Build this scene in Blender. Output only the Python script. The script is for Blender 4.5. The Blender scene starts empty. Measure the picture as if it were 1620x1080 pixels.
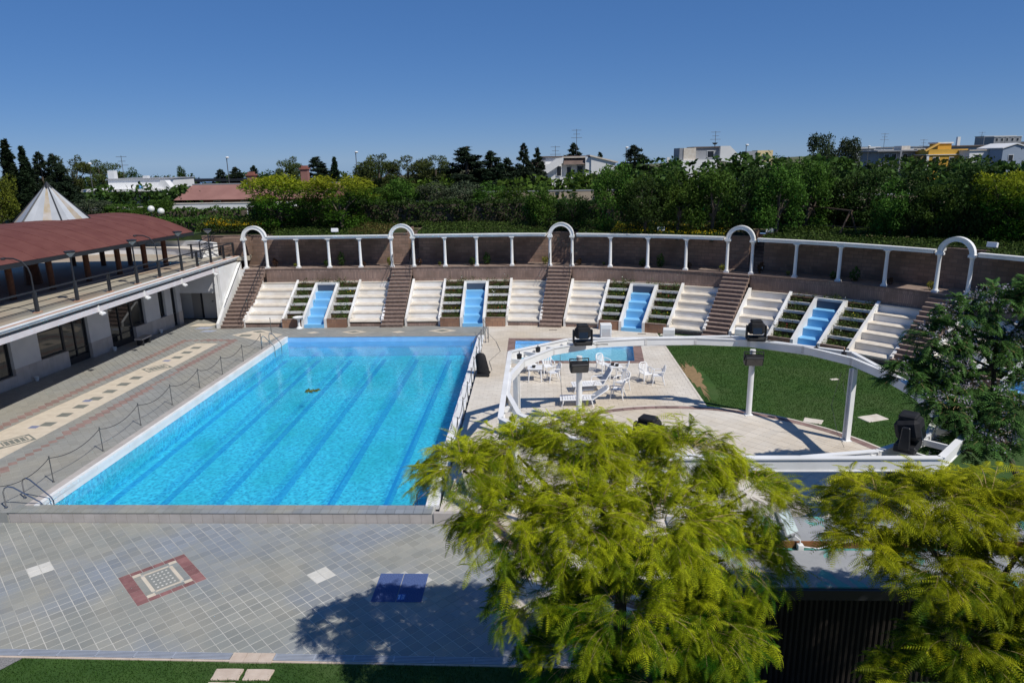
import bpy, bmesh, math, random
import numpy as np
from mathutils import Vector, Matrix
R = math.radians
sc = bpy.context.scene
COL = sc.collection
# ---------------------------------------------------------------- camera
cam_d = bpy.data.cameras.new('camera'); cam = bpy.data.objects.new('camera', cam_d); COL.objects.link(cam)
cam_d.sensor_width = 36; cam_d.lens = 24.86; cam_d.clip_start = .1; cam_d.clip_end = 12000
def cam_mat(pitch, roll, yaw, loc):
    cy, sy = math.cos(yaw), math.sin(yaw)
    f = Vector((sy*math.cos(pitch), cy*math.cos(pitch), -math.sin(pitch)))
    r = Vector((cy, -sy, 0)); u = r.cross(f)
    r2 = r*math.cos(roll) + u*math.sin(roll); u2 = -r*math.sin(roll) + u*math.cos(roll)
    m = Matrix((r2, u2, -f)).transposed().to_4x4(); m.translation = loc
    return m
cam.matrix_world = cam_mat(.253, -.017, -.039, Vector((9.744, -19.902, 10.426)))
sc.camera = cam
# ---------------------------------------------------------------- sky and sun
SUN = Vector((.65, -.50, 1.0)).normalized()
w = bpy.data.worlds.new('World'); sc.world = w; w.use_nodes = True
nt = w.node_tree; nt.nodes.clear()
sky = nt.nodes.new('ShaderNodeTexSky'); sky.sky_type = 'NISHITA'; sky.sun_disc = False
sky.sun_elevation = math.asin(SUN.z); sky.sun_rotation = math.atan2(SUN.x, SUN.y)
sky.air_density = .6; sky.dust_density = 0; sky.ozone_density = 8; sky.altitude = 0
bg = nt.nodes.new('ShaderNodeBackground'); bg.inputs['Strength'].default_value = .15
wo = nt.nodes.new('ShaderNodeOutputWorld')
# the same grade over the whole sky: a clear deep Mediterranean blue that pales only a little towards the horizon
gm = nt.nodes.new('ShaderNodeGamma'); gm.inputs[1].default_value = .45
hs = nt.nodes.new('ShaderNodeHueSaturation'); hs.inputs['Saturation'].default_value = 1.50
tn = nt.nodes.new('ShaderNodeMixRGB'); tn.blend_type = 'MULTIPLY'; tn.inputs[0].default_value = 1; tn.inputs[2].default_value = (.83,1.04,1.44,1)
nt.links.new(sky.outputs[0], gm.inputs[0]); nt.links.new(gm.outputs[0], hs.inputs['Color']); nt.links.new(hs.outputs[0], tn.inputs[1]); nt.links.new(tn.outputs[0], bg.inputs[0])
nt.links.new(bg.outputs[0], wo.inputs[0])
sun_d = bpy.data.lights.new('sun', 'SUN'); sun_d.energy = 4.2; sun_d.angle = R(.53); sun_d.color = (1, .955, .88)
sun = bpy.data.objects.new('sun', sun_d); COL.objects.link(sun)
sun.rotation_euler = SUN.to_track_quat('Z', 'Y').to_euler(); sun.location = (40, -30, 60)
sc.view_settings.view_transform = 'Standard'; sc.view_settings.look = 'None'
sc.view_settings.exposure = 0; sc.view_settings.gamma = 1; sc.view_settings.use_curve_mapping = False
sc.cycles.max_bounces = 8; sc.cycles.transparent_max_bounces = 12
# ---------------------------------------------------------------- helpers
ORG = {}
class MB:
    def __init__(s): s.v = []; s.f = []; s.m = []
    def add(s, vs, fs, mi=0):
        o = len(s.v); s.v.extend([tuple(p) for p in vs])
        for f in fs: s.f.append(tuple(i+o for i in f)); s.m.append(mi)
        return s
    def box(s, x0, x1, y0, y1, z0, z1, mi=0):
        return s.add([(x0,y0,z0),(x1,y0,z0),(x1,y1,z0),(x0,y1,z0),(x0,y0,z1),(x1,y0,z1),(x1,y1,z1),(x0,y1,z1)],
              [(0,3,2,1),(4,5,6,7),(0,1,5,4),(1,2,6,5),(2,3,7,6),(3,0,4,7)], mi)
    def obox(s, c, hx, hy, hz, rz=0, mi=0, m=None):
        mm = m if m else Matrix.Rotation(rz, 3, 'Z'); c = Vector(c)
        vs = [c + mm @ Vector((a*hx, b*hy, d*hz)) for d in (-1,1) for a, b in ((-1,-1),(1,-1),(1,1),(-1,1))]
        return s.add(vs, [(0,3,2,1),(4,5,6,7),(0,1,5,4),(1,2,6,5),(2,3,7,6),(3,0,4,7)], mi)
    def beam(s, a, b, wd, ht, mi=0):                       # straight bar of rectangular section, upright
        a = Vector(a); b = Vector(b); d = (b-a); L = d.length; d.normalize()
        sd = d.cross(Vector((0,0,1)))
        if sd.length < 1e-4: sd = Vector((1,0,0))
        sd.normalize(); up = sd.cross(d)
        return s.obox((a+b)/2, L/2, wd/2, ht/2, mi=mi, m=Matrix((d, -sd, up)).transposed())
    def tube(s, pts, r, n=6, mi=0):
        pts = [Vector(p) for p in pts]; k = len(pts)
        rs = r if isinstance(r, (list, tuple)) else [r]*k
        rings = []; pu = None
        for i, p in enumerate(pts):
            d = (pts[min(i+1,k-1)] - pts[max(i-1,0)]).normalized()
            if pu is None: pu = Vector((0,0,1)) if abs(d.z) < .9 else Vector((1,0,0))
            sd = d.cross(pu); sd.normalize(); pu = sd.cross(d); pu.normalize()
            rings.append([p + (sd*math.cos(t) + pu*math.sin(t))*rs[i] for t in [2*math.pi*j/n for j in range(n)]])
        vs = [q for g in rings for q in g]
        fs = [(i*n+j, i*n+(j+1)%n, (i+1)*n+(j+1)%n, (i+1)*n+j) for i in range(k-1) for j in range(n)]
        fs += [tuple(range(n))[::-1], tuple((k-1)*n+j for j in range(n))]
        return s.add(vs, fs, mi)
    def lathe(s, prof, c, n=10, mi=0):
        vs = [(c[0]+r*math.cos(2*math.pi*j/n), c[1]+r*math.sin(2*math.pi*j/n), c[2]+z) for r, z in prof for j in range(n)]
        fs = [(i*n+j, i*n+(j+1)%n, (i+1)*n+(j+1)%n, (i+1)*n+j) for i in range(len(prof)-1) for j in range(n)]
        fs += [tuple(range(n))[::-1], tuple((len(prof)-1)*n+j for j in range(n))]
        return s.add(vs, fs, mi)
    def extr(s, poly, vec, mi=0):                          # planar polygon of 3D points pushed along vec
        a = [Vector(p) for p in poly]; v = Vector(vec); n = len(a)
        return s.add(a + [p+v for p in a], [tuple(range(n))[::-1], tuple(range(n, 2*n))] + [(i, (i+1)%n, n+(i+1)%n, n+i) for i in range(n)], mi)
    def sphere(s, c, r, n=10, mi=0, sz=1):
        pr = [(max(.001, r*math.sin(math.pi*i/n)), -r*sz*math.cos(math.pi*i/n)) for i in range(n+1)]
        return s.lathe(pr, c, n, mi)
    def cbox(s, u0, u1, o0, o1, z0, z1, mi=0, n=None):      # box bent along the terrace curve
        n = n or max(1, int(abs(u1-u0)/1.3+.99)) if u1 > 6 else 1
        vs = []
        for i in range(n+1):
            u = u0+(u1-u0)*i/n
            for o, z in ((o0,z0),(o1,z0),(o1,z1),(o0,z1)):
                x, y = TP(u, o); vs.append((x, y, z))
        fs = [(0,1,2,3), (n*4+3, n*4+2, n*4+1, n*4)]
        for i in range(n):
            a, b = i*4, i*4+4
            fs += [(a+j, b+j, b+(j+1)%4, a+(j+1)%4) for j in range(4)]
        return s.add(vs, fs, mi)
    def build(s, name, mats, parent=None, smooth=False, flip=True, local=False, bevel=0):
        me = bpy.data.meshes.new(name)
        o0 = Vector((0,0,0)) if (local or parent is None) else ORG.get(parent.name, Vector((0,0,0)))
        vs = [(p[0]-o0.x, p[1]-o0.y, p[2]-o0.z) for p in s.v] if o0.length else s.v
        me.from_pydata(vs, [], s.f)
        for m in (mats if isinstance(mats, (list, tuple)) else [mats]): me.materials.append(m)
        me.polygons.foreach_set('material_index', s.m)
        if flip and len(s.f) < 30000:
            bm = bmesh.new(); bm.from_mesh(me); bmesh.ops.recalc_face_normals(bm, faces=bm.faces); bm.to_mesh(me); bm.free()
        if smooth:
            me.polygons.foreach_set('use_smooth', [True]*len(me.polygons))
            try: me.set_sharp_from_angle(angle=R(38))
            except Exception: pass
        o = bpy.data.objects.new(name, me); COL.objects.link(o)
        if bevel:
            b = o.modifiers.new('bevel', 'BEVEL'); b.width = bevel; b.segments = 1; b.limit_method = 'ANGLE'
        if parent: o.parent = parent; ORG[o.name] = o0
        return o
def raw_mesh(name, verts, faces, mats, parent=None, attr=None):   # numpy arrays: verts (n,3), faces (m,k)
    me = bpy.data.meshes.new(name); k = faces.shape[1]
    me.vertices.add(len(verts)); me.vertices.foreach_set('co', np.ascontiguousarray(verts, np.float32).ravel())
    me.loops.add(faces.size); me.loops.foreach_set('vertex_index', np.ascontiguousarray(faces, np.int32).ravel())
    me.polygons.add(len(faces)); me.polygons.foreach_set('loop_start', np.arange(0, faces.size, k, dtype=np.int32))
    me.update(calc_edges=True)
    if attr is not None:
        a = me.attributes.new('tip', 'FLOAT', 'POINT'); a.data.foreach_set('value', np.ascontiguousarray(attr, np.float32))
    for m in (mats if isinstance(mats, (list, tuple)) else [mats]): me.materials.append(m)
    o = bpy.data.objects.new(name, me); COL.objects.link(o)
    if parent: o.parent = parent
    return o
def thing(name, label, cat, loc=(0,0,0), rz=0, group=None):
    o = bpy.data.objects.new(name, None); COL.objects.link(o); o.empty_display_size = .2
    o.location = loc; o.rotation_euler = (0,0,rz); o['label'] = label; o['category'] = cat
    if group: o['group'] = group
    ORG[o.name] = Vector(loc); return o
def tag(o, label, cat, group=None, kind=None):
    o['label'] = label; o['category'] = cat
    if group: o['group'] = group
    if kind: o['kind'] = kind
    return o
def struct(o): o['kind'] = 'structure'; return o
def stuff(o, label=None, cat=None):
    o['kind'] = 'stuff'
    if label: o['label'] = label
    if cat: o['category'] = cat
    return o
def dup(root, loc, rz, label=None, group=None, scale=None):
    r = root.copy(); COL.objects.link(r); r.location = loc; r.rotation_euler = (0,0,rz)
    if scale: r.scale = scale
    if label: r['label'] = label
    if group: r['group'] = group
    for ch in list(root.children):
        c = ch.copy(); COL.objects.link(c); c.parent = r
        for g in ch.children:
            d = g.copy(); COL.objects.link(d); d.parent = c
    return r
def piece(src, parent, loc, rz=0, scale=None, mat=None, label=None, name=None):
    o = bpy.data.objects.new(name or src.name, src); COL.objects.link(o)
    o.parent = parent; o.location = loc; o.rotation_euler = (0,0,rz)
    if scale: o.scale = scale
    if mat: o.material_slots[0].link = 'OBJECT'; o.material_slots[0].material = mat
    if label: o['label'] = label
    return o
# the terrace curve: u runs along the front of the seating, o runs outwards from it
def TP(u, o):
    if u <= 6: return (u, 24.6+o)
    t = (u-6)/28.5; r = 28.5+o
    return (6+r*math.sin(t), -3.9+r*math.cos(t))
def TA(u): return 0 if u <= 6 else -(u-6)/28.5
# ---------------------------------------------------------------- materials
def mat(name, c1, c2=None, rough=.7, scale=3, bump=0, bscale=40, spec=.3, metal=0, isl=0, detail=4, c3=None, s3=.35, coord='POS'):
    m = bpy.data.materials.new(name); m.use_nodes = True; n = m.node_tree; n.nodes.clear(); L = n.links.new
    out = n.nodes.new('ShaderNodeOutputMaterial'); b = n.nodes.new('ShaderNodeBsdfPrincipled'); L(b.outputs[0], out.inputs[0])
    b.inputs['Roughness'].default_value = rough; b.inputs['Specular IOR Level'].default_value = spec; b.inputs['Metallic'].default_value = metal
    g = n.nodes.new('ShaderNodeNewGeometry')
    if coord == 'OBJ': tc = n.nodes.new('ShaderNodeTexCoord'); pos = tc.outputs['Object']
    else: pos = g.outputs['Position']
    col = None
    if c2:
        t = n.nodes.new('ShaderNodeTexNoise'); t.inputs['Scale'].default_value = scale; t.inputs['Detail'].default_value = detail; L(pos, t.inputs['Vector'])
        rp = n.nodes.new('ShaderNodeValToRGB'); rp.color_ramp.elements[0].position = .35; rp.color_ramp.elements[1].position = .66
        rp.color_ramp.elements[0].color = (*c1, 1); rp.color_ramp.elements[1].color = (*c2, 1); L(t.outputs[0], rp.inputs[0]); col = rp.outputs[0]
        if c3:
            t3 = n.nodes.new('ShaderNodeTexNoise'); t3.inputs['Scale'].default_value = s3; t3.inputs['Detail'].default_value = 5; L(pos, t3.inputs['Vector'])
            r3 = n.nodes.new('ShaderNodeValToRGB'); r3.color_ramp.elements[0].position = .45; r3.color_ramp.elements[1].position = .62; L(t3.outputs[0], r3.inputs[0])
            mx = n.nodes.new('ShaderNodeMixRGB'); mx.inputs[2].default_value = (*c3, 1); L(r3.outputs[0], mx.inputs[0]); L(col, mx.inputs[1]); col = mx.outputs[0]
    if isl:
        oi = n.nodes.new('ShaderNodeObjectInfo'); ad = n.nodes.new('ShaderNodeMath'); ad.operation = 'ADD'
        L(oi.outputs['Random'], ad.inputs[0]); L(g.outputs['Random Per Island'], ad.inputs[1])
        fr = n.nodes.new('ShaderNodeMath'); fr.operation = 'FRACT'; L(ad.outputs[0], fr.inputs[0])
        mr = n.nodes.new('ShaderNodeMapRange'); mr.inputs['To Min'].default_value = 1-isl; mr.inputs['To Max'].default_value = 1+isl; L(fr.outputs[0], mr.inputs['Value'])
        hv = n.nodes.new('ShaderNodeHueSaturation')
        if col: L(col, hv.inputs['Color'])
        else: hv.inputs['Color'].default_value = (*c1, 1)
        L(mr.outputs[0], hv.inputs['Value']); col = hv.outputs[0]
    if col: L(col, b.inputs['Base Color'])
    else: b.inputs['Base Color'].default_value = (*c1, 1)
    if bump:
        tb = n.nodes.new('ShaderNodeTexNoise'); tb.inputs['Scale'].default_value = bscale; tb.inputs['Detail'].default_value = 3; L(pos, tb.inputs['Vector'])
        bp = n.nodes.new('ShaderNodeBump'); bp.inputs['Strength'].default_value = bump; bp.inputs['Distance'].default_value = .02; L(tb.outputs[0], bp.inputs['Height']); L(bp.outputs[0], b.inputs['Normal'])
    return m
def leaf_mat(name, c_in, c_out, trans=.35, var=.35, rough=.6, tipramp=(.1, .9)):
    m = bpy.data.materials.new(name); m.use_nodes = True; n = m.node_tree; n.nodes.clear(); L = n.links.new
    out = n.nodes.new('ShaderNodeOutputMaterial'); g = n.nodes.new('ShaderNodeNewGeometry'); oi = n.nodes.new('ShaderNodeObjectInfo')
    at = n.nodes.new('ShaderNodeAttribute'); at.attribute_name = 'tip'
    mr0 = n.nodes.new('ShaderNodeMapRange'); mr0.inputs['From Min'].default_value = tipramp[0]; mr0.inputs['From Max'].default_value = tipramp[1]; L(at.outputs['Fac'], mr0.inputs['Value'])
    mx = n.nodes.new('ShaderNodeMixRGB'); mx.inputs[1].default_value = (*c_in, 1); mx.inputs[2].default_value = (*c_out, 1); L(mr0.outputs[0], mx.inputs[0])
    hv = n.nodes.new('ShaderNodeHueSaturation'); L(mx.outputs[0], hv.inputs['Color'])
    mr = n.nodes.new('ShaderNodeMapRange'); mr.inputs['To Min'].default_value = 1-var; mr.inputs['To Max'].default_value = 1+var; L(g.outputs['Random Per Island'], mr.inputs['Value'])
    m2 = n.nodes.new('ShaderNodeMapRange'); m2.inputs['To Min'].default_value = .8; m2.inputs['To Max'].default_value = 1.2; L(oi.outputs['Random'], m2.inputs['Value'])
    mu = n.nodes.new('ShaderNodeMath'); mu.operation = 'MULTIPLY'; L(mr.outputs[0], mu.inputs[0]); L(m2.outputs[0], mu.inputs[1]); L(mu.outputs[0], hv.inputs['Value'])
    m3 = n.nodes.new('ShaderNodeMapRange'); m3.inputs['To Min'].default_value = .485; m3.inputs['To Max'].default_value = .515; L(oi.outputs['Random'], m3.inputs['Value']); L(m3.outputs[0], hv.inputs['Hue'])
    b = n.nodes.new('ShaderNodeBsdfPrincipled'); b.inputs['Roughness'].default_value = rough; b.inputs['Specular IOR Level'].default_value = .12; L(hv.outputs[0], b.inputs['Base Color'])
    t = n.nodes.new('ShaderNodeBsdfTranslucent'); L(hv.outputs[0], t.inputs[0])
    ms = n.nodes.new('ShaderNodeMixShader'); ms.inputs[0].default_value = trans; L(b.outputs[0], ms.inputs[1]); L(t.outputs[0], ms.inputs[2]); L(ms.outputs[0], out.inputs[0])
    return m
def brick_mat(name, c1, c2, mortar, bw, bh, vert=False, rough=.85, off=.5):
    # courses follow the distance along the wall and the height; used only where the units are too small to pick apart
    m = mat(name, c1, c2, rough, 1.3, c3=tuple(.75*a for a in c1), s3=.5); n = m.node_tree; L = n.links.new
    b = next(x for x in n.nodes if x.type == 'BSDF_PRINCIPLED'); src = b.inputs['Base Color'].links[0].from_socket
    uv = n.nodes.new('ShaderNodeUVMap'); br = n.nodes.new('ShaderNodeTexBrick'); br.offset = off
    br.inputs['Scale'].default_value = 1; br.inputs['Brick Width'].default_value = bw; br.inputs['Row Height'].default_value = bh
    br.inputs['Mortar Size'].default_value = .012; br.inputs['Color1'].default_value = (1,1,1,1); br.inputs['Color2'].default_value = (.72,.72,.72,1); br.inputs['Mortar'].default_value = (0,0,0,1)
    L(uv.outputs[0], br.inputs['Vector'])
    mu = n.nodes.new('ShaderNodeMixRGB'); mu.blend_type = 'MULTIPLY'; mu.inputs[0].default_value = 1; L(src, mu.inputs[1]); L(br.outputs['Color'], mu.inputs[2])
    mx = n.nodes.new('ShaderNodeMixRGB'); mx.inputs[2].default_value = (*mortar, 1); L(br.outputs['Fac'], mx.inputs[0]); L(mu.outputs[0], mx.inputs[1]); L(mx.outputs[0], b.inputs['Base Color'])
    bp = n.nodes.new('ShaderNodeBump'); bp.invert = True; bp.inputs['Strength'].default_value = .5; bp.inputs['Distance'].default_value = .01; L(br.outputs['Fac'], bp.inputs['Height']); L(bp.outputs[0], b.inputs['Normal'])
    return m
def wall_uv(o):                                             # uv in metres: along the face, up the face
    me = o.data; uv = me.uv_layers.new(name='UVMap'); n = len(me.loops)
    for pl in me.polygons:
        nr = pl.normal
        for li in pl.loop_indices:
            co = me.vertices[me.loops[li].vertex_index].co
            if abs(nr.z) > .7: uv.data[li].uv = (co.x, co.y)
            else:
                t = Vector((-nr.y, nr.x)).normalized() if abs(nr.z) < .99 else Vector((1,0))
                uv.data[li].uv = (co.x*t.x+co.y*t.y, co.z)
    return o
WHITE = mat('white_paint', (.80,.80,.79), (.70,.70,.68), .55, 1.2, bump=.05, bscale=25)
WHITE2 = mat('weathered_white_plaster', (.76,.75,.73), (.60,.59,.56), .8, .9, bump=.15, bscale=30)
CREAM = mat('cream_travertine', (.70,.645,.56), (.60,.53,.44), .75, 2.5, bump=.1)
BROWN = brick_mat('brown_wall_tile', (.30,.205,.165), (.38,.265,.22), (.19,.14,.12), .10, .5)
BROWNB = brick_mat('brown_block', (.265,.175,.13), (.33,.22,.17), (.15,.115,.095), .5, .22)
TERRA = brick_mat('terracotta_tile', (.31,.17,.11), (.38,.23,.15), (.2,.13,.1), .32, .32)
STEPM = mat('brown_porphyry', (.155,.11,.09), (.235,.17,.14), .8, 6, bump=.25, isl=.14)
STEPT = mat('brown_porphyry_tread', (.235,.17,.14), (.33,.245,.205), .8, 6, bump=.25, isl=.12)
SEATW = mat('seat_white_paint', (.82,.815,.80), (.77,.76,.74), .65, 1.6, bump=.1, bscale=20, c3=(.66,.63,.58), s3=.55)
SLATE = mat('grey_slate', (.262,.27,.245), (.322,.312,.265), .55, .8, bump=.15, bscale=30, isl=.10, c3=(.245,.268,.292), s3=.3, spec=.4)
SLATEF = mat('grey_deck_tile', (.26,.265,.25), (.305,.305,.285), .6, .6, bump=.1, isl=.07, c3=(.315,.30,.255), s3=.2)
GROUT = mat('pale_grout', (.34,.34,.31), (.60,.58,.53), .9, .55)
GROUTD = mat('deck_grout', (.36,.355,.33), (.45,.44,.41), .9, 4)
LIGHT = mat('cream_paver', (.66,.61,.535), (.60,.545,.465), .8, .7, bump=.12, isl=.06, c3=(.57,.49,.385), s3=.16)
LIGHTG = mat('paver_joint', (.43,.38,.31), (.36,.31,.25), .9, 4)
REDT = mat('red_porphyry_tile', (.22,.105,.10), (.28,.14,.13), .65, 5, isl=.18, bump=.1)
CREAMT = mat('cream_tile', (.66,.58,.46), (.58,.50,.39), .6, 3, isl=.08)
WTILE = mat('white_tile', (.66,.64,.58), (.58,.56,.50), .6, 3, isl=.05)
BLUETILE = mat('blue_grey_tile', (.19,.22,.34), (.24,.26,.37), .55, 3)
PURPLE = mat('brown_border_tile', (.20,.13,.115), (.28,.19,.165), .7, 3, isl=.2)
DARK = mat('dark_iron', (.022,.024,.028), None, .5, spec=.4)
STEEL = mat('stainless_steel', (.42,.42,.43), None, .28, metal=1)
BLACK = mat('black_plastic', (.012,.012,.014), (.02,.02,.022), .45, 8, spec=.4)
BLACKF = mat('black_cover', (.010,.010,.012), (.018,.018,.02), .75, 6, bump=.3, bscale=12)
PLASTIC = mat('white_plastic', (.80,.80,.80), None, .4, spec=.4)
SOIL = mat('planter_soil', (.055,.035,.02), (.10,.06,.035), .95, 6, bump=.5)
BARK = mat('bark', (.07,.055,.042), (.12,.095,.072), .9, 12, bump=.5)
BARKP = mat('pale_twig', (.36,.27,.12), (.28,.20,.085), .8, 12)
BLUEP = mat('sky_blue_pool_paint', (.18,.46,.74), (.22,.50,.77), .5, 1.5)
WOOD = mat('brown_timber', (.10,.038,.018), (.15,.06,.028), .6, 8, coord='OBJ')
ROOFR = mat('dark_red_shingle', (.125,.042,.035), (.155,.058,.047), .85, 1.2, bump=.4, bscale=60, isl=.08)
GLASSD = mat('dark_window_glass', (.015,.018,.02), None, .04, spec=.9)
STONEW = mat('pale_stone_cladding', (.40,.365,.335), (.47,.43,.40), .8, 2, isl=.06)
GREYW = mat('pale_grey_plaster', (.56,.56,.56), (.49,.49,.50), .85, 1)

# ---------------------------------------------------------------- ground, lawn, sea
rng = random.Random(7); nrg = np.random.default_rng(7)
GRASS = mat('lawn_green', (.030,.075,.012), (.046,.100,.017), .9, 1.6, bump=.8, bscale=60, c3=(.052,.095,.022), s3=.4)
GROUND = mat('dry_ground', (.075,.09,.03), (.13,.115,.06), .95, .25, bump=.4, bscale=8)
SEA = mat('hazy_sea_blue', (.16,.26,.43), (.17,.275,.45), .5, .002)  # distance haze is put into this paler blue
GARD = mat('garden_soil', (.05,.045,.02), (.08,.085,.03), .95, 1.5, bump=.5, bscale=15)
GRAVEL = mat('grey_gravel', (.30,.29,.28), (.16,.155,.15), .9, 45, bump=1, bscale=45)
def gz(x, y):                                               # garden and land level beyond the pit
    d = math.hypot(x-6, y-10); z = 5.38 - max(0, d-40)*.008
    if x < -20: z -= min(8, (-20-x)*.012)
    if x > 60: z += min(40, (x-60)*.035)
    return z
# land outside the pit: rings along the back of the gallery, then out to the horizon
us = [-70, -40, -24, -17] + [-12+1.2*i for i in range(0, 15)] + [6+1.5*i for i in range(0, 31)]
vs, fs = [], []
outs = [8.3, 12, 18, 28, 45, 75, 130, 230, 420, 800]
for u in us:
    for o in outs:
        x, y = TP(u, o); vs.append((x, y, gz(x, y) if o > 8.4 else 5.38))
no = len(outs)
for i in range(len(us)-1):
    for j in range(no-1): fs.append((i*no+j, (i+1)*no+j, (i+1)*no+j+1, i*no+j+1))
b = MB(); b.add(vs, fs); struct(b.build('ground', GROUND, flip=False))
b = MB()
for x0, x1, y0, y1 in ((-90,-6.7,-40,45),(-6.7,6.7,-40,-.35),(-6.7,6.7,22.2,45),(6.7,80,-40,45)): b.box(x0, x1, y0, y1, -.90, -.56)
struct(b.build('lower_ground', GROUND))
b = MB(); b.add([(-9000,500,-190),(9000,500,-190),(9000,9500,-190),(-9000,9500,-190)], [(0,1,2,3)]); struct(b.build('sea', SEA, flip=False))

# ---------------------------------------------------------------- tiles
def clip(poly, cv):
    for i in range(len(cv)):
        a, c = cv[i], cv[(i+1) % len(cv)]; o = []
        ins = lambda p: (c[0]-a[0])*(p[1]-a[1])-(c[1]-a[1])*(p[0]-a[0]) >= -1e-9
        for k in range(len(poly)):
            p, q = poly[k], poly[(k+1) % len(poly)]; ip, iq = ins(p), ins(q)
            if ip: o.append(p)
            if ip != iq:
                d = ((q[0]-p[0])*(c[1]-a[1])-(q[1]-p[1])*(c[0]-a[0]))
                if abs(d) < 1e-12: continue
                t = ((a[0]-p[0])*(c[1]-a[1])-(a[1]-p[1])*(c[0]-a[0]))/d
                o.append((p[0]+(q[0]-p[0])*t, p[1]+(q[1]-p[1])*t))
        poly = o
        if len(poly) < 3: return []
    return poly
def area(p): return abs(sum(p[i][0]*p[(i+1)%len(p)][1]-p[(i+1)%len(p)][0]*p[i][1] for i in range(len(p)))/2)
def grid(cv, ang, sx, sy, gap, org=(0,0), stagger=0):
    c, s = math.cos(ang), math.sin(ang)
    loc = [((p[0]-org[0])*c+(p[1]-org[1])*s, -(p[0]-org[0])*s+(p[1]-org[1])*c) for p in cv]
    i0, i1 = math.floor(min(p[0] for p in loc)/sx)-1, math.ceil(max(p[0] for p in loc)/sx)+1
    j0, j1 = math.floor(min(p[1] for p in loc)/sy), math.ceil(max(p[1] for p in loc)/sy)
    for j in range(j0, j1):
        for i in range(i0, i1):
            f = stagger*(j % 2)*sx; g = gap/2
            q = [(i*sx+f+g, j*sy+g), ((i+1)*sx+f-g, j*sy+g), ((i+1)*sx+f-g, (j+1)*sy-g), (i*sx+f+g, (j+1)*sy-g)]
            q = [(org[0]+x*c-y*s, org[1]+x*s+y*c) for x, y in q]
            k = clip(q, cv)
            if len(k) > 2 and area(k) > .0006: yield i, j, k, area(k) > .97*(sx-gap)*(sy-gap)
def flag(b, poly, z, d=.014, mi=0):
    n = len(poly); z += rng.uniform(-.0012, .0012)
    b.add([(x, y, z) for x, y in poly] + [(x, y, z-d) for x, y in poly], [tuple(range(n))] + [(i, n+i, n+(i+1)%n, (i+1)%n) for i in range(n)], mi)
def sheet(name, polys, z, m, d=.3):
    b = MB()
    for p in polys: b.extr([(x, y, z) for x, y in p], (0, 0, -d))
    return struct(b.build(name, m))
rect = lambda x0, x1, y0, y1: [(x0,y0),(x1,y0),(x1,y1),(x0,y1)]
def PL(y): return -6.2+.45*y/21.87                           # pool edges
def PR(y): return 6.22-.14*y/21.87
YF = 21.87
# --- near plaza of diagonal slate
PZ = -.35; TS = .2875; A45 = R(45); MO = (-.43, -3.41-1.2198)  # grid origin at the lowest corner of the inlay
plz = [(-13,-6.14),(11.5,-6.44),(11.5,-.44),(-13,-.44)]
plaza = sheet('plaza_paving', [plz], PZ-.005, GROUT, .1)
me_t = MB(); h = TS/2-.0088; e = .003
me_t.add([(-h,-h,-.014),(h,-h,-.014),(h,h,-.014),(-h,h,-.014),(-h,-h,-e),(h,-h,-e),(h,h,-e),(-h,h,-e),(-h+e,-h+e,0),(h-e,-h+e,0),(h-e,h-e,0),(-h+e,h-e,0)],
   [(0,1,5,4),(1,2,6,5),(2,3,7,6),(3,0,4,7),(4,5,9,8),(5,6,10,9),(6,7,11,10),(7,4,8,11),(8,9,10,11)])
tile_src = me_t.build('slate_tile', SLATE, plaza, flip=False); tile_me = tile_src.data; bpy.data.objects.remove(tile_src)
full, part = [], []
whites = {}
def tkey(x, y): d = (x-MO[0], y-MO[1]); c = math.cos(A45); return (math.floor((d[0]*c+d[1]*c)/TS), math.floor((-d[0]*c+d[1]*c)/TS))
wl = set()
for cx, cy in ((-4.06,-3.16), (3.69,-3.26)):
    a, bb = tkey(cx+.02, cy+.02); a0, b0 = round((( cx-MO[0])+(cy-MO[1]))*.7071/TS), round((-(cx-MO[0])+(cy-MO[1]))*.7071/TS)
    for i in (-1, 0):
        for j in (-1, 0): wl.add((a0+i, b0+j))
MAT = rect(5.44, 6.75, -4.40, -3.13)
pb = MB()
for i, j, q, ok in grid(plz, A45, TS, TS, .0176, MO):
    if 0 <= i < 6 and 0 <= j < 6: continue                   # the inlay fills these
    cx = sum(p[0] for p in q)/len(q); cy = sum(p[1] for p in q)/len(q)
    if 5.44 < cx < 6.75 and -4.40 < cy < -3.13: continue
    white = (i, j) in wl
    vis = cx > -7.2-(cy+.4)*-.75 and cx < 9.8 and not white
    if ok and (white or cx > -6.9): full.append((0 if white else (cx-1.5)**2*.25+(cy+6.3)**2*2.2, cx, cy, white, q))
    else: flag(pb, q, PZ)
full.sort(key=lambda t: t[0])
for k, (d, cx, cy, wh, q) in enumerate(full):
    if k < 299: piece(tile_me, plaza, (cx, cy, PZ+rng.uniform(-.0015,.0015)), A45, mat=WTILE if wh else None, name='slate_tile' if not wh else 'white_tile')
    else: flag(pb, q, PZ)
stuff(pb.build('slate_tiles', SLATE, plaza, flip=False))
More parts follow.
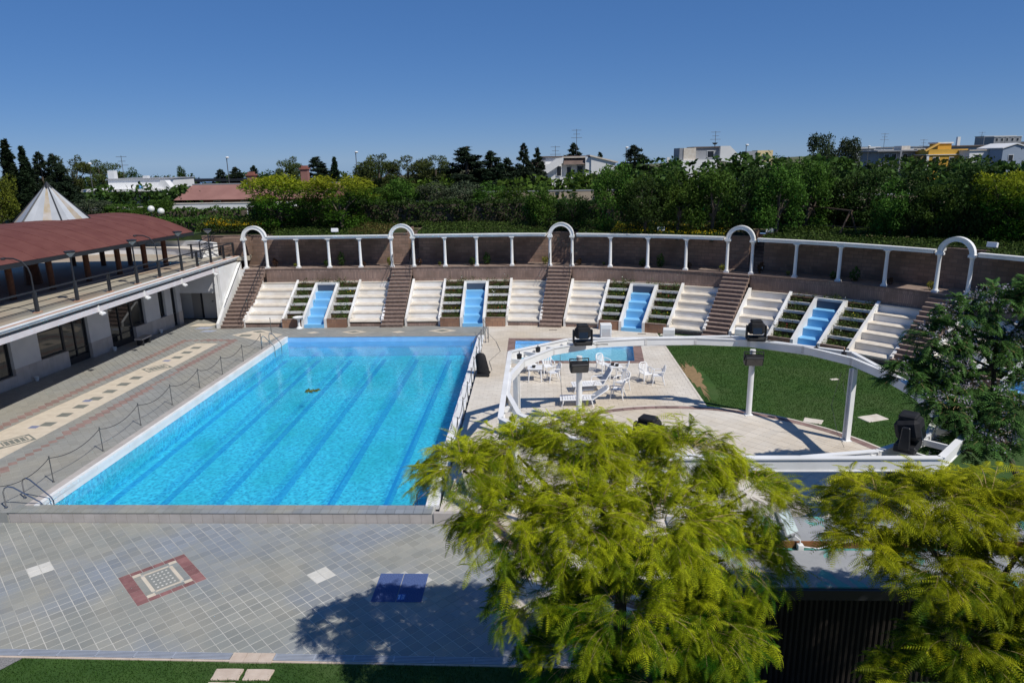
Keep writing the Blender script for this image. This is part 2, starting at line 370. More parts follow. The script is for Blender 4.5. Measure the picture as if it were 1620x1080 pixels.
# --- the square inlay: red border, cream corners and bars, dotted slate centre
inl = thing('mosaic_inlay', 'square red and cream mosaic with dotted grey centre set diagonally in the slate plaza', 'mosaic', (-.43,-3.41,PZ), A45)
ORG[inl.name] = Vector((0,0,0))
def flat(name, parent, x0, x1, y0, y1, m, z=0, d=.014, label=None):
    b = MB(); b.box(x0, x1, y0, y1, z-d, z); return b.build(name, m, parent, local=True)
S6 = TS*3
b = MB(); b.box(-S6, S6, -S6, S6, -.03, -.012); b.build('inlay_bed', GROUT, inl, local=True)
bw = .17
for k in range(6):
    x = -S6+k*TS
    for sy in (1, -1):
        y0, y1 = (S6-bw, S6-.005) if sy > 0 else (-S6+.005, -S6+bw)
        flat('red_tile', inl, x+.006, x+TS-.006, y0, y1, REDT)
for k in range(5):
    dy = (2*S6-2*bw)/5; y = -S6+bw+k*dy
    for x0, x1 in ((-S6+.005, -S6+.29), (S6-.29, S6-.005)): flat('red_tile', inl, x0, x1, y+.006, y+dy-.006, REDT)
xi, yi = S6-.30, S6-bw-.008
for k in range(4):
    yy = -yi+k*2*yi/4
    flat('slate_tile', inl, -xi, -xi+.17, yy+.005, yy+2*yi/4-.005, SLATE, -.002); flat('slate_tile', inl, xi-.17, xi, yy+.005, yy+2*yi/4-.005, SLATE, -.002)
for k in range(3):
    xx = -xi+.18+k*(2*xi-.36)/3
    for y0 in (-yi, yi-.13): flat('slate_tile', inl, xx+.004, xx+(2*xi-.36)/3-.004, y0, y0+.13, SLATE, -.002)
for sx in (-1, 1):
    for sy in (-1, 1): flat('cream_tile', inl, sx*xi-(.2 if sx > 0 else 0), sx*xi+(0 if sx > 0 else .2), sy*yi-(.13 if sy > 0 else 0), sy*yi+(0 if sy > 0 else .13), CREAMT, .002)
xc, yc = xi-.19, yi-.15
for sy in (-1, 1): flat('cream_bar', inl, -xc+.06, xc-.06, sy*(yc-.03)-.03, sy*(yc-.03)+.03, CREAMT)
for sx in (-1, 1): flat('cream_bar', inl, sx*(xc-.01)-.045, sx*(xc-.01)+.045, -yc+.07, yc-.07, CREAMT)
flat('slate_panel', inl, -xc+.045, xc-.065, -yc+.07, yc-.07, SLATE, -.003)
b = MB()
for i in range(5):
    for j in range(5):
        x = (i-2)*(2*xc-.22)/5; y = (j-2)*(2*yc-.2)/5; b.box(x-.025, x+.025, y-.022, y+.022, -.012, .001)
b.build('white_dots', WTILE, inl, local=True)
# --- blue mat of two gratings with a white mark
BLUEM = mat('blue_rubber_mat', (.07,.11,.26), (.10,.15,.32), .8, 30, bump=.3, bscale=80)
mt = thing('blue_mat', 'flat blue rubber grating mat of two panels lying on the slate plaza', 'mat', (6.1,-3.77,PZ))
for x0, x1 in ((5.45, 6.075), (6.095, 6.74)):
    b = MB(); b.box(x0, x1, -4.39, -3.14, PZ+.002, PZ+.012); g = b.build('mat_panel', BLUEM, mt)
    b = MB()
    for k in range(14): x = x0+.03+k*(x1-x0-.06)/13; b.box(x-.008, x+.008, -4.37, -3.16, PZ+.012, PZ+.022)
    for k in range(26): y = -4.36+k*1.19/25; b.box(x0+.02, x1-.02, y-.007, y+.007, PZ+.012, PZ+.020)
    o = b.build('grating', BLUEM, g); ORG[o.name] = ORG[mt.name]
b = MB(); zz = PZ+.024                                       # two white figures on a blue plate
b.box(6.10, 6.30, -4.33, -4.08, PZ+.020, zz); b.build('mark_plate', mat('blue_plate', (.05,.13,.42), None, .5), mt)
b = MB(); zz += .001
for x0, x1, y0, y1 in ((6.13,6.17,-4.30,-4.12),(6.105,6.135,-4.17,-4.12),(6.21,6.28,-4.15,-4.12),(6.25,6.28,-4.30,-4.12),(6.21,6.28,-4.30,-4.27),(6.21,6.28,-4.225,-4.195)): b.box(x0, x1, y0, y1, zz, zz+.003)
b.build('mark', mat('pale_blue_print', (.45,.58,.78), None, .5), mt)
# --- channel along the plaza edge, threshold stones, near lawn, stepping stones
DR = mat('pale_metal_grating', (.42,.45,.50), (.36,.39,.44), .5, 3, metal=.2)
ang = math.atan2(-.30, 24.5)
def dy(x): return -6.29-.0122*x
dr = thing('drain_channel', 'long slotted metal drain channel between the slate plaza and the near lawn', 'drain', (3,-6.33,PZ))
def strip(b, x0, x1, a, c, z0, z1): b.add([(x0,dy(x0)+a,z0),(x1,dy(x1)+a,z0),(x1,dy(x1)+c,z0),(x0,dy(x0)+c,z0),(x0,dy(x0)+a,z1),(x1,dy(x1)+a,z1),(x1,dy(x1)+c,z1),(x0,dy(x0)+c,z1)], [(0,3,2,1),(4,5,6,7),(0,1,5,4),(1,2,6,5),(2,3,7,6),(3,0,4,7)])
for x0, x1 in ((-13, 2.74), (3.74, 11.5)):
    b = MB(); strip(b, x0, x1, -.22, 0, PZ-.08, PZ-.03); b.build('channel_base', mat('drain_base_grey', (.12,.13,.14), None, .7), dr)  # channel base in one even dark grey below the bars
    for k in range(5):
        b = MB(); strip(b, x0, x1, -.215+k*.045, -.19+k*.045, PZ-.03, PZ+.004); b.build('drain_bar', DR, dr)
    b = MB()
    for k in range(int((x1-x0)/.9)): x = x0+k*.9; strip(b, x, x+.03, -.215, 0, PZ-.03, PZ+.005)
    b.build('cross_bars', DR, dr)
th = thing('threshold', 'three cream stones bridging the drain channel between plaza and lawn', 'threshold', (3.24,-6.45,PZ))
PINKS = mat('pink_cream_stone', (.50,.40,.32), (.58,.48,.39), .85, 5, bump=.25, isl=.06)
for k in range(3):
    b = MB(); x = 2.76+k*.325; strip(b, x+.004, x+.321, -.3, .005, PZ-.07, PZ+.006); b.build('stone', PINKS, th)
b = MB(); strip(b, -13, 11.5, -.27, -.222, PZ-.1, PZ-.01); b.build('stone_edge', PINKS, dr)
nl = MB(); nl.add([(-2.0,-6.5,PZ-.03),(13,-6.71,PZ-.03),(13,-14,PZ-.03),(-6.5,-14,PZ-.03)], [(0,3,2,1)]); struct(nl.build('near_lawn', GRASS, flip=False))
gv = MB(); gv.add([(-2.0,-6.5,PZ-.02),(-13,-6.38,PZ-.02),(-13,-14,PZ-.02),(-6.5,-14,PZ-.02)], [(0,1,2,3)]); struct(gv.build('gravel_path', GRAVEL, flip=False))
def slab(b, cx, cy, wx, wy, z, h=.05, rz=0, n=3):
    # an uneven stone: jittered outline
    pts = []
    for s in range(4):
        for k in range(n):
            t = k/n; x, y = [(-1+2*t,-1),(1,-1+2*t),(1-2*t,1),(-1,1-2*t)][s]
            x = x*wx/2+rng.uniform(-.012,.012); y = y*wy/2+rng.uniform(-.012,.012)
            pts.append((cx+x*math.cos(rz)-y*math.sin(rz), cy+x*math.sin(rz)+y*math.cos(rz), z))
    b.extr(pts, (0,0,-h))
for cx, cy, lb in ((2.90,-7.0,'pink stepping stone in the near lawn, left of the two below the threshold'), (3.58,-7.0,'pink stepping stone in the near lawn, right of the two below the threshold'), (2.9,-7.42,'stepping stone at the very bottom edge of the lawn, cut by the frame')):
    b = MB(); slab(b, cx, cy, .60, .33, PZ+.005); tag(b.build('stepping_stone', PINKS, bevel=.012), lb, 'stepping stone', 'stepping stones in the near lawn')
# --- pool deck
deckL = rect(-16.6,-6.6,-.44,YF) ; deckF = rect(-16.6,6.45,YF,24.62)
deck = sheet('pool_deck', [[(-16.6,-.19),(-6.62,-.19),(PL(YF)-.42,YF+.21),(-16.6,YF+.21)], [(-16.6,YF+.21),(6.45,YF+.21),(6.45,25.0),(-16.6,27.5)]], -.013, GROUTD, .45)
b = MB()
redm = {}
STRIP = [(-11.85,5.6),(-10.15,2.0),(-9.46,20.45),(-10.82,20.49)]
for cv in ([(-16.6,-.44),(-6.62,-.44),(PL(YF)-.42,YF),(-16.6,YF)], [(-16.6,YF),(6.45,YF),(6.45,24.6),(-16.6,24.6)], [(-16.6,24.6),(-10.9,24.6),(-10.9,26.4),(-16.6,27.4)]):
    for i, j, q, ok in grid(cv, R(42), .29, .29, .012, (-9, 3)):
        cx = sum(p[0] for p in q)/len(q); cy = sum(p[1] for p in q)/len(q)
        xl = -12.55+(cy-6.8)*.045; xr = -9.38+(cy-3)*.03
        red = (abs(cx-xl) < .17 and cy < 21.3) or (abs(cx-xr) < .17 and cy < 21.3) or (abs(cy-21.2) < .17 and xl < cx < xr)
        flag(b, q, 0, mi=1 if red else 0)
REDD = mat('faded_red_tile', (.265,.18,.155), (.31,.215,.19), .7, 4, isl=.12)
stuff(b.build('deck_tiles', [SLATEF, REDD], deck, flip=False))
# cream strip with grey squares and ladder motifs
st = thing('inlay_strip', 'long cream inlay strip with grey squares along the left pool deck', 'inlay', (-10.7,10,0))
b = MB(); b.extr([(-12.9,-.4,.003),(-10.35,-.4,.003),(-9.46,20.45,.003),(-10.82,20.49,.003)], (0,0,-.02)); b.build('cream_band', CREAMT, st)
SQ = mat('grey_green_tile', (.175,.18,.155), (.215,.22,.19), .65, 3)
def diam(b, cx, cy, w, h, z, skew=0, mi=0): b.extr([(cx-w/2-skew,cy-h/2,z),(cx+w/2-skew,cy-h/2,z),(cx+w/2+skew,cy+h/2,z),(cx-w/2+skew,cy+h/2,z)], (0,0,-.012), mi)
for cx, cy in ((-10.32,19.44),(-10.37,18.41),(-10.41,17.38),(-10.63,13.59),(-10.66,12.55),(-10.70,11.45),(-10.74,10.4),(-10.77,9.33),(-10.80,8.27),(-10.78,7.16)):
    b = MB(); diam(b, cx, cy, .52, .46, .0065); b.build('grey_square', SQ, st)
for cx, cy in ((-10.66,16.72),(-11.15,6.83),(-10.95,10.1)):
    b = MB(); diam(b, cx, cy, .36, .28, .008); b.build('blue_square', BLUETILE, st)
for cx, cy in ((-10.45,15.3),(-10.85,5.3),(-11.1,1.2)):                       # ladder motifs, set diagonally
    m = MB(); k = MB(); a = R(52); c, s = math.cos(a), math.sin(a)
    def q(b, x0, x1, y0, y1, z): b.extr([(cx+x*c-y*s, cy+x*s+y*c, z) for x, y in ((x0,y0),(x1,y0),(x1,y1),(x0,y1))], (0,0,-.012))
    q(m, -.62,.62,-.46,.46,.0065); m.build('motif_field', SQ, st)
    q(k, -.46,.46,-.36,-.27,.009); q(k, -.46,.46,.27,.36,.009); q(k, -.55,-.44,-.26,.26,.009); q(k, .44,.55,-.26,.26,.009)
    for i in range(5): x = -.36+i*.18; q(k, x-.018, x+.018, -.22, .22, .009)
    k.build('motif_bars', CREAMT, st)
for i, (cx, cy, w, lb) in enumerate(((-8.05,23.27,.85,'cream diamond inlay with grey centre left of the pool corner'), (-4.5,22.99,.42,'small plain cream diamond inlay between the pool and the first blue cascade'), (-1.9,23.07,.8,'hollow cream diamond inlay behind the pool, in line with the second stair'), (.93,22.98,.42,'small plain cream diamond inlay behind the pool right of the second stair'), (3.69,23.22,.9,'hollow cream diamond inlay in front of the second blue cascade'))):
    t = thing('diamond_inlay', lb, 'inlay', (cx, cy, 0), 0, 'diamond inlays behind the pool')
    b = MB(); b.extr([(cx-w,cy,.004),(cx,cy-w*.62,.004),(cx+w,cy,.004),(cx,cy+w*.62,.004)], (0,0,-.012)); b.build('cream_field', CREAMT, t)
    if w > .6: b = MB(); v = w*.5; b.extr([(cx-v,cy,.008),(cx,cy-v*.62,.008),(cx+v,cy,.008),(cx,cy+v*.62,.008)], (0,0,-.012)); b.build('grey_centre', SQ, t)
t = thing('corner_inlay', 'broad cream inlay band running diagonally to the far left pool corner', 'inlay', (-7.2,22,0))
b = MB(); b.extr([(-9.5,22.5,.003),(-8.6,23.6,.003),(-6.3,22.6,.003),(-6.6,20.6,.003)], (0,0,-.02)); b.build('cream_band', CREAMT, t)
b = MB(); diam(b, -8.55, 22.35, .7, .5, .007); b.build('grey_square', SQ, t)
for cx, cy, w in ((-12.6,25.4,1.1),(-11.5,23.6,.6),(-12.2,24.5,.7)):
    t = thing('stone_patch', {1.1:'cream stone panel in the deck at the foot of the left stair', .6:'pale blue tile patch nearest the pool left of the first stair', .7:'pale blue tile patch beside the cream panel by the left stair'}[w], 'inlay', (cx, cy, 0))
    b = MB(); diam(b, cx, cy, w*1.3, w*.7, .004, .1); b.build('pale_tile', CREAMT if w > 1 else mat('pale_blue_tile', (.36,.40,.50), None, .6), t)
# --- light deck on the right with tiles
CX, CY, CR = 15.2, 1.6, 7.5
KP = [(8.0,15.95),(15.25,15.72),(15.68,20.65),(7.95,21.16)]       # outer corners of the wading pool border
ell = [(CX+CR*math.cos(2*math.pi*k/64), CY+CR*math.sin(2*math.pi*k/64)) for k in range(64)]
lds = [[(6.66,-.29),(16.85,-.29),(16.85,15.7),(6.6,15.7)], [(6.6,15.7),(KP[0][0],15.7),(KP[3][0],21.17),(6.45,21.17)], [(KP[1][0]-.02,15.7),(16.85,15.7),(16.85,21.17),(15.70,21.17)], [(6.45,21.17),(16.85,21.17),(16.85,23.2),(6.45,25.0)], [(8,15.7),(15.25,15.7),(15.25,15.74),(8,15.95)], [(7.95,21.14),(15.7,20.64),(15.7,21.17),(7.95,21.17)]]
ld = sheet('light_deck', lds+[[(9.01,-5.3),(16.85,-5.3),(16.85,-.29),(9.01,-.29)]], -.013, LIGHTG, .4)
b = MB()
inside = lambda x, y, r=CR: (x-CX)**2+(y-CY)**2 < r*r
for cv in lds[:4]+[rect(9,16.85,-5.3,-.44)]:
    for i, j, q, ok in grid(cv, R(0), .40, .25, .009, (6.6, 0), .5):
        if not all(inside(x, y, CR-.05) for x, y in q): flag(b, q, 0)
stuff(b.build('deck_pavers', LIGHT, ld, flip=False))
disc = thing('stage_disc', 'round cream paved dance floor with a brown tile border under the white ring', 'paved circle', (CX, CY, 0))
b = MB(); b.extr([(x, y, .006) for x, y in ell], (0,0,-.3)); b.build('disc_bed', LIGHTG, disc)
b = MB(); inn = [(CX+(CR-.36)*math.cos(2*math.pi*k/64), CY+(CR-.36)*math.sin(2*math.pi*k/64)) for k in range(64)]
for i, j, q, ok in grid(inn, R(45), .42, .42, .011, (CX, CY)): flag(b, q, .02)
o = b.build('disc_pavers', LIGHT, disc, flip=False); stuff(o)
for k in range(96):                                            # border tiles, one by one
    a0, a1 = 2*math.pi*(k+.02)/96, 2*math.pi*(k+.98)/96
    b = MB(); b.extr([(CX+r*math.cos(a), CY+r*math.sin(a), .021) for r, a in ((CR-.35,a0),(CR-.03,a0),(CR-.03,a1),(CR-.35,a1))], (0,0,-.05)); b.build('border_tile', PURPLE, disc)
b = MB()
for k in range(64):
    a0, a1 = 2*math.pi*k/64, 2*math.pi*(k+1)/64
    b.extr([(CX+r*math.cos(a), CY+r*math.sin(a), .025) for r, a in ((CR-.025,a0),(CR+.07,a0),(CR+.07,a1),(CR-.025,a1))], (0,0,-.3))
b.build('kerb_ring', CREAM, disc)
# right lawn and its kerb
lw = MB(); pts = [(16.9,-8)] + [(33,-8),(36,2),(33,12),(30,18),(25,21),(21,23),(16.9,24.2)]
lw.extr([(x, y, -.004) for x, y in pts], (0,0,-.3)); struct(lw.build('lawn', GRASS))
b = MB(); b.box(16.84, 16.94, 8.95, 23.3, -.2, .012); tag(b.build('lawn_kerb', CREAM), 'thin cream kerb between the cream deck and the right lawn', 'kerb')
b = MB()
for k in range(26): u0 = 17.6+k*.9; b.cbox(u0+.004, u0+.896, -.75, -.36, -.1, .02, n=1)
tag(b.build('terrace_path', CREAM), 'narrow cream stone path along the foot of the right seating', 'path')
# bare earth, stones in the lawn
b = MB(); pp = []
for k in range(64):
    a = 2*math.pi*k/64; r = 1+rng.uniform(-.3, .3)+.15*math.sin(k*.9); pp.append((17.28+.33*r*math.cos(a)+.12*math.sin(a*2), 12.9+2.6*r*math.sin(a), .004))
b.extr(pp, (0,0,-.03)); o = b.build('bare_earth', mat('bare_earth', (.30,.20,.10), (.22,.15,.075), .95, 6, bump=.4)); struct(o)
for cx, cy, wx, wy, rz, lb in ((23.25,7.55,1.0,.62,.35,'large pale stone slab lying in the right lawn'), (20.75,7.25,.7,.5,-.5,'stone slab in the lawn touching the round paving'), (23.8,12.74,.4,.2,.2,'small white stone far back in the right lawn')):
    b = MB(); slab(b, cx, cy, wx, wy, .022, rz=rz); tag(b.build('lawn_slab', CREAM, bevel=.01), lb, 'stone slab')
for cx, cy, lb in ((10.65,23.16,'small drain cover in the cream deck left of the third stair'), (16.0,22.0,'small drain cover in the cream deck below the third cascade')):
    b = MB(); b.box(cx-.25, cx+.25, cy-.1, cy+.1, -.01, .006); tag(b.build('drain_cover', mat('drain_cover_grey', (.22,.19,.16), None, .7)), lb, 'drain cover', 'drain covers in the cream deck')

# ---------------------------------------------------------------- swimming pool
def mosaic(name, c1, c2, c3, sc1=5):  # pool lining colour with the mottling of caustic light painted in
    m = bpy.data.materials.new(name); m.use_nodes = True; n = m.node_tree; n.nodes.clear(); L = n.links.new
    out = n.nodes.new('ShaderNodeOutputMaterial'); b = n.nodes.new('ShaderNodeBsdfPrincipled'); L(b.outputs[0], out.inputs[0]); b.inputs['Roughness'].default_value = .5
    g = n.nodes.new('ShaderNodeNewGeometry')
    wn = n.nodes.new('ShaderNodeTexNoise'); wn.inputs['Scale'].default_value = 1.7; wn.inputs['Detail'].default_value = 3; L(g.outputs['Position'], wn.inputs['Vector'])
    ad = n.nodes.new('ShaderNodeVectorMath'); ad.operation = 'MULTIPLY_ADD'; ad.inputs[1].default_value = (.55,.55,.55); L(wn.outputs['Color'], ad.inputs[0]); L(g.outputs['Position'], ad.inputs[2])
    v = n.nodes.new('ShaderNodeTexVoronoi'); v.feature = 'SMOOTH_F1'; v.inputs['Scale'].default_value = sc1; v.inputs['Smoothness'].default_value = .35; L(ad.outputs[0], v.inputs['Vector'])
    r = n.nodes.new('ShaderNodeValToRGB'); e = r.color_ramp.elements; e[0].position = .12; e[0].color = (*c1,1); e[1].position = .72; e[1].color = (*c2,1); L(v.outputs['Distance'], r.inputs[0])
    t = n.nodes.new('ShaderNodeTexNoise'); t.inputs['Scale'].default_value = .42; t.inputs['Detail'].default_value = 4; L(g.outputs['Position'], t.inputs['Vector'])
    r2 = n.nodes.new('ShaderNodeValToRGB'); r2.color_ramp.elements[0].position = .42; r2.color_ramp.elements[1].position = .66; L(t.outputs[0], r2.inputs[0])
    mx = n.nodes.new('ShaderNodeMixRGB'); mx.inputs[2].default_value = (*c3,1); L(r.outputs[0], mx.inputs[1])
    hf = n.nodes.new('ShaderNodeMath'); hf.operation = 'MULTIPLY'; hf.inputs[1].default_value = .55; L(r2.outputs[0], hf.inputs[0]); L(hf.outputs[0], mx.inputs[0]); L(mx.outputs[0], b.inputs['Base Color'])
    return m
def water_mat(name, tint, scale, strength, rough=.02):
    m = bpy.data.materials.new(name); m.use_nodes = True; n = m.node_tree; n.nodes.clear(); L = n.links.new
    out = n.nodes.new('ShaderNodeOutputMaterial'); tr = n.nodes.new('ShaderNodeBsdfTransparent'); tr.inputs[0].default_value = (*tint,1)
    gl = n.nodes.new('ShaderNodeBsdfGlossy'); gl.inputs['Roughness'].default_value = rough
    g = n.nodes.new('ShaderNodeNewGeometry'); mp = n.nodes.new('ShaderNodeMapping'); mp.inputs['Scale'].default_value = (1,.75,1); L(g.outputs['Position'], mp.inputs[0])
    t = n.nodes.new('ShaderNodeTexNoise'); t.inputs['Scale'].default_value = scale; t.inputs['Detail'].default_value = 3; t.inputs['Distortion'].default_value = .8; L(mp.outputs[0], t.inputs['Vector'])
    bp = n.nodes.new('ShaderNodeBump'); bp.inputs['Strength'].default_value = strength; bp.inputs['Distance'].default_value = .1; L(t.outputs[0], bp.inputs['Height'])
    fr = n.nodes.new('ShaderNodeFresnel'); fr.inputs['IOR'].default_value = 1.33; L(bp.outputs[0], fr.inputs['Normal']); L(bp.outputs[0], gl.inputs['Normal'])
    rf = n.nodes.new('ShaderNodeBsdfRefraction'); rf.inputs['IOR'].default_value = 1.12; rf.inputs['Roughness'].default_value = 0; rf.inputs['Color'].default_value = (*tint,1); L(bp.outputs[0], rf.inputs['Normal'])
    m0 = n.nodes.new('ShaderNodeMixShader'); m0.inputs[0].default_value = .34; L(tr.outputs[0], m0.inputs[1]); L(rf.outputs[0], m0.inputs[2])
    ms = n.nodes.new('ShaderNodeMixShader'); L(fr.outputs[0], ms.inputs[0]); L(m0.outputs[0], ms.inputs[1]); L(gl.outputs[0], ms.inputs[2]); L(ms.outputs[0], out.inputs[0])
    return m
FLOORM = mosaic('turquoise_painted_caustics', (.004,.27,.54), (.09,.76,.96), (.012,.40,.44), 7.5)  # turquoise floor, lighter veins stand in for caustics
WALLM = mat('light_blue_pool_wall', (.26,.52,.84), (.23,.47,.80), .5, 2)
LANEM = mat('blue_lane_tile', (.010,.26,.62), (.014,.31,.69), .5, 3)
FZ = -1.25; WZ = -.32
pool = thing('swimming_pool', 'large rectangular swimming pool with turquoise floor and six dark lane lines', 'swimming pool', (0,11,0))
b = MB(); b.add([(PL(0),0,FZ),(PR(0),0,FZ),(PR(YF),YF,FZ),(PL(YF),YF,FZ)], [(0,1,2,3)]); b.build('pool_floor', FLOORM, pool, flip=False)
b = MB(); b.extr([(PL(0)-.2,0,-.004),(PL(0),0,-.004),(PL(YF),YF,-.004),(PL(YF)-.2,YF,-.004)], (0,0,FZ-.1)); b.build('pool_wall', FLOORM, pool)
b = MB(); b.extr([(PL(0)+.012,0,-.1),(PL(0)-.01,0,-.1),(PL(YF)-.01,YF,-.1),(PL(YF)+.012,YF,-.1)], (0,0,-.21)); b.build('white_band', WHITE, pool)
b = MB(); b.extr([(PR(0)+.2,0,-.004),(PR(0),0,-.004),(PR(YF),YF,-.004),(PR(YF)+.2,YF,-.004)], (0,0,FZ-.1)); b.build('pool_wall', WALLM, pool)
b = MB(); b.extr([(PL(YF)-.2,YF,-.03),(PR(YF)+.2,YF,-.03),(PR(YF)+.2,YF+.2,-.03),(PL(YF)-.2,YF+.2,-.03)], (0,0,FZ-.1)); b.build('pool_wall', WALLM, pool)
b = MB(); b.extr([(PL(YF)-.2,YF-.01,-.002),(PR(YF)+.2,YF-.01,-.002),(PR(YF)+.2,YF+.205,-.002),(PL(YF)-.2,YF+.205,-.002)], (0,0,-.025)); b.build('far_coping', SLATEF, pool)
b = MB(); b.box(PL(0)-.2, PR(0)+.2, -.2, 0, FZ-.1, -.02); b.build('pool_wall', WALLM, pool)
for k in range(6):
    x = -5.6+2.0*k
    b = MB(); b.box(x-.14, x+.14, 1.2, YF-.9, FZ-.01, FZ+.005); b.build('lane_line', LANEM, pool)
b = MB(); n1, n2 = 2, 2
b.add([(PL(0),0,WZ),(PR(0),0,WZ),(PR(YF),YF,WZ),(PL(YF),YF,WZ)], [(0,1,2,3)])
o = b.build('water', water_mat('pool_water', (.93,.985,1), 5, .055), flip=False); struct(o)
# side copings: left cream with white lip, right white
for k in range(22):
    y0, y1 = k*YF/22+.003, (k+1)*YF/22-.003
    b = MB(); b.extr([(PL(y0)-.42,y0,.02),(PL(y0)-.13,y0,.02),(PL(y1)-.13,y1,.02),(PL(y1)-.42,y1,.02)], (0,0,-.1)); b.build('coping_stone', STONEW, pool)
    b = MB(); b.extr([(PL(y0)-.127,y0,.026),(PL(y0)+.03,y0,.026),(PL(y1)+.03,y1,.026),(PL(y1)-.127,y1,.026)], (0,0,-.14)); b.build('coping_lip', WHITE, pool)
    b = MB(); b.extr([(PR(y0)-.03,y0,.04),(PR(y0)+.40,y0,.04),(PR(y1)+.34,y1,.04),(PR(y1)-.03,y1,.04)], (0,0,-.14)); b.build('coping_stone', WHITE, pool)
# near end: two rows of slate coping and a cream facing towards the plaza
wl_ = thing('pool_end_wall', 'low wall at the near pool end with grey slate coping and beige tile facing', 'wall', (0,-.2,0))
b = MB(); b.box(-6.9, 6.5, -.40, .06, PZ-.1, -.03); b.build('wall_core', GROUTD, wl_)
n = 46
for k in range(n):
    x0 = -6.85+k*13.3/n
    for y0, y1 in ((-.43,-.18),(-.17,.08)):
        b = MB(); b.box(x0+.006, x0+13.3/n-.006, y0, y1, -.03, .0+rng.uniform(-.001,.001)); b.build('coping_tile', SLATE, wl_)
n = 39
for k in range(n):
    x0 = -6.85+k*13.3/n
    b = MB(); b.box(x0+.004, x0+13.3/n-.004, -.42, -.40, PZ-.02, -.055); b.build('facing_tile', STONEW, wl_)
b = MB(); b.box(-16.6, -6.9, -.44, -.2, PZ-.1, -.014); b.build('deck_edge', SLATEF, wl_)
b = MB(); b.box(6.5, 9.0, -.44, -.3, PZ-.1, -.004); b.build('deck_edge_cream', STONEW, wl_)
# leaves floating
b = MB()
for k in range(26):
    a = rng.uniform(0, 6.28); r = rng.uniform(0, .3); x, y = -1.25+1.3*r*math.cos(a), 12.3+r*math.sin(a)*1.2
    d = rng.uniform(0, 3.1); b.tube([(x-.13*math.cos(d), y-.13*math.sin(d), WZ+.01), (x, y, WZ+.03), (x+.13*math.cos(d), y+.13*math.sin(d), WZ+.01)], [.01,.035,.008], 4)
tag(b.build('fallen_sprig', mat('olive_leaf', (.05,.07,.015), (.10,.11,.02), .7, 8)), 'sprig of olive green leaves floating on the pool water', 'leaf sprig')
# rope barrier posts
POSTM = mat('grey_metal_post', (.10,.10,.10), (.15,.15,.145), .5, 5, metal=.4)
def post_t(label, grp):
    t = thing('barrier_post', label, 'post', (0,0,0), 0, grp); ORG[t.name] = Vector((0,0,0))
    b = MB(); b.lathe([(.05,0),(.05,.012),(.017,.02),(.017,.9),(.026,.91),(.026,.95),(.012,.96)], (0,0,0), 6); b.build('pole', POSTM, t, local=True)
    b = MB(); b.box(-.012,.012,-.06,.0,.86,.89); b.build('hook', POSTM, t, local=True); return t
LP = [(-7.02,-1.0+.55),(-6.84,1.71),(-6.72,4.36),(-6.75,7.04),(-6.68,9.52),(-6.58,11.96),(-6.41,14.12),(-6.26,16.4),(-6.2,18.9)]
RP = [(6.62,.95),(6.66,3.2),(6.65,5.2),(6.62,7.5),(6.60,9.6),(6.58,11.7),(6.54,13.6),(6.50,15.6),(6.48,17.6),(6.46,19.3)]
proto = post_t('thin grey rope barrier post along the left pool edge, nearest the camera', 'rope posts along the left pool edge')
ordn = ['second','third','fourth','fifth','sixth','seventh','eighth','ninth','tenth','eleventh']
proto.location = (LP[1][0], LP[1][1], .0)
for k, (x, y) in enumerate(LP[2:]): dup(proto, (x,y,0), 0, '%s rope barrier post from the camera along the left pool edge' % ordn[k])
for k, (x, y) in enumerate(RP): dup(proto, (x,y,.04), 0, ('rope barrier post on the right pool coping, nearest the camera' if k == 0 else '%s rope barrier post from the camera on the right pool coping' % ordn[k-1]), 'rope posts along the right pool edge')
def sag(a, c, s, n=8): return [(a[0]+(c[0]-a[0])*t, a[1]+(c[1]-a[1])*t, a[2]+(c[2]-a[2])*t-4*s*t*(1-t)) for t in [i/n for i in range(n+1)]]
ROPE = mat('dark_rope', (.05,.05,.055), None, .8)
for nm, P, h in (('left', LP, .88), ('right', RP, .92)):
    for k in range(len(P)-1):
        b = MB(); b.tube(sag((P[k][0],P[k][1],h),(P[k+1][0],P[k+1][1],h), .24), .013, 5)
        where = 'nearest the camera' if k == 0 else 'between %s and %s posts from the camera' % ((['first']+ordn)[k-(nm == 'left')], (['first']+ordn)[k+1-(nm == 'left')])
        tag(b.build('barrier_rope', ROPE), 'dark sagging rope of the %s pool barrier %s' % (nm, where), 'rope', 'ropes of the %s pool barrier' % nm)
# ladders: a pair of bent tubes each
def rail(name, label, pts2, m=STEEL, r=.022):
    t = thing(name, label, 'handrail', pts2[0][0])
    for pts in pts2:
        b = MB(); b.tube(pts, r, 7); b.build('rail_tube', m, t, smooth=True)
        b = MB(); b.lathe([(.055,0),(.05,.02),(.03,.03)], pts[0], 8); b.build('flange', m, t)
    return t
def hoop(x, y, dx, dy, z0=.02, h=.72):   # rises, curves over, slopes down towards (dx,dy)
    return [(x,y,z0),(x,y,h*.75),(x+dx*.06,y+dy*.06,h*.93),(x+dx*.16,y+dy*.16,h),(x+dx*.3,y+dy*.3,h*.93),(x+dx*.95,y+dy*.95,.10),(x+dx*1.02,y+dy*1.02,-.02),(x+dx*1.02,y+dy*1.02,-.6)]
rail('pool_ladder', 'bent steel ladder handrails at the near left pool corner', [hoop(-7.12,-.14,1.02,.22), hoop(-6.98,.52,.98,-.1)])
rail('pool_ladder', 'bent steel ladder handrails at the far left pool corner', [hoop(-6.3,19.2,.62,.25), hoop(-6.15,20.0,.6,.2)])
rail('pool_ladder', 'bent steel ladder handrails at the far right pool corner', [hoop(6.62,20.2,-.8,-.55), hoop(6.7,21.2,-.8,-.55)])
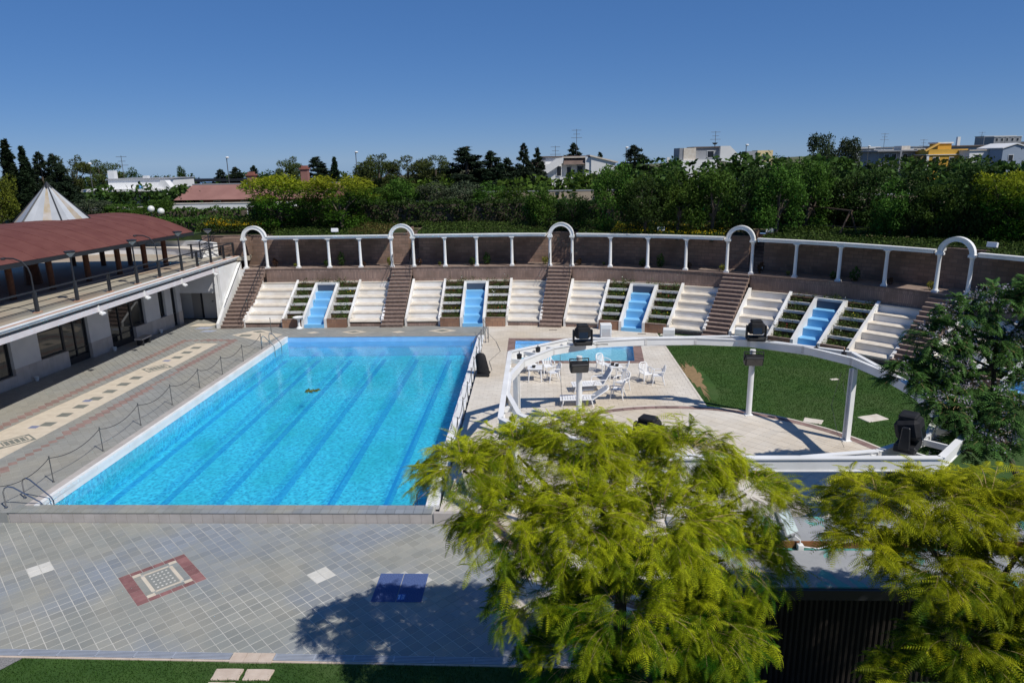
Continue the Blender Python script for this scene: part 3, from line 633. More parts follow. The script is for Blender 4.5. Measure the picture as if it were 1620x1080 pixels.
rail('pool_ladder', 'bent steel ladder handrails at the near right pool corner under the golden tree', [hoop(6.85,.35,-1.05,-.2), hoop(6.85,1.0,-1.05,-.2)])
t = thing('corner_rail', 'thin metal frame rail on the deck at the far right pool corner', 'railing', (6.9,20.6,0))
for a in ((6.35,22.3),(6.8,20.2)):
    b = MB(); b.tube([(a[0],a[1],0),(a[0],a[1],.95)], .018, 6); b.build('upright', POSTM, t)
b = MB(); b.tube([(6.35,22.3,.93),(6.8,20.2,.93)], .014, 6); b.tube([(6.35,22.3,.5),(6.8,20.2,.5)], .010, 6); b.build('rail_tube', POSTM, t)
t = thing('lifebuoy_pole', 'thin pole standing on the deck at the far left pool corner', 'pole', (-7.0,22.6,0))
b = MB(); b.lathe([(.09,0),(.07,.03),(.02,.05),(.02,1.0)], (-7.0,22.6,0), 8); b.build('pole', POSTM, t)
b = MB(); b.lathe([(.03,0),(.03,.06)], (-7.0,22.6,1.0), 8); b.build('cap', POSTM, t)
# ---------------------------------------------------------------- wading pool
kp = thing('wading_pool', 'small shallow pool with brown tile border in the cream deck', 'pool', (11.7,18.4,0))
cx = sum(p[0] for p in KP)/4; cy = sum(p[1] for p in KP)/4
def lerp(a, c, t): return (a[0]+(c[0]-a[0])*t, a[1]+(c[1]-a[1])*t)
KI = [(KP[0][0]+.42,KP[0][1]+.36),(KP[1][0]-.47,KP[1][1]+.36),(KP[2][0]-.47,KP[2][1]-.36),(KP[3][0]+.42,KP[3][1]-.36)]
for s in range(4):
    a, c, ai, ci = KP[s], KP[(s+1)%4], KI[s], KI[(s+1)%4]; n = 24 if s % 2 == 0 else 16
    for k in range(n):
        t0, t1 = (k+.02)/n, (k+.98)/n
        q = [lerp(a,c,t0), lerp(a,c,t1), lerp(ai,ci,t1), lerp(ai,ci,t0)]
        b = MB(); b.extr([(x,y,.012) for x, y in q], (0,0,-.08)); b.build('border_tile', PURPLE, kp)
    b = MB(); b.extr([(a[0],a[1],-.07),(c[0],c[1],-.07),(ci[0],ci[1],-.07),(ai[0],ai[1],-.07)], (0,0,-.45)); b.build('pool_wall', WALLM, kp)
b = MB(); b.add([(x,y,-.5) for x, y in KI], [(0,1,2,3)]); b.build('pool_floor', mosaic('pale_blue_painted_caustics', (.16,.50,.70), (.38,.76,.88), (.2,.56,.7), 7), kp, flip=False)
b = MB(); b.add([(x,y,-.13) for x, y in KI], [(0,1,2,3)]); struct(b.build('water', water_mat('wading_water', (.95,.99,1), 6, .05), flip=False))

# ---------------------------------------------------------------- seating terraces
UA = [-9.95, .36, 10.65, 20.85, 31.0, 41.2]
NTH = ['first','second','third','fourth','fifth','sixth']
DZ, DO, Z0 = .39, .74, .36
OW = 3.85                                                   # face of the upper wall
ZT = 3.25                                                   # gallery level
def slope_wall(u0, u1, name, m, parent, o0=-.02, o1=3.72, zf=.52, zb=2.48, z0=-.05):
    b = MB()
    pr = [(o0,z0),(o0,zf),(o0+.12,zf+.02),(o1,zb),(o1,z0)]
    a = [(*TP(u0,o),z) for o, z in pr]; c = [(*TP(u1,o),z) for o, z in pr]; n = len(pr)
    b.add(a+c, [tuple(range(n)), tuple(range(n,2*n))[::-1]] + [(i,(i+1)%n,n+(i+1)%n,n+i) for i in range(n)])
    return b.build(name, m, parent)
def seat_block(u0, u1, label):
    t = thing('seating_block', label, 'seating', (*TP((u0+u1)/2,0),0), 0, 'white stepped seating blocks')
    b = MB(); b.cbox(u0+.15, u1-.15, .0, .9, -.05, Z0-.08); wall_uv(b.build('base_wall', BROWN, t))
    for k in range(5):
        z = Z0+k*DZ
        b = MB(); b.cbox(u0+.15, u1-.15, k*DO-.03 if k else -.05, (k+1)*DO+.02, z-.07, z, 1); b.cbox(u0+.15, u1-.15, k*DO, (k+1)*DO, z-DZ-.002 if k else z-.16, z-.07, 0)
        b.build('bench_step', [SEATW, CREAM], t)
    b = MB(); b.cbox(u0+.15, u1-.15, 5*DO, OW+.02, 1.8, Z0+5*DZ-.06, 0); b.cbox(u0+.15, u1-.15, 5*DO-.03, OW+.02, Z0+5*DZ-.06, Z0+5*DZ, 1); b.build('top_ledge', [SEATW, CREAM], t)
    slope_wall(u0, u0+.15, 'side_wall', SEATW, t); slope_wall(u1-.15, u1, 'side_wall', SEATW, t)
    return t
def stair(ua, label, left=False):
    d = -.3 if left else -.1
    t = thing('stairway', label, 'stairs', (*TP(ua,0),0), 0, 'brown stone stairways')
    nst = 16; rise = ZT/nst; o0 = -.38; run = (4.0-o0)/nst
    for k in range(nst):
        sh = d*(1-k/nst); o = o0+k*run
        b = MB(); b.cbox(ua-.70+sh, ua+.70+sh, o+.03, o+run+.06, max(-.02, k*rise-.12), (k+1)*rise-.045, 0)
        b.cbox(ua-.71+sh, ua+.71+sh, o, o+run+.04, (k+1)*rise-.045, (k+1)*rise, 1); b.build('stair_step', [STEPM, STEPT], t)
    return t
PLG = leaf_mat('planter_leaves', (.035,.07,.015), (.09,.13,.03), .25, .45)
PLR = mat('red_flower', (.45,.03,.04), None, .6); PLW = mat('white_flower', (.7,.7,.66), None, .6); PLY = mat('yellow_flower', (.75,.55,.02), None, .6)
def leaf_quads(P, size, up=.4, asp=.55, g=nrg):
    # diamond leaves at points P: returns verts, faces
    n = len(P); d = g.normal(size=(n,3)); d[:,2] = d[:,2]*.7+up*.3; d /= np.linalg.norm(d,axis=1)[:,None]
    q = g.normal(size=(n,3)); s = np.cross(d, q); s /= np.linalg.norm(s,axis=1)[:,None]+1e-9
    L = (size*g.uniform(.6,1.3,n))[:,None]; w_ = L*asp
    V = np.stack([P-d*L, P+s*w_, P+d*L, P-s*w_], 1).reshape(-1,3)
    return V, np.arange(4*n).reshape(-1,4)
def bed_plants(parent, u0, u1, o0, o1, z, n, flower=None, name='planting'):
    pts = []
    for c in range(max(2, int(n/26))):
        u = rng.uniform(u0+.08, u1-.08); o = rng.uniform(o0+.05, o1-.08); r = rng.uniform(.07, .18); hh = rng.uniform(.10, .30)
        x, y = TP(u, o); q = nrg.normal(size=(26,3))*[r, r, hh*.5]+[x, y, z+hh*.6]; pts.append(q)
    P = np.concatenate(pts); P[:,2] = np.maximum(P[:,2], z+.01)
    V, F = leaf_quads(P, .045); o = raw_mesh(name, V-np.array(ORG[parent.name]), F, PLG, parent, attr=np.repeat(nrg.uniform(0,1,len(P)),4)); stuff(o)
    if flower:
        P2 = P[nrg.integers(0,len(P),12)]+[0,0,.05]; V, F = leaf_quads(P2, .035, asp=.9); o = raw_mesh('flowers', V-np.array(ORG[parent.name]), F, flower, parent); stuff(o)
def planter(u0, u1, label, side, seed):
    t = thing('planter_terrace', label, 'planter', (*TP((u0+u1)/2,0),0), 0, 'stepped planters beside the blue cascades')
    b = MB(); b.cbox(u0+.01, u1-.01, -.30, -.18, -.05, .56); wall_uv(b.build('front_wall', TERRA, t))
    b = MB(); b.cbox(u0+.01, u1-.01, -.31, -.16, .56, .60); b.build('front_cap', STEPT, t)
    for k in range(5):
        o = k*DO-.16 if k == 0 else k*DO; z = .44+k*DZ
        b = MB(); b.cbox(u0+.01, u1-.01, o+.02, (k+1)*DO+.01, z-.5, z, n=1); b.build('soil_bed', SOIL, t)
        if k:
            b = MB(); b.cbox(u0+.005, u1-.005, o-.03, o+.09, z-.10, z+.05); b.build('planter_kerb', WHITE2, t)
        bed_plants(t, u0, u1, o+.05, (k+1)*DO-.06, z, 420 + 90*((seed+k) % 3), (None, PLR, None, PLW, None, PLY)[(seed*2+k) % 6])
    return t
def cascade(u0, u1, label, k):
    t = thing('water_cascade', label, 'cascade', (*TP((u0+u1)/2,0),0), 0, 'dry blue stepped cascades')
    slope_wall(u0+.0, u0+.17, 'side_wall', WHITE2, t, -.34, 3.15, .60, 2.33); slope_wall(u1-.17, u1, 'side_wall', WHITE2, t, -.34, 3.15, .60, 2.33)
    b = MB(); b.cbox(u0, u1, 3.152, 3.36, .5, 2.36); b.build('top_beam', WHITE2, t)
    b = MB(); b.cbox(u0+.17, u1-.17, 3.10, 3.15, 1.7, 2.22); b.build('spill_slot', mat('dark_slot', (.06,.08,.12), None, .7) if k == 0 else bpy.data.materials['dark_slot'], t)
    for i in range(5):
        z = .14+i*.415; o = -.30+i*.70 if i else -.34
        b = MB(); b.cbox(u0+.172, u1-.172, o, 3.10, z-.45 if i else -.05, z); b.build('cascade_step', BLUEP, t)
    b = MB(); b.cbox(u0+.17, u1-.17, -.36, -.341, -.05, .22); b.build('basin_rim', BLUEP, t)
    return t
for s in range(5):
    a = UA[s]+.70; w_ = UA[s+1]-UA[s]-1.40; u = a
    W = [w_*v/8.95 for v in (2.35,1.30,1.65,1.30,2.35)]
    if s == 0: a -= 0; 
    left_l = 'white stepped seating right of the %s stair' % NTH[s]; right_l = 'white stepped seating left of the %s stair' % NTH[s+1] if s < 4 else 'white stepped seating at the far right end behind the dark leafy tree'
    seat_block(u-.35 if s == 0 else u, u+W[0], left_l); u += W[0]
    planter(u, u+W[1], 'stepped planter with low plants on the left of the %s blue cascade' % NTH[s], 0, s*2); u += W[1]
    cascade(u, u+W[2], '%s dry blue stepped cascade from the left' % NTH[s], s); u += W[2]
    planter(u, u+W[3], 'stepped planter with low plants on the right of the %s blue cascade' % NTH[s], 1, s*2+1); u += W[3]
    seat_block(u, u+W[4], right_l)
    # top bed behind the cascade
    p0, p1 = a+W[0], a+W[0]+W[1]+W[2]+W[3]
    t = thing('top_bed', 'narrow planted bed above the %s blue cascade' % NTH[s], 'planter', (*TP((p0+p1)/2,3.5),2.2), 0, 'planted beds above the cascades')
    b = MB(); b.cbox(p0+.01, p1-.01, 3.38, OW-.02, 1.9, 2.26); b.build('soil_bed', SOIL, t)
    b = MB(); b.cbox(p0+.01, p1-.01, OW-.1, OW+.02, 2.2, 2.36); b.build('back_kerb', CREAM, t)
    bed_plants(t, p0, p1, 3.42, 3.7, 2.26, 420, PLW)
for s in range(5):
    stair(UA[s], ['brown stone stairway at the far left beside the white stringer wall','brown stone stairway in line with the middle of the swimming pool','brown stone stairway behind the left end of the wading pool','brown stone stairway rising above the white pedestals and the right lawn','brown stone stairway at the right, partly hidden by the dark leafy tree'][s], s == 0)
# upper wall, gallery floor, back wall, roof slabs with garden
STW = mat('gallery_floor_tile', (.22,.16,.13), (.30,.23,.19), .85, 3)
for s in range(6):
    a = UA[s]+.72; c = UA[s+1]-.72 if s < 5 else UA[s]+6
    b = MB(); b.cbox(a, c, OW, OW+.22, 1.6, ZT-.05); t = wall_uv(b.build('terrace_wall', BROWN)); tag(t, 'brown tiled parapet wall above the seating, between the %s and %s arches' % (NTH[s], NTH[s+1] if s < 5 else 'last'), 'wall', 'brown parapet walls above the seating')
    b = MB(); b.cbox(a-.02, c+.02, OW-.03, OW+.24, ZT-.05, ZT+.01); o = b.build('wall_cap', STEPM, t)
for i, (a, c) in enumerate(((-13.2, UA[0]-.75),)):
    b = MB(); b.cbox(a, c, OW, OW+.22, -.1, ZT-.02); b.build('left_wall_filler', WHITE2) ; bpy.data.objects['left_wall_filler']['kind'] = 'structure'; bpy.data.objects['left_wall_filler'].name = 'stair_side_wall'
b = MB(); b.cbox(-13, 46, 4.0, 6.3, ZT-.3, ZT-.012, n=40); struct(b.build('gallery_floor', STW))
b = MB(); b.cbox(-13, 46, 4.09, 8.35, -.6, ZT-.31, n=40); struct(b.build('terrace_core', STEPM))
OB = 5.95; ZG = 5.40
def open_stair(s): return s in (1, 3)
for s in range(6):
    ua = UA[s]
    a = ua+.80; c = UA[s+1]-.80 if s < 5 else ua+6
    if s == 0: a = -14.5
    elif not open_stair(s): a = ua-.80
    else: a = ua+.86
    if s < 5: c = UA[s+1]-.80 if not open_stair(s+1) else UA[s+1]+.12
    b = MB(); b.cbox(a, c, OB, OB+.25, ZT-.02, ZG-.06); t = wall_uv(b.build('gallery_back_wall', BROWNB)); tag(t, 'dark brown block wall behind the columns, running right from the %s arch' % NTH[s], 'wall', 'brown back walls of the gallery')
    b = MB(); b.cbox(a, c, OB-.04, OB+.29, ZG-.06, ZG); b.build('wall_cap', STEPM, t)
for s in (1, 3):                                            # stairs that climb through the back wall
    ua = UA[s]; t = thing('garden_stair', 'steep brown stair climbing to the garden behind the %s arch' % NTH[s], 'stairs', (*TP(ua+.5,6),ZT), 0, 'stairs climbing from the gallery to the garden')
    for k in range(11):
        b = MB(); b.cbox(ua+.16, ua+.82, OB-.25+k*.22, OB+.02+k*.22, ZT+k*.19, ZT+(k+1)*.19); b.build('stair_step', STEPM, t)
    for q in (ua+.02, ua+.84): b = MB(); b.cbox(q, q+.12, OB+.26, OB+2.4, ZT, ZG+.25); wall_uv(b.build('cheek_wall', BROWNB, t))
GREENM = mat('garden_green', (.020,.035,.010), (.045,.075,.018), .95, 1.2, bump=.6, bscale=20, c3=(.04,.035,.015), s3=.4)
b = MB(); rb = MB()
for s in range(6):
    ua = UA[s]; a = ua+.95; c = UA[s+1]-.95 if s < 5 else ua+6
    aa = a
    if s == 2:                                              # open slats over part of the third bay
        aa = a+3.2
        for k in range(6): u = a+.25+k*.52; rb.cbox(u, u+.16, 4.42, OB, ZG-.12, ZG, n=1)
    rb.cbox(aa, c, 4.42, OB+.25, ZG-.16, ZG-.005)
struct(rb.build('gallery_roof', WHITE2))
for s in range(6):
    ua = UA[s]; a = ua+.95; c = UA[s+1]-.95 if s < 5 else ua+6
    b.cbox(a+(3.2 if s == 2 else 0), c, 4.50, OB+.2, ZG-.005, ZG+.05)
    if s in (1, 3): b.cbox(ua+.97, c, OB+.2, 8.4, ZG-.35, ZG+.06); 
    else: b.cbox(ua-.95 if s else -16, c, OB+.29, 8.4, ZG-.35, ZG+.05)
    if s < 5 and s+1 in (1, 3): b.cbox(c, UA[s+1]+.02, OB+.29, 8.4, ZG-.35, ZG+.045)
b.cbox(-40, -16, OB+.29, 8.4, ZG-.35, ZG+.05)
struct(b.build('garden_bed', GREENM))
# ---------------------------------------------------------------- arches and colonnade
def col_parts(b, x, y, z0, h, rz):
    b.obox((x,y,z0+.05), .15, .15, .05, rz); b.lathe([(.135,.10),(.14,.14),(.115,.17),(.105,.2),(.092,h-.26),(.10,h-.22),(.10,h-.17),(.115,h-.15)], (x,y,z0), 12)
    b.lathe([(.105,h-.15),(.15,h-.06),(.16,h-.05)], (x,y,z0), 8)
    b.obox((x,y,z0+h-.025), .17, .17, .025, rz)
OC = 4.15; HC = 2.02
for s in range(5):
    ua = UA[s]; x, y = TP(ua, OC); rz = TA(ua)
    t = thing('white_arch', 'white round arch on two columns over the %s' % ['leftmost stairway beside the left building','stairway in line with the pool','stairway behind the wading pool','stairway above the right lawn','rightmost stairway'][s], 'arch', (x,y,ZT), 0, 'white arches of the colonnade')
    R3 = Matrix.Rotation(rz, 3, 'Z')
    for sx in (-.76, .76):
        q = R3 @ Vector((sx,0,0)); b = MB(); col_parts(b, x+q.x, y+q.y, ZT, HC, rz); b.build('column', WHITE, t, smooth=True)
    b = MB(); n = 22
    def ring(r0, r1, y0, y1):
        vs = []
        for k in range(n+1):
            a = math.pi*k/n
            for r, yy in ((r0,y0),(r1,y0),(r1,y1),(r0,y1)):
                q = R3 @ Vector((r*math.cos(a), yy, 0)); vs.append((x+q.x, y+q.y, ZT+HC+.06+r*math.sin(a)))
        b.add(vs, [(0,1,2,3),(n*4+3,n*4+2,n*4+1,n*4)] + [(k*4+j,(k+1)*4+j,(k+1)*4+(j+1)%4,k*4+(j+1)%4) for k in range(n) for j in range(4)])
    ring(.67,.84,-.11,.11); ring(.64,.68,-.13,.13); ring(.83,.88,-.14,.14)
    for sx in (-.76,.76): q = R3 @ Vector((sx,0,0)); b.obox((x+q.x,y+q.y,ZT+HC+.04), .17,.16,.04, rz)
    b.build('arch_ring', WHITE, t, smooth=True)
for s in range(6):
    a = UA[s]+.76+.16; c = UA[s+1]-.76-.16 if s < 5 else UA[s]+6
    t = thing('colonnade', 'white column row with beam between the %s and %s arches' % (NTH[s], NTH[s+1] if s < 5 else 'hidden sixth'), 'colonnade', (*TP((a+c)/2,OC),ZT), 0, 'white colonnade bays')
    for k in range(3):
        u = UA[s]+.76+(UA[min(s+1,5)]-UA[s]-1.52)*(k+1)/4 if s < 5 else UA[s]+.76+2.3*(k+1)
        x, y = TP(u, OC); b = MB(); col_parts(b, x, y, ZT, HC, TA(u)); b.build('column', WHITE, t, smooth=True)
    b = MB(); b.cbox(a, c, OC-.12, OC+.14, ZT+HC+.002, ZT+HC+.15); b.cbox(a-.02, c+.02, OC-.19, OC+.22, ZT+HC+.15, ZT+HC+.21); b.build('beam', WHITE, t)
# small plants along the gallery
def shrub_mesh(name, n, r, h, size, up=.5):
    P = nrg.normal(size=(n,3)); P /= np.linalg.norm(P,axis=1)[:,None]; P *= (nrg.uniform(.2,1,n)**.5)[:,None]; P = P*[r,r,h/2]+[0,0,h/2]
    V, F = leaf_quads(P, size, up); return V, F, np.repeat(P[:,2]/h, 4)
SHM = {}
for nm, cin, cout in (('green_shrub',(.03,.06,.012),(.07,.13,.025)),('reddish_shrub',(.06,.035,.02),(.11,.06,.03)),('yellow_green_shrub',(.10,.12,.02),(.28,.28,.04))):
    V, F, A = shrub_mesh(nm, 170, .28, .55, .06); o = raw_mesh(nm, V, F, leaf_mat(nm, cin, cout, .3), attr=A); SHM[nm] = o.data; bpy.data.objects.remove(o)
k = 0
for s in range(5):
    for f, nm, sc_ in ((.10,'reddish_shrub',1.0),(.24,'yellow_green_shrub',.5),(.46,'green_shrub',1.1),(.56,'green_shrub',1.3),(.72,'reddish_shrub',.7),(.90,'yellow_green_shrub',1.0)):
        u = UA[s]+f*(UA[s+1]-UA[s]); x, y = TP(u, 4.75+rng.uniform(-.1,.2))
        o = bpy.data.objects.new('gallery_shrub', SHM[nm]); COL.objects.link(o); o.location = (x,y,ZT-.02); o.scale = (sc_*.8,sc_*.8,sc_*rng.uniform(.8,1.4)); o.rotation_euler.z = rng.uniform(0,6)
        tag(o, '%s by the gallery wall in the %s bay, %s' % ({'reddish_shrub':'dull reddish shrub','yellow_green_shrub':'yellow green shrub','green_shrub':'green shrub'}[nm], NTH[s], {.10:'just right of the arch',.24:'near the first column',.46:'left of the middle column',.56:'right of the middle column',.72:'by the third column',.90:'beside the next arch'}[f]), 'shrub', 'shrubs in the gallery behind the columns')
# handrails of the stairs
def stair_rail(ua, side, label, o0, o1, m=DARK):
    sh = -.3 if ua < -5 else -.1
    u = ua+side*.66
    zz = lambda o: ZT*(o+.38)/4.38
    t = thing('stair_handrail', label, 'handrail', (*TP(u,o0),max(0,zz(o0))), 0, 'black iron stair handrails')
    P = lambda o, h: (*TP(u+sh*(1-(o+.38)/4.38), o), max(0,zz(o))+h)
    b = MB(); b.tube([P(o0,.9),P(o1,.9)], .022, 6); b.tube([P(o0,.5),P(o1,.5)], .014, 5); b.build('rail', m, t)
    for k in range(max(2, int((o1-o0)/.9)+1)):
        o = o0+(o1-o0)*k/max(1, int((o1-o0)/.9)); b = MB(); b.tube([P(o,-.05),P(o,.92)], .018, 5); b.build('baluster', m, t)
stair_rail(UA[0], 1, 'long black iron handrail down the right side of the leftmost stairway', -.3, 4.1)
for s in (1,2):
    stair_rail(UA[s], -1, 'short black iron rail at the top left of the %s stairway' % NTH[s], 3.0, 4.0); stair_rail(UA[s], 1, 'short black iron rail at the top right of the %s stairway' % NTH[s], 3.0, 4.0)
# white pedestal fountain in the first cascade
x, y = TP(-5.75, -.45); t = thing('pedestal_fountain', 'white pedestal basin standing in front of the first blue cascade', 'fountain', (x,y,0))
b = MB(); b.lathe([(.2,0),(.18,.06),(.09,.14),(.075,.5),(.11,.6)], (x,y,0), 12); b.build('pedestal', WHITE, t, smooth=True)
b = MB(); b.lathe([(.1,.6),(.3,.68),(.36,.76),(.33,.77),(.2,.71),(.02,.7)], (x,y,0), 16); b.build('bowl', WHITE, t, smooth=True)
# ---------------------------------------------------------------- garden: ground cover, flowers, lamps, wire
GCM = leaf_mat('ground_cover_leaf', (.025,.05,.010), (.075,.12,.022), .25, .4)
def cover(name, u0, u1, o0, o1, n, m, size, zb=.0, hh=.22, avoid=True, label=None):
    U_ = nrg.uniform(u0,u1,n); O_ = nrg.uniform(o0,o1,n)
    if avoid:
        keep = np.ones(n, bool)
        for s in range(5):
            keep &= ~((np.abs(U_-UA[s]) < 1.0) & (O_ < (8.3 if s in (1,3) else OB+.1)))
        U_, O_ = U_[keep], O_[keep]
    P = np.array([(*TP(a, o), 0) for a, o in zip(U_, O_)])
    bump = .10+.10*np.sin(U_*1.7)+.06*np.sin(U_*4.1+O_*3)
    P[:,2] = ZG+.03+zb+.075*np.maximum(0,O_-4.5)+np.abs(nrg.normal(size=len(P)))*.4*np.maximum(.12, bump+hh-.1)
    V, F = leaf_quads(P, size, .8); o = raw_mesh(name, V, F, m, attr=np.repeat(nrg.uniform(0,1,len(P)),4)); stuff(o, label, 'ground cover'); return o
cover('ground_cover', -10, 36, 4.42, 9.2, 52000, GCM, .07, label='low green ground cover filling the garden bed above the colonnade')
DRYM = leaf_mat('dry_cover_leaf', (.05,.04,.012), (.12,.09,.03), .2, .4)
cover('dry_cover', -3.5, 0, 4.5, 8.4, 4500, DRYM, .06, .05, label='brownish dry ground cover left of the second arch')
cover('dry_cover', 14, 20, 5.5, 8.4, 3000, DRYM, .06, .05, label='brownish ground cover mixed with yellow flowers')
FLM = leaf_mat('yellow_petals', (.55,.42,.01), (.75,.60,.03), .2, .2)
cover('yellow_flowers', 13.5, 20.2, 4.6, 7.6, 2400, FLM, .05, .12, label='band of small yellow flowers along the colonnade edge between third and fourth arches')
cover('yellow_flowers', -14.5, -10.2, 6.3, 8.2, 1500, FLM, .06, .5, avoid=False, label='yellow flowering bush behind the first arch')
cover('flower_bush', -15, -9.2, 6.2, 8.4, 5000, GCM, .08, .2, .9, avoid=False, label='green leaves of the flowering bush behind the first arch')
cover('ivy_fringe', 1.5, 9.6, 4.35, 4.5, 900, GCM, .06, -.06, .1, label='ivy fringe hanging over the beam between second and third arches')
cover('ivy_fringe', -3.2, -.9, 4.3, 4.5, 400, GCM, .06, -.06, .1, label='ivy fringe hanging over the beam left of the second arch')
LAMPW = mat('white_lamp_box', (.75,.76,.78), None, .5)
for k, (u, o, lb) in enumerate(((-4.5,5.0,'small white box floodlight on a stake in the garden above the first bay'),(16.3,5.1,'small white box floodlight on a stake in the garden above the third bay'),(21.9,6.2,'small white box floodlight right of the fourth arch'),(31.9,5.6,'grey box floodlight right of the fifth arch'))):
    x, y = TP(u, o); t = thing('garden_floodlight', lb, 'floodlight', (x,y,ZG), TA(u), 'box floodlights in the garden'); ORG[t.name] = Vector((0,0,0))
    b = MB(); b.tube([(0,0,-.05),(0,0,.22)], .02, 6); b.build('stake', DARK, t, local=True)
    b = MB(); b.obox((0,0,.36), .24,.10,.13, m=Matrix.Rotation(-.25,3,'X')); b.build('lamp_box', LAMPW, t, local=True, bevel=.015)
    b = MB(); b.obox((0,-.10,.34), .20,.008,.10, m=Matrix.Rotation(-.25,3,'X')); b.build('lamp_glass', mat('lamp_glass_grey', (.35,.38,.42), None, .2) if k == 0 else bpy.data.materials['lamp_glass_grey'], t, local=True)
t = thing('wire_fence', 'low dark wire fence on thin posts at the back edge of the garden bed', 'fence', (*TP(18,8.5),ZG))
for k in range(15): x, y = TP(13+k*1.9, 8.5); b = MB(); b.tube([(x,y,ZG-.1),(x,y,ZG+.62)], .022, 5); b.build('fence_post', DARK, t)
for h in (.3,.58): b = MB(); b.tube([(*TP(13+k*1.9,8.5),ZG+h) for k in range(15)], .012, 4); b.build('wire', DARK, t)

# ---------------------------------------------------------------- left building: lower storey, deck slab, pavilion
ZS = 4.1
def EX(y): return -11.78+.024*(y-8)                         # slab edge
def WX(y): return -15.95+.112*(y-11)                        # lower wall face
bl = thing('pool_house', 'white pool house with dark glazed doors under a wide terrace slab, left of the pool', 'building', (-15.5,15,0))
Y0, Y1 = -6, 29.2
def lbox(b, y0, y1, x0, x1, z0, z1, f, mi=0):               # box following line f between y0 and y1, offsets x0..x1 from it
    b.add([(f(y0)+x0,y0,z0),(f(y0)+x1,y0,z0),(f(y1)+x1,y1,z0),(f(y1)+x0,y1,z0),(f(y0)+x0,y0,z1),(f(y0)+x1,y0,z1),(f(y1)+x1,y1,z1),(f(y1)+x0,y1,z1)], [(0,3,2,1),(4,5,6,7),(0,1,5,4),(1,2,6,5),(2,3,7,6),(3,0,4,7)], mi)
b = MB(); b.extr([(EX(Y0)-.16,Y0,ZS-.02),(EX(Y1)-.16,Y1,ZS-.02),(-30,Y1+4,ZS-.02),(-34,Y0,ZS-.02)], (0,0,-.34)); b.build('terrace_slab', mat('terrace_paving', (.40,.36,.28), (.33,.30,.24), .8, .8, c3=(.38,.29,.21), s3=.2), bl)
for z0, z1, x1, m, nm in ((ZS-.07,ZS+.01,.02,WHITE,'edge_moulding'),(ZS-.13,ZS-.075,-.02,WHITE,'edge_moulding'),(ZS-.19,ZS-.135,-.05,WHITE,'edge_moulding'),(ZS-.36,ZS-.195,-.16,mat('painted_shade_grey', (.22,.23,.26), None, .8),'painted_shade_band')):  # the last, grey strip paints the shade below the mouldings
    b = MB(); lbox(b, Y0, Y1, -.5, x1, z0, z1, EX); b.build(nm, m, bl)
b = MB(); lbox(b, Y0, 25.9, -.75, -.15, ZS-.62, ZS-.365, EX); b.build('edge_beam', mat('pinkish_white_paint', (.66,.62,.63), (.6,.56,.57), .8, 2), bl)
b = MB(); lbox(b, Y0, Y1, -.16, .0, ZS+.012, ZS+.025, EX); b.build('edge_tile_strip', mat('salmon_tile', (.50,.31,.22), (.44,.27,.19), .8, 4), bl)
# lower wall: piers, sills, windows, doors
ZC = ZS-.38
def pier(y0, y1): b = MB(); lbox(b, y0, y1, -.5, 0, .86, ZC, WX); b.build('pier', GREYW, bl); clad(y0, y1, .86, 0)
def clad(y0, y1, h, x): 
    n = max(1, round((y1-y0)/.42))
    for k in range(n): b = MB(); a = y0+(y1-y0)*k/n; c = y0+(y1-y0)*(k+1)/n; lbox(b, a+.004, c-.004, x-.45, x+.02, -.02, h, WX); b.build('stone_panel', STONEW, bl)
def window(y0, y1, z0, z1, mull, trans, name='window', solid=0):
    b = MB(); f = .05
    for z in ((z0,z0+f*1.6),(z1-f,z1)) + tuple((tz-f/2,tz+f/2) for tz in trans): lbox(b, y0, y1, -.26, -.16, z[0], z[1], WX)
    for y in (y0, y1-f*1.3) + tuple(mull): lbox(b, y, y+f*1.3, -.265, -.155, z0, z1, WX)
    if solid: lbox(b, y0, y1, -.25, -.165, z0, z0+solid, WX)
    fr = b.build(name, DARK, bl)
    b = MB(); lbox(b, y0+.02, y1-.02, -.215, -.205, z0, z1, WX); g = b.build('pane', GLASSD, fr); ORG[g.name] = ORG[bl.name]
zt = 3.0
clad(9.0, 12.3, .55, 0); window(9.0, 12.3, .55, zt, (10.6,), (2.2,)); 
pier(12.3, 13.95); clad(13.95, 15.75, .86, 0); window(13.95, 15.75, .86, zt, (), (2.2,)); window(15.75, 17.45, 0, zt, (16.55,), (2.35, .72), 'glass_door', .35)
pier(17.45, 19.1); window(19.1, 21.2, 0, zt, (20.1,), (2.35, .72), 'glass_door', .35); window(21.2, 22.3, .86, zt, (), (2.35,)); clad(21.2, 22.3, .86, 0)
b = MB(); lbox(b, 22.3, 23.7, -.5, 0, .86, ZC, WX); b.build('pier', GREYW, bl); clad(22.3, 25.0, .86, 0)
window(23.7, 24.35, .9, 2.9, (), (2.5,)); b = MB(); lbox(b, 24.35, 25.0, -.5, 0, .86, ZC, WX); b.build('pier', GREYW, bl)
b = MB(); lbox(b, 23.7, 24.35, -.5, 0, 2.9, ZC, WX); b.build('lintel', GREYW, bl)
window(25.0, 25.55, 0, 2.9, (), (2.4,.8), 'glass_door', .2); pier(25.55, 26.0)
for y0, y1 in ((9.0,12.3),(13.95,17.45),(19.1,22.3),(25.0,25.55)): b = MB(); lbox(b, y0, y1, -.5, -.12, zt if y0 < 25 else 2.9, ZC, WX); b.build('lintel', GREYW, bl)
b = MB(); b.extr([(WX(5)-.3,5,-.02),(WX(26)-.3,26,-.02),(WX(26)-4,26,-.02),(WX(5)-4,5,-.02)], (0,0,-.02)); b.build('inner_floor', SLATEF, bl)
b = MB(); lbox(b, 5, 30, -4.1, -4.0, 0, ZC, WX); b.build('inner_wall', GREYW, bl)
b = MB(); lbox(b, 5, 9.0, -.5, 0, 0, ZC, WX); b.build('pier', GREYW, bl)
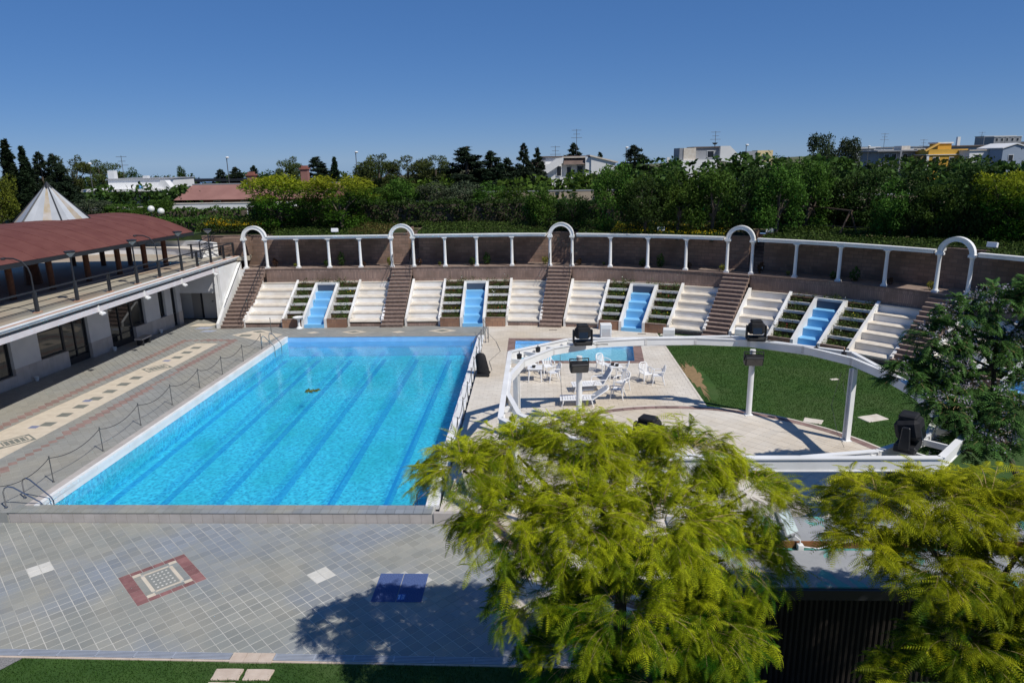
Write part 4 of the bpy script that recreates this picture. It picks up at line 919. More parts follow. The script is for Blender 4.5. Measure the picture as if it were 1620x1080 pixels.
# end wall towards the camera with the low recess behind
b = MB(); b.box(-15.2, -11.55, 26.0, 26.2, 2.05, ZC); b.build('end_fascia', GREYW, bl)
b = MB(); b.box(-15.2, -11.5, 27.7, 27.9, -.05, 2.05); b.build('recess_wall', GREYW, bl)
b = MB(); b.box(-15.2, -11.5, 26.2, 27.9, 2.052, 2.15); b.build('recess_ceiling', GREYW, bl)
b = MB(); b.box(-14.35, -13.75, 27.66, 27.70, 0, 1.95); d = b.build('recess_door', mat('door_grey', (.30,.29,.28), None, .6), bl)
b = MB(); b.box(-13.72, -13.6, 27.65, 27.70, 0, 1.98); b.build('door_frame', DARK, bl)
for x in (-12.9, -12.2): b = MB(); b.lathe([(.07,0),(.06,.03)], (x,27.64,1.15), 8); b.build('wall_fitting', DARK, bl)
# white post and stair side wall
b = MB(); b.extr([(-11.72,25.6,0),(-11.50,25.6,0),(-11.50,25.75,0),(-11.72,25.75,0)], (-.05,.3,ZC)); b.build('white_post', WHITE, bl)
b = MB(); b.extr([(-11.12,24.4,-.02),(-11.12,24.4,.3),(-11.12,28.6,3.55),(-11.12,28.9,3.7),(-11.12,28.9,-.02)], (-.18,0,0)); b.build('stair_side', WHITE, bl)
b = MB(); b.add([(-11.35,25.8,0),(-11.35,28.9,0),(-11.35,28.9,ZC),(-11.35,25.8,ZC),(-11.5,25.8,0),(-11.5,28.9,0),(-11.5,28.9,ZC),(-11.5,25.8,ZC)], [(0,1,2,3),(4,7,6,5),(0,4,5,1),(3,2,6,7),(0,3,7,4),(1,5,6,2)]); b.build('side_wall', WHITE, bl)
t = thing('wall_handrail', 'black handrail sloping up the white side wall of the leftmost stair', 'handrail', (-11.0,26,1))
b = MB(); b.tube([(-11.02,25.4,1.35),(-11.02,28.7,3.75)], .025, 6); b.build('rail', DARK, t)
for q in (.15,.85): b = MB(); b.tube([(-11.14,25.4+3.3*q,1.35+2.4*q-.08),(-11.02,25.4+3.3*q,1.35+2.4*q)], .012, 5); b.build('bracket', DARK, t)
# small things on the lower wall
for k, (y, lb) in enumerate(((13.3,'white spotlight under the slab nearest the camera'),(17.3,'white spotlight under the slab above the second pier'),(21.3,'white spotlight under the slab above the far windows'),(25.3,'white spotlight under the slab by the white post'))):
    x = EX(y)-.12; t = thing('slab_spotlight', lb, 'spotlight', (x,y,ZS-.4), 0, 'white spotlights under the terrace slab')
    b = MB(); b.extr([(x-.03,y-.03,ZS-.3),(x-.03,y-.03,ZS-.63),(x+.2,y-.03,ZS-.63),(x+.2,y-.03,ZS-.58),(x+.03,y-.03,ZS-.58),(x+.03,y-.03,ZS-.3)], (0,.06,0)); b.build('bracket', WHITE, t)
    b = MB(); b.obox((x+.16,y,ZS-.69), .10,.14,.05, m=Matrix.Rotation(.5,3,'Y')); b.build('lamp_head', WHITE, t, bevel=.01)
x = WX(20.6)+.9; t = thing('stone_bench', 'short stone bench on a dark foot against the pool house wall', 'bench', (x,20.5,0))
b = MB(); b.box(x-.25, x+.25, 19.9, 21.0, .36, .44); b.build('seat', STONEW, t)
for y in (20.05, 20.75): b = MB(); b.box(x-.2, x+.2, y, y+.09, 0, .36); b.build('leg', DARK, t)
for y, lb in ((13.2,'small white pot at the foot of the first pier'),(18.9,'small white pot at the foot of the second pier'),(23.2,'small white pot near the far windows')):
    x = WX(y)+.22; b = MB(); b.lathe([(.07,0),(.11,.2),(.12,.22),(.09,.2),(.03,.19)], (x,y,0), 10); tag(b.build('white_pot', WHITE, smooth=True), lb, 'pot', 'white pots along the pool house')
# ---------------------------------------------------------------- railing and lamps of the terrace
rl = thing('terrace_railing', 'dark four bar railing along the edge of the upper left terrace', 'railing', (-12.2,16,ZS))
def RX(y): return -12.72+.063*(y-10)
yy = [4.0, 7.2, 10.37, 12.97, 15.4, 17.75, 19.86, 22.21, 24.0, 25.69, 27.4, 28.8]
for h, r in ((.95,.035),(.70,.018),(.45,.018),(.20,.018)):
    b = MB(); b.beam((RX(0),0,ZS+h), (RX(28.8),28.8,ZS+h), r*2, r*2 if h > .9 else .03); b.build('rail_bar', DARK, rl)
for y in yy:
    b = MB(); b.box(RX(y)-.04, RX(y)+.04, y-.10, y-.05, ZS, ZS+.95); b.box(RX(y)-.04, RX(y)+.04, y+.05, y+.10, ZS, ZS+.95); b.build('rail_post', DARK, rl)
    b = MB(); b.box(RX(y)-.13, RX(y)+.13, y-.16, y+.16, ZS-.01, ZS+.035); b.build('post_pad', mat('salmon_pad', (.50,.31,.22), None, .8) if y == yy[0] else bpy.data.materials['salmon_pad'], rl)
b = MB(); b.beam((RX(28.8),28.8,ZS+.95), (RX(28.8)-2.8,28.0,ZS+.95), .06, .06); b.beam((RX(28.8),28.8,ZS+.5), (RX(28.8)-2.8,28.0,ZS+.5), .03, .03); b.build('rail_bar', DARK, rl)
b = MB(); b.box(-14.15,-14.05,27.95,28.05,ZS,ZS+1); b.build('rail_post', DARK, rl)
LG = mat('lantern_glass', (.35,.37,.36), None, .3)
def lantern_post(y, label, h=2.5):
    x = RX(y); t = thing('lantern_post', label, 'lamp post', (x,y,ZS), 0, 'lantern posts on the terrace railing')
    b = MB(); b.tube([(x,y,ZS),(x,y,ZS+1.0)], .075, 8); b.tube([(x,y,ZS+1.0),(x,y,ZS+h-.35)], .04, 8); b.build('pole', DARK, t)
    b = MB(); b.lathe([(.04,h-.36),(.30,h-.12),(.31,h-.09),(.02,h-.06)], (x,y,ZS), 4); b.build('lamp_shade', DARK, t)
    b = MB(); b.lathe([(.05,h-.345),(.27,h-.155),(.02,h-.13)], (x,y,ZS-.02), 4); b.build('lamp_glass', LG, t)
def arc_post(y, label):
    x = RX(y); t = thing('arched_lamp', label, 'lamp post', (x,y,ZS), 0, 'arched lamps on the terrace railing')
    b = MB(); b.tube([(x,y,ZS),(x,y,ZS+1.0)], .075, 8); b.build('base', DARK, t)
    b = MB(); b.tube([(x,y,ZS+1.0),(x,y,ZS+1.7),(x-.08,y,ZS+2.0),(x-.3,y,ZS+2.28),(x-.65,y,ZS+2.42),(x-1.1,y,ZS+2.44)], .035, 8); b.build('arm', DARK, t, smooth=True)
    b = MB(); b.lathe([(.09,0),(.11,-.06),(.06,-.1),(.02,-.1)], (x-1.12,y,ZS+2.46), 8); b.build('lamp_head', DARK, t)
arc_post(10.37, 'arched black lamp on the terrace railing nearest the camera'); lantern_post(12.97, 'square lantern on a black post, first along the terrace railing'); lantern_post(17.75, 'square lantern on a black post, second along the terrace railing')
arc_post(19.86, 'arched black lamp farther along the terrace railing'); lantern_post(22.21, 'square lantern on a black post, under the tip of the red roof'); lantern_post(25.69, 'square lantern on a black post, past the tip of the red roof', 2.3)
# ---------------------------------------------------------------- pavilion with curved red roof
pv = thing('pavilion', 'open pavilion with a curved dark red roof on brown timber posts', 'pavilion', (-20,18,ZS))
ZE, ZR_ = 6.16, 7.45
def roofpt(a, y):                                           # a: -1..1 across the barrel
    half = 5.0; xc = -12.65-.12*(25.6-y)-half
    return (xc+a*half, y, ZE+(ZR_-ZE)*(1-abs(a)**2.1))
na = 24; ysr = [2+23.6*k/20 for k in range(21)]
b = MB()
for y in ysr:
    for i in range(na+1): b.v.append(roofpt(-1+2*i/na, y))
for j in range(len(ysr)-1):
    for i in range(na): k = j*(na+1)+i; b.f.append((k,k+1,k+na+2,k+na+1)); b.m.append(0)
rf = b.build('roof', ROOFR, pv, smooth=False, flip=False); md = rf.modifiers.new('thick', 'SOLIDIFY'); md.thickness = .10; md.offset = -1
b = MB()
for y in [3+1.25*j for j in range(18)]:                     # raised seams between the roof sheets
    P = [roofpt(-1+2*i/14, y) for i in range(15)]
    for p, q in zip(P[:-1], P[1:]): b.beam((p[0],p[1],p[2]+.004), (q[0],q[1],q[2]+.004), .05, .022)
b.build('roof_seams', ROOFR, pv)['kind'] = 'stuff'
b = MB(); k = [roofpt(1, y) for y in ysr]
for p, q in zip(k[:-1], k[1:]): b.beam((p[0]+.02,p[1],p[2]-.12), (q[0]+.02,q[1],q[2]-.12), .06, .2)
b.build('gutter', DARK, pv)
b = MB(); kk = [roofpt(-1+2*i/12, ysr[-1]) for i in range(13)]
for p, q in zip(kk[:-1], kk[1:]): b.beam((p[0],p[1]+.02,p[2]-.12), (q[0],q[1]+.02,q[2]-.12), .06, .2)
b.build('gutter', DARK, pv)
for x, y in ((-16.2,10.6),(-16.2,13.6),(-16.1,16.4),(-15.75,19.0),(-15.3,21.3),(-14.75,23.2),(-14.4,25.0),(-16.8,25.1),(-18.6,25.1),(-20.6,25.1),(-22.4,13.6),(-22.2,16.6),(-22.0,19.5),(-21.8,22.6)):
    xc = -12.65-.12*(25.6-y)-5; hh = ZE+(ZR_-ZE)*(1-min(1,abs(x-xc)/5)**2.1); b = MB(); b.lathe([(.17,0),(.17,.02),(.155,.03),(.155,hh-ZS-.06)], (x,y,ZS), 10); b.build('post', WOOD, pv)
b = MB(); b.lathe([(.45,0),(.35,1.0),(.5,1.5),(.7,2.9)], (-18.4,18.2,ZS), 10); b.build('central_pier', WOOD, pv)
# skylight cone
sk = thing('roof_skylight', 'grey stained metal pyramid skylight with dark ridges on the red roof', 'skylight', (-18.9,21.4,7.3))
SKM = mat('weathered_zinc', (.43,.45,.47), (.36,.38,.40), .6, 1.2, isl=.12); SKB = mat('rust_streaked_zinc', (.36,.29,.19), (.44,.42,.40), .6, 1.5, isl=.1)
cx, cy, zb, za, rr = -18.9, 21.4, 7.28, 9.45, 2.05; n = 6
for k in range(n):
    a0, a1 = 2*math.pi*k/n-.75, 2*math.pi*(k+1)/n-.75
    for j in range(4):
        t0, t1 = j/4, (j+1)/4
        P = lambda t: (cx+rr*(math.cos(a0)*(1-t)+math.cos(a1)*t), cy+rr*(math.sin(a0)*(1-t)+math.sin(a1)*t), zb)
        p, q = P(t0), P(t1); T = lambda p: (cx+(p[0]-cx)*.06, cy+(p[1]-cy)*.06, za-.08+.004*j)
        b = MB(); b.extr([p, q, T(q), T(p)], (0,0,-.04-.012*j)); b.build('metal_panel', SKB if (k*4+j*3) % 5 == 1 else SKM, sk)
    b = MB(); b.tube([(cx+rr*1.01*math.cos(a0), cy+rr*1.01*math.sin(a0), zb+.02), (cx, cy, za)], .045, 5); b.build('ridge', DARK, sk)
b = MB(); b.lathe([(.30,-.28),(.02,.12)], (cx,cy,za), 6); b.build('cap', DARK, sk)
# curved white bench wall behind
bw_ = thing('curved_bench_wall', 'curved white wall with a stepped bench behind the pavilion', 'wall', (-20,31,ZS))
def arcbox(b, c, r0, r1, a0, a1, z0, z1, n=18):
    vs = []
    for i in range(n+1):
        a = R(a0+(a1-a0)*i/n)
        for r, z in ((r0,z0),(r1,z0),(r1,z1),(r0,z1)): vs.append((c[0]+r*math.cos(a), c[1]+r*math.sin(a), z))
    b.add(vs, [(0,1,2,3),(n*4+3,n*4+2,n*4+1,n*4)] + [(i*4+j,(i+1)*4+j,(i+1)*4+(j+1)%4,i*4+(j+1)%4) for i in range(n) for j in range(4)])
cc = (-21, 20)
for r0, r1, z1, nm, m in ((11.2,12.0,ZS+.45,'bench',WHITE),(12.0,12.3,ZS+.95,'back_wall',WHITE2)):
    b = MB(); arcbox(b, cc, r0, r1, 48, 150, ZS-.3, z1); b.build(nm, m, bw_)
b = MB(); arcbox(b, cc, 11.15, 12.02, 48, 150, ZS+.452, ZS+.50); b.build('bench_top', CREAM, bw_)
b = MB(); b.extr([(-40,24,ZS-.05),(-10.5,29.0,ZS-.05),(-11,30.6,ZS-.05),(-14,36,ZS-.05),(-40,38,ZS-.05)], (0,0,-.25)); struct(b.build('upper_terrace', bpy.data.materials['terrace_paving']))
t = thing('ramp_railing', 'dark railing along the ramp beside the curved white wall', 'railing', (-13,30,ZS))
for a, c in (((-13.3,27.6),(-13.9,34.0)),):
    for h in (1.2,.9,.6,.35): b = MB(); b.beam((a[0],a[1],ZS+h), (c[0],c[1],ZS+h+.5), .04, .04); b.build('rail_bar', DARK, t)
    for k in range(4): q = k/3; x, y = a[0]+(c[0]-a[0])*q, a[1]+(c[1]-a[1])*q; b = MB(); b.box(x-.03,x+.03,y-.03,y+.03,ZS,ZS+1.2+.5*q); b.build('rail_post', DARK, t)
b = MB(); b.extr([(-12.6,29.3,ZS-.04),(-10.9,29.3,ZS-.04),(-10.9,30.6,ZS-.04),(-13.4,33.4,ZS-.04)], (0,0,1.25)); tag(wall_uv(b.build('ramp_wall', BROWNB)), 'brown block ramp wall between the terrace railing and the first arch', 'wall')

# ---------------------------------------------------------------- white steel ring over the dance floor
FADEW = mat('faded_white_paint', (.55,.54,.52), (.66,.65,.63), .6, 5)
rg = thing('ring_truss', 'large white octagonal steel ring carried on white columns around the dance floor', 'pergola ring', (15.2,2.65,0))
RC = (15.2, 2.65); RXx, RYy = 6.5, 6.05; ZB, ZTp = 2.84, 3.13
OV = [(8.62,6.65),(10.95,8.55),(17.7,8.85),(21.55,6.25),(21.95,-1.0),(19.6,-3.45),(10.9,-3.5),(8.62,-.65)]
b = MB()
for k in range(8):
    a, c = OV[k], OV[(k+1)%8]; b = MB(); b.beam((a[0],a[1],(ZB+ZTp)/2), (c[0],c[1],(ZB+ZTp)/2), .10, ZTp-ZB); b.beam((a[0],a[1],ZTp+.02), (c[0],c[1],ZTp+.02), .17, .035); b.beam((a[0],a[1],ZB-.015), (c[0],c[1],ZB-.015), .15, .025); b.build('outer_beam', WHITE, rg)
N = 20
def RP_(t, k=1, z=0):                                       # a slightly squared ellipse
    c, s = math.cos(t), math.sin(t); f = (abs(c)**2.45+abs(s)**2.45)**(-1/2.45); return (RC[0]+RXx*k*c*f, RC[1]+RYy*k*s*f, z)
for k in range(N):
    t0, t1 = 2*math.pi*(k-.5)/N, 2*math.pi*(k+.5)/N; b = MB()
    p, q = RP_(t0,1,0), RP_(t1,1,0)
    b.beam((p[0],p[1],(ZB+ZTp)/2-.01), (q[0],q[1],(ZB+ZTp)/2-.01), .09, ZTp-ZB-.03); b.beam((p[0],p[1],ZTp), (q[0],q[1],ZTp), .15, .03); b.build('inner_beam', WHITE, rg)
for k in range(N):                                          # joint plates with bolts where the curved lengths meet
    p = RP_(2*math.pi*(k+.5)/N); a = math.atan2((p[1]-RC[1])/RYy, (p[0]-RC[0])/RXx)
    b = MB(); b.obox((p[0],p[1],(ZB+ZTp)/2-.01), .065,.05,(ZTp-ZB)/2-.03, a); b.build('joint_plate', FADEW, rg)
def outer_hit(t):
    d = (math.cos(t), math.sin(t)); best = None
    for k in range(8):
        a, c = OV[k], OV[(k+1)%8]; ex, ey = c[0]-a[0], c[1]-a[1]; den = d[0]*ey-d[1]*ex
        if abs(den) < 1e-9: continue
        wx, wy = a[0]-RC[0], a[1]-RC[1]; s = (wx*ey-wy*ex)/den; v = (wx*d[1]-wy*d[0])/den
        if s > 0 and -1e-6 <= v <= 1+1e-6: best = s if best is None else min(best, s)
    return RC[0]+d[0]*best, RC[1]+d[1]*best
for k in range(40):
    t = 2*math.pi*k/40; x, y = outer_hit(t); p = RP_(t)
    tt = math.atan2((y-RC[1])/RYy, (x-RC[0])/RXx); p = RP_(tt)
    if math.hypot(x-p[0], y-p[1]) > .28: b = MB(); b.beam((p[0],p[1],ZB+.14), (x,y,ZB+.14), .07, .16); b.build('cross_strut', WHITE, rg)
COLS = [(11.35,7.15),(18.38,7.95),(21.2,5.2),(21.3,-.2),(19.15,-2.95),(11.3,-2.9),(8.95,-.3),(8.9,5.5)]
for k, (x, y) in enumerate(COLS):
    t = thing('ring_column', ['white round column of the ring at its far left','white round column of the ring at the far side on the lawn edge','white paired flange column of the ring at the right of the dance floor','white column of the ring at the right, hidden by the dark tree','white column of the ring at the near right under the black lamp','white column of the ring at the near side behind the golden tree','white column of the ring at the near left corner','slim white column of the ring at the left by the pool'][k], 'column', (x,y,0), 0, 'columns carrying the white ring')
    b = MB(); b.box(x-.16, x+.16, y-.16, y+.16, .015, .05); b.build('base_plate', WHITE, t)
    if k in (0, 1, 5): b = MB(); b.tube([(x,y,.05),(x,y,ZB-.03)], .115, 12); b.build('shaft', WHITE, t, smooth=True)
    else:
        rz = math.atan2(y-RC[1], x-RC[0])
        for s in (-1, 1): b = MB(); b.obox((x-s*.085*math.sin(rz), y+s*.085*math.cos(rz), (ZB+.02)/2), .10, .018, (ZB-.08)/2, rz); b.build('flange', WHITE, t)
        b = MB(); b.obox((x,y,(ZB+.02)/2), .015, .065, (ZB-.08)/2, rz); b.build('web', WHITE, t)
# stage lamps on the ring and floodlights below
def stage_lamp(x, y, rz, label, s_=1):
    t = thing('stage_lamp', label, 'stage lamp', (x,y,ZTp+.03), rz, 'black stage lamps on the white ring'); ORG[t.name] = Vector((0,0,0)); t.scale = (s_, s_, s_)
    b = MB(); b.box(-.36,.36,-.22,.22,.0,.17); b.box(-.30,.30,-.24,-.20,.02,.12); b.build('base', BLACK, t, local=True, bevel=.04)
    for s in (-1, 1): b = MB(); b.extr([(s*.40,-.12,.08),(s*.40,.12,.08),(s*.40,.08,.62),(s*.40,-.08,.62)], (s*-.07,0,0)); b.build('yoke_arm', BLACK, t, local=True, bevel=.02)
    b = MB(); b.obox((0,0,.50), .30,.26,.24, m=Matrix.Rotation(-.25,3,'X')); b.build('lamp_head', BLACKF, t, local=True, bevel=.09)
    b = MB(); b.obox((0,-.27,.44), .19,.02,.14, m=Matrix.Rotation(-.25,3,'X')); b.build('lens', GLASSD, t, local=True, bevel=.03)
    b = MB(); b.obox((0,.04,.77), .22,.18,.06); b.build('top_cover', BLACKF, t, local=True, bevel=.03)
    b = MB(); b.tube([(.33,-.1,.06),(.5,-.2,.03),(.75,-.12,.02),(1.0,-.16,.02)], .018, 5); b.build('cable', BLACK, t, local=True)
stage_lamp(11.5, 7.6, .1, 'black stage lamp on the ring above the far left column'); stage_lamp(18.5, 8.1, -.1, 'black stage lamp on the ring above the lawn edge column')
stage_lamp(19.05, -2.9, .9, 'black stage lamp on the near right corner of the ring beside the dark tree', 1.12); stage_lamp(12.55, -2.75, 2.6, 'black stage lamp rising just behind the golden tree top')
def flood(x, y, z, rz, label):
    t = thing('floodlight', label, 'floodlight', (x,y,z), rz, 'black floodlights hung under the ring'); ORG[t.name] = Vector((0,0,0))
    b = MB(); b.obox((0,0,0), .36,.17,.20, m=Matrix.Rotation(.3,3,'X')); b.build('housing', BLACK, t, local=True, bevel=.04)
    b = MB(); b.obox((0,-.18,-.06), .31,.01,.15, m=Matrix.Rotation(.3,3,'X')); b.build('glass', GLASSD, t, local=True)
    b = MB(); b.box(-.39,-.365,-.04,.04,-.02,.32); b.box(.365,.39,-.04,.04,-.02,.32); b.box(-.39,.39,-.04,.04,.32,.345); b.build('bracket', DARK, t, local=True)
flood(11.33, 6.9, 2.44, .15, 'black floodlight hung on the far left ring column'); flood(18.36, 7.72, 2.44, -.05, 'black floodlight hung on the lawn edge ring column'); flood(19.0, -2.6, 2.35, .9, 'black floodlight hung under the near right ring corner')
CLAMP = DARK
for k, (t_, f) in enumerate(((2.62,.5),(2.45,.6),(3.62,.5),(3.72,.6),(.53,.5),(.68,.55))):
    x, y = outer_hit(t_); p = RP_(math.atan2((y-RC[1])/RYy, (x-RC[0])/RXx)); cx, cy = p[0]+(x-p[0])*f, p[1]+(y-p[1])*f
    t = thing('spot_can', 'small black spot can clamped between the ring beams, %s' % ['at the far left corner','second at the far left corner','at the near left corner','second at the near left corner','at the right corner','second at the right corner'][k], 'spotlight', (cx,cy,ZB+.1), 0, 'small spot cans in the ring')
    b = MB(); b.lathe([(.02,0),(.09,.02),(.10,.2),(.06,.22)], (cx,cy,ZB+.12), 10); b.build('can', BLACK, t); b = MB(); b.box(cx-.02,cx+.02,cy-.02,cy+.02,ZB+.3,ZB+.42); b.build('clamp', DARK, t)
for k, (x, y, lb) in enumerate(((10.6,6.4,'thin cable hanging from the left part of the ring to the deck'),(22.0,7.2,'thin cable hanging beside the right ring column'),(20.55,4.7,'thin cable hanging left of the right ring column'))):
    b = MB(); b.tube([(x,y+ (1.2 if k == 0 else 0),ZB),(x+.03,y+.6,1.4),(x+.12,y+.1,.5),(x+.3,y-.2,.03)], .008, 4); tag(b.build('hanging_cable', mat('cable_grey', (.12,.12,.12), None, .6) if k == 0 else bpy.data.materials['cable_grey']), lb, 'cable')
# ---------------------------------------------------------------- garden chairs, tables, loungers
def chair_proto():
    t = thing('plastic_chair', 'x', 'chair', (0,0,0), 0, 'white plastic chairs on the cream deck'); ORG[t.name] = Vector((0,0,0))
    b = MB(); pts = [(-.22,-.22),(.22,-.22),(.21,.2),(-.21,.2)]
    b.extr([(x,y,.42) for x, y in pts], (0,0,.025)); b.box(-.20,.20,-.235,-.205,.39,.425); b.build('seat', PLASTIC, t, local=True, bevel=.012)
    for k in range(5):
        x = -.16+k*.08; b = MB(); b.beam((x,.20,.46),(x*1.12,.31,.82), .045, .018); b.build('back_slat', PLASTIC, t, local=True)
    b = MB(); b.tube([(-.22,.19,.44),(-.235,.27,.66),(-.2,.32,.82),(-.1,.335,.885),(.1,.335,.885),(.2,.32,.82),(.235,.27,.66),(.22,.19,.44)], .026, 6); b.build('back_frame', PLASTIC, t, local=True, smooth=True)
    for s in (-1, 1):
        b = MB(); b.tube([(s*.25,.25,.64),(s*.285,.05,.65),(s*.285,-.2,.645),(s*.275,-.27,.60),(s*.27,-.26,.42)], .024, 6); b.build('armrest', PLASTIC, t, local=True, smooth=True)
        b = MB(); b.tube([(s*.235,-.22,.43),(s*.27,-.28,0)], [.034,.022], 5); b.build('leg', PLASTIC, t, local=True)
        b = MB(); b.tube([(s*.22,.2,.43),(s*.25,.30,0)], [.034,.022], 5); b.build('leg', PLASTIC, t, local=True)
    return t
ch = chair_proto(); first = True
for x, y, rz, lb in ((8.95,14.0,1.9,'white plastic chair nearest the left ring corner, facing the wading pool'),(10.2,13.9,.2,'white plastic chair with its back to the wading pool, left of the column'),(10.45,12.75,-1.3,'white plastic chair to the right of the first small table'),(9.35,14.25,.5,'white plastic chair behind the first small table, half hidden by the ring'),
        (12.95,14.2,.6,'white plastic chair behind the lounger with the tilted back'),(13.75,13.0,-1.7,'white plastic chair to the right of the second small table'),(13.25,10.2,-1.9,'white plastic chair beside the lounger nearest the camera'),(13.55,11.2,-.8,'white plastic chair just behind the chair beside the loungers'),
        (14.85,12.55,.4,'white plastic chair of the lone pair near the lawn, facing the camera'),(15.35,12.2,-1.6,'white plastic chair of the lone pair near the lawn, turned sideways')):
    if first: ch.location = (x,y,0); ch.rotation_euler.z = rz; ch['label'] = lb; first = False
    else: dup(ch, (x,y,0), rz, lb)
def table_proto():
    t = thing('plastic_table', 'x', 'table', (0,0,0), 0, 'small white plastic tables'); ORG[t.name] = Vector((0,0,0))
    b = MB(); b.box(-.36,.36,-.36,.36,.64,.67); b.box(-.33,.33,-.33,.33,.58,.64); b.build('table_top', PLASTIC, t, local=True, bevel=.02)
    for sx in (-1,1):
        for sy in (-1,1): b = MB(); b.tube([(sx*.28,sy*.28,.6),(sx*.31,sy*.31,0)], [.04,.025], 5); b.build('leg', PLASTIC, t, local=True)
    return t
tb = table_proto(); tb.location = (9.55,12.85,0); tb['label'] = 'small white plastic table left of the ring column, with a black ashtray'
dup(tb, (13.35,13.1,0), .3, 'small white plastic table behind the loungers, with two black ashtrays')
ASH = BLACK
for x, y, lb in ((9.5,12.75,'black ashtray on the left small table'),(13.3,13.05,'black ashtray on the right small table, larger'),(13.5,12.9,'black ashtray on the edge of the right small table')):
    b = MB(); b.lathe([(.07,0),(.095,.10),(.10,.11),(.07,.08),(.02,.07)], (x,y,.67), 10); tag(b.build('ashtray', ASH), lb, 'ashtray')
def lounger(x, y, rz, label, back):
    t = thing('sun_lounger', label, 'sun lounger', (x,y,0), rz, 'white sun loungers by the wading pool'); ORG[t.name] = Vector((0,0,0))
    for s in (-1,1): b = MB(); b.tube([(-1.0,s*.31,.30),(-.2,s*.32,.32),(.45,s*.32,.33)], .03, 6); b.build('side_rail', PLASTIC, t, local=True)
    for k in range(12): x0 = -1.0+k*.115; b = MB(); b.box(x0, x0+.095, -.30, .30, .30, .325); b.build('slat', PLASTIC, t, local=True)
    c, s_ = math.cos(back), math.sin(back)
    b = MB(); P = lambda d, y_, n=0: (.40+d*c-n*s_, y_, .32+d*s_+n*c)
    b.extr([P(0,-.3),P(.78,-.27),P(.78,.27),P(0,.3)], (-.03*s_,0,.03*c)); b.build('backrest', mat('lounger_grey', (.42,.44,.47), (.52,.54,.56), .6, 5) if not bpy.data.materials.get('lounger_grey') else bpy.data.materials['lounger_grey'], t, local=True)
    b = MB(); b.tube([P(0,-.31),P(.74,-.3),P(.83,-.22),P(.83,.22),P(.74,.3),P(0,.31)], .028, 6); b.build('back_frame', PLASTIC, t, local=True, smooth=True)
    for lx in (-.85,.35):
        for s in (-1,1): b = MB(); b.tube([(lx,s*.30,.30),(lx+(.08 if lx > 0 else -.08),s*.32,0)], [.035,.025], 5); b.build('leg', PLASTIC, t, local=True)
    for s in (-1,1): b = MB(); b.tube([(-.05,s*.34,.33),(0,s*.36,.52),(.1,s*.36,.55),(.5,s*.36,.56)], .026, 6); b.build('armrest', PLASTIC, t, local=True, smooth=True)
lounger(12.25, 11.35, .12, 'white slatted sun lounger with steep backrest, the farther of the two', 1.05)
lounger(11.65, 9.35, .0, 'white sun lounger with low backrest beside the ring column, the nearer of the two', .62)
# covered pool cleaner trolley
tr = thing('covered_trolley', 'upright trolley under a black cover at the right pool edge', 'trolley', (6.95,13.7,0))
b = MB(); b.box(6.62,7.22,13.38,13.98,.05,.11); b.build('platform', BLACK, tr, bevel=.02)
b = MB(); pr = [(.30,.16,.10),(.31,.17,.35),(.28,.17,.75),(.25,.15,1.0),(.16,.1,1.12),(.05,.04,1.15)]; vs = []
for rx, ry, z in pr:
    for k in range(12): a = 2*math.pi*k/12; vs.append((6.97+rx*math.cos(a)*(1+.06*math.sin(3*a+z*5))-.10*z, 13.72+ry*math.sin(a)+.02*z, z))
b.add(vs, [(i*12+j,i*12+(j+1)%12,(i+1)*12+(j+1)%12,(i+1)*12+j) for i in range(5) for j in range(12)]+[tuple(range(12))[::-1],tuple(60+j for j in range(12))]); b.build('cover', BLACKF, tr, smooth=True)
for y in (13.42,13.94): b = MB(); b.tube([(7.22,y-.03,.09),(7.22,y+.03,.09)], .09, 12); b.build('wheel', BLACK, tr)
b = MB(); b.tube([(6.9,13.88,.1),(6.8,13.95,1.0),(6.75,13.95,1.2)], .018, 6); b.build('handle', STEEL, tr)
b = MB(); b.tube([(7.25,13.75,.02),(7.35,14.6,.015),(7.1,16.2,.015),(7.6,18.2,.015),(7.25,20.3,.02),(6.85,20.2,.5)], .012, 4); tag(b.build('trolley_cable', bpy.data.materials['cable_grey']), 'thin grey cable lying on the deck from the covered trolley', 'cable')
# white pedestals
for x, y, lb, rz in ((13.75,21.35,'white pedestal with a grey inset face behind the left stage lamp',0),(17.25,20.0,'white pedestal at the corner of the right lawn',-.2),(21.35,19.9,'white pedestal in front of the seating left of the right stage lamp',-.4)):
    t = thing('white_pedestal', lb, 'pedestal', (x,y,0), rz, 'white block pedestals in front of the seating'); ORG[t.name] = Vector((0,0,0))
    b = MB(); b.box(-.33,.33,-.30,.30,0,.80); b.build('block', WHITE, t, local=True, bevel=.015)
    b = MB(); b.box(-.24,.24,-.306,-.30,.10,.55); b.build('face_panel', GREYW if x < 15 else WHITE2, t, local=True)
# ---------------------------------------------------------------- bar hut roof at the near right
hut = thing('bar_hut', 'dark corrugated hut with a flat grey roof of peeling green paint', 'hut', (16,-6.6,PZ))
HR = mat('peeling_grey_roof', (.28,.285,.29), (.36,.365,.365), .7, 1.0, bump=.3, bscale=14)
n_ = HR.node_tree; bs = next(q for q in n_.nodes if q.type == 'BSDF_PRINCIPLED'); src = bs.inputs['Base Color'].links[0].from_socket
tn = n_.nodes.new('ShaderNodeTexNoise'); tn.inputs['Scale'].default_value = 1.6; tn.inputs['Detail'].default_value = 8; tn.inputs['Distortion'].default_value = 1.2
gp = n_.nodes.new('ShaderNodeNewGeometry'); mp_ = n_.nodes.new('ShaderNodeMapping'); mp_.inputs['Scale'].default_value = (1,.5,1); mp_.inputs['Rotation'].default_value = (0,0,.5); n_.links.new(gp.outputs['Position'], mp_.inputs[0]); n_.links.new(mp_.outputs[0], tn.inputs[0])
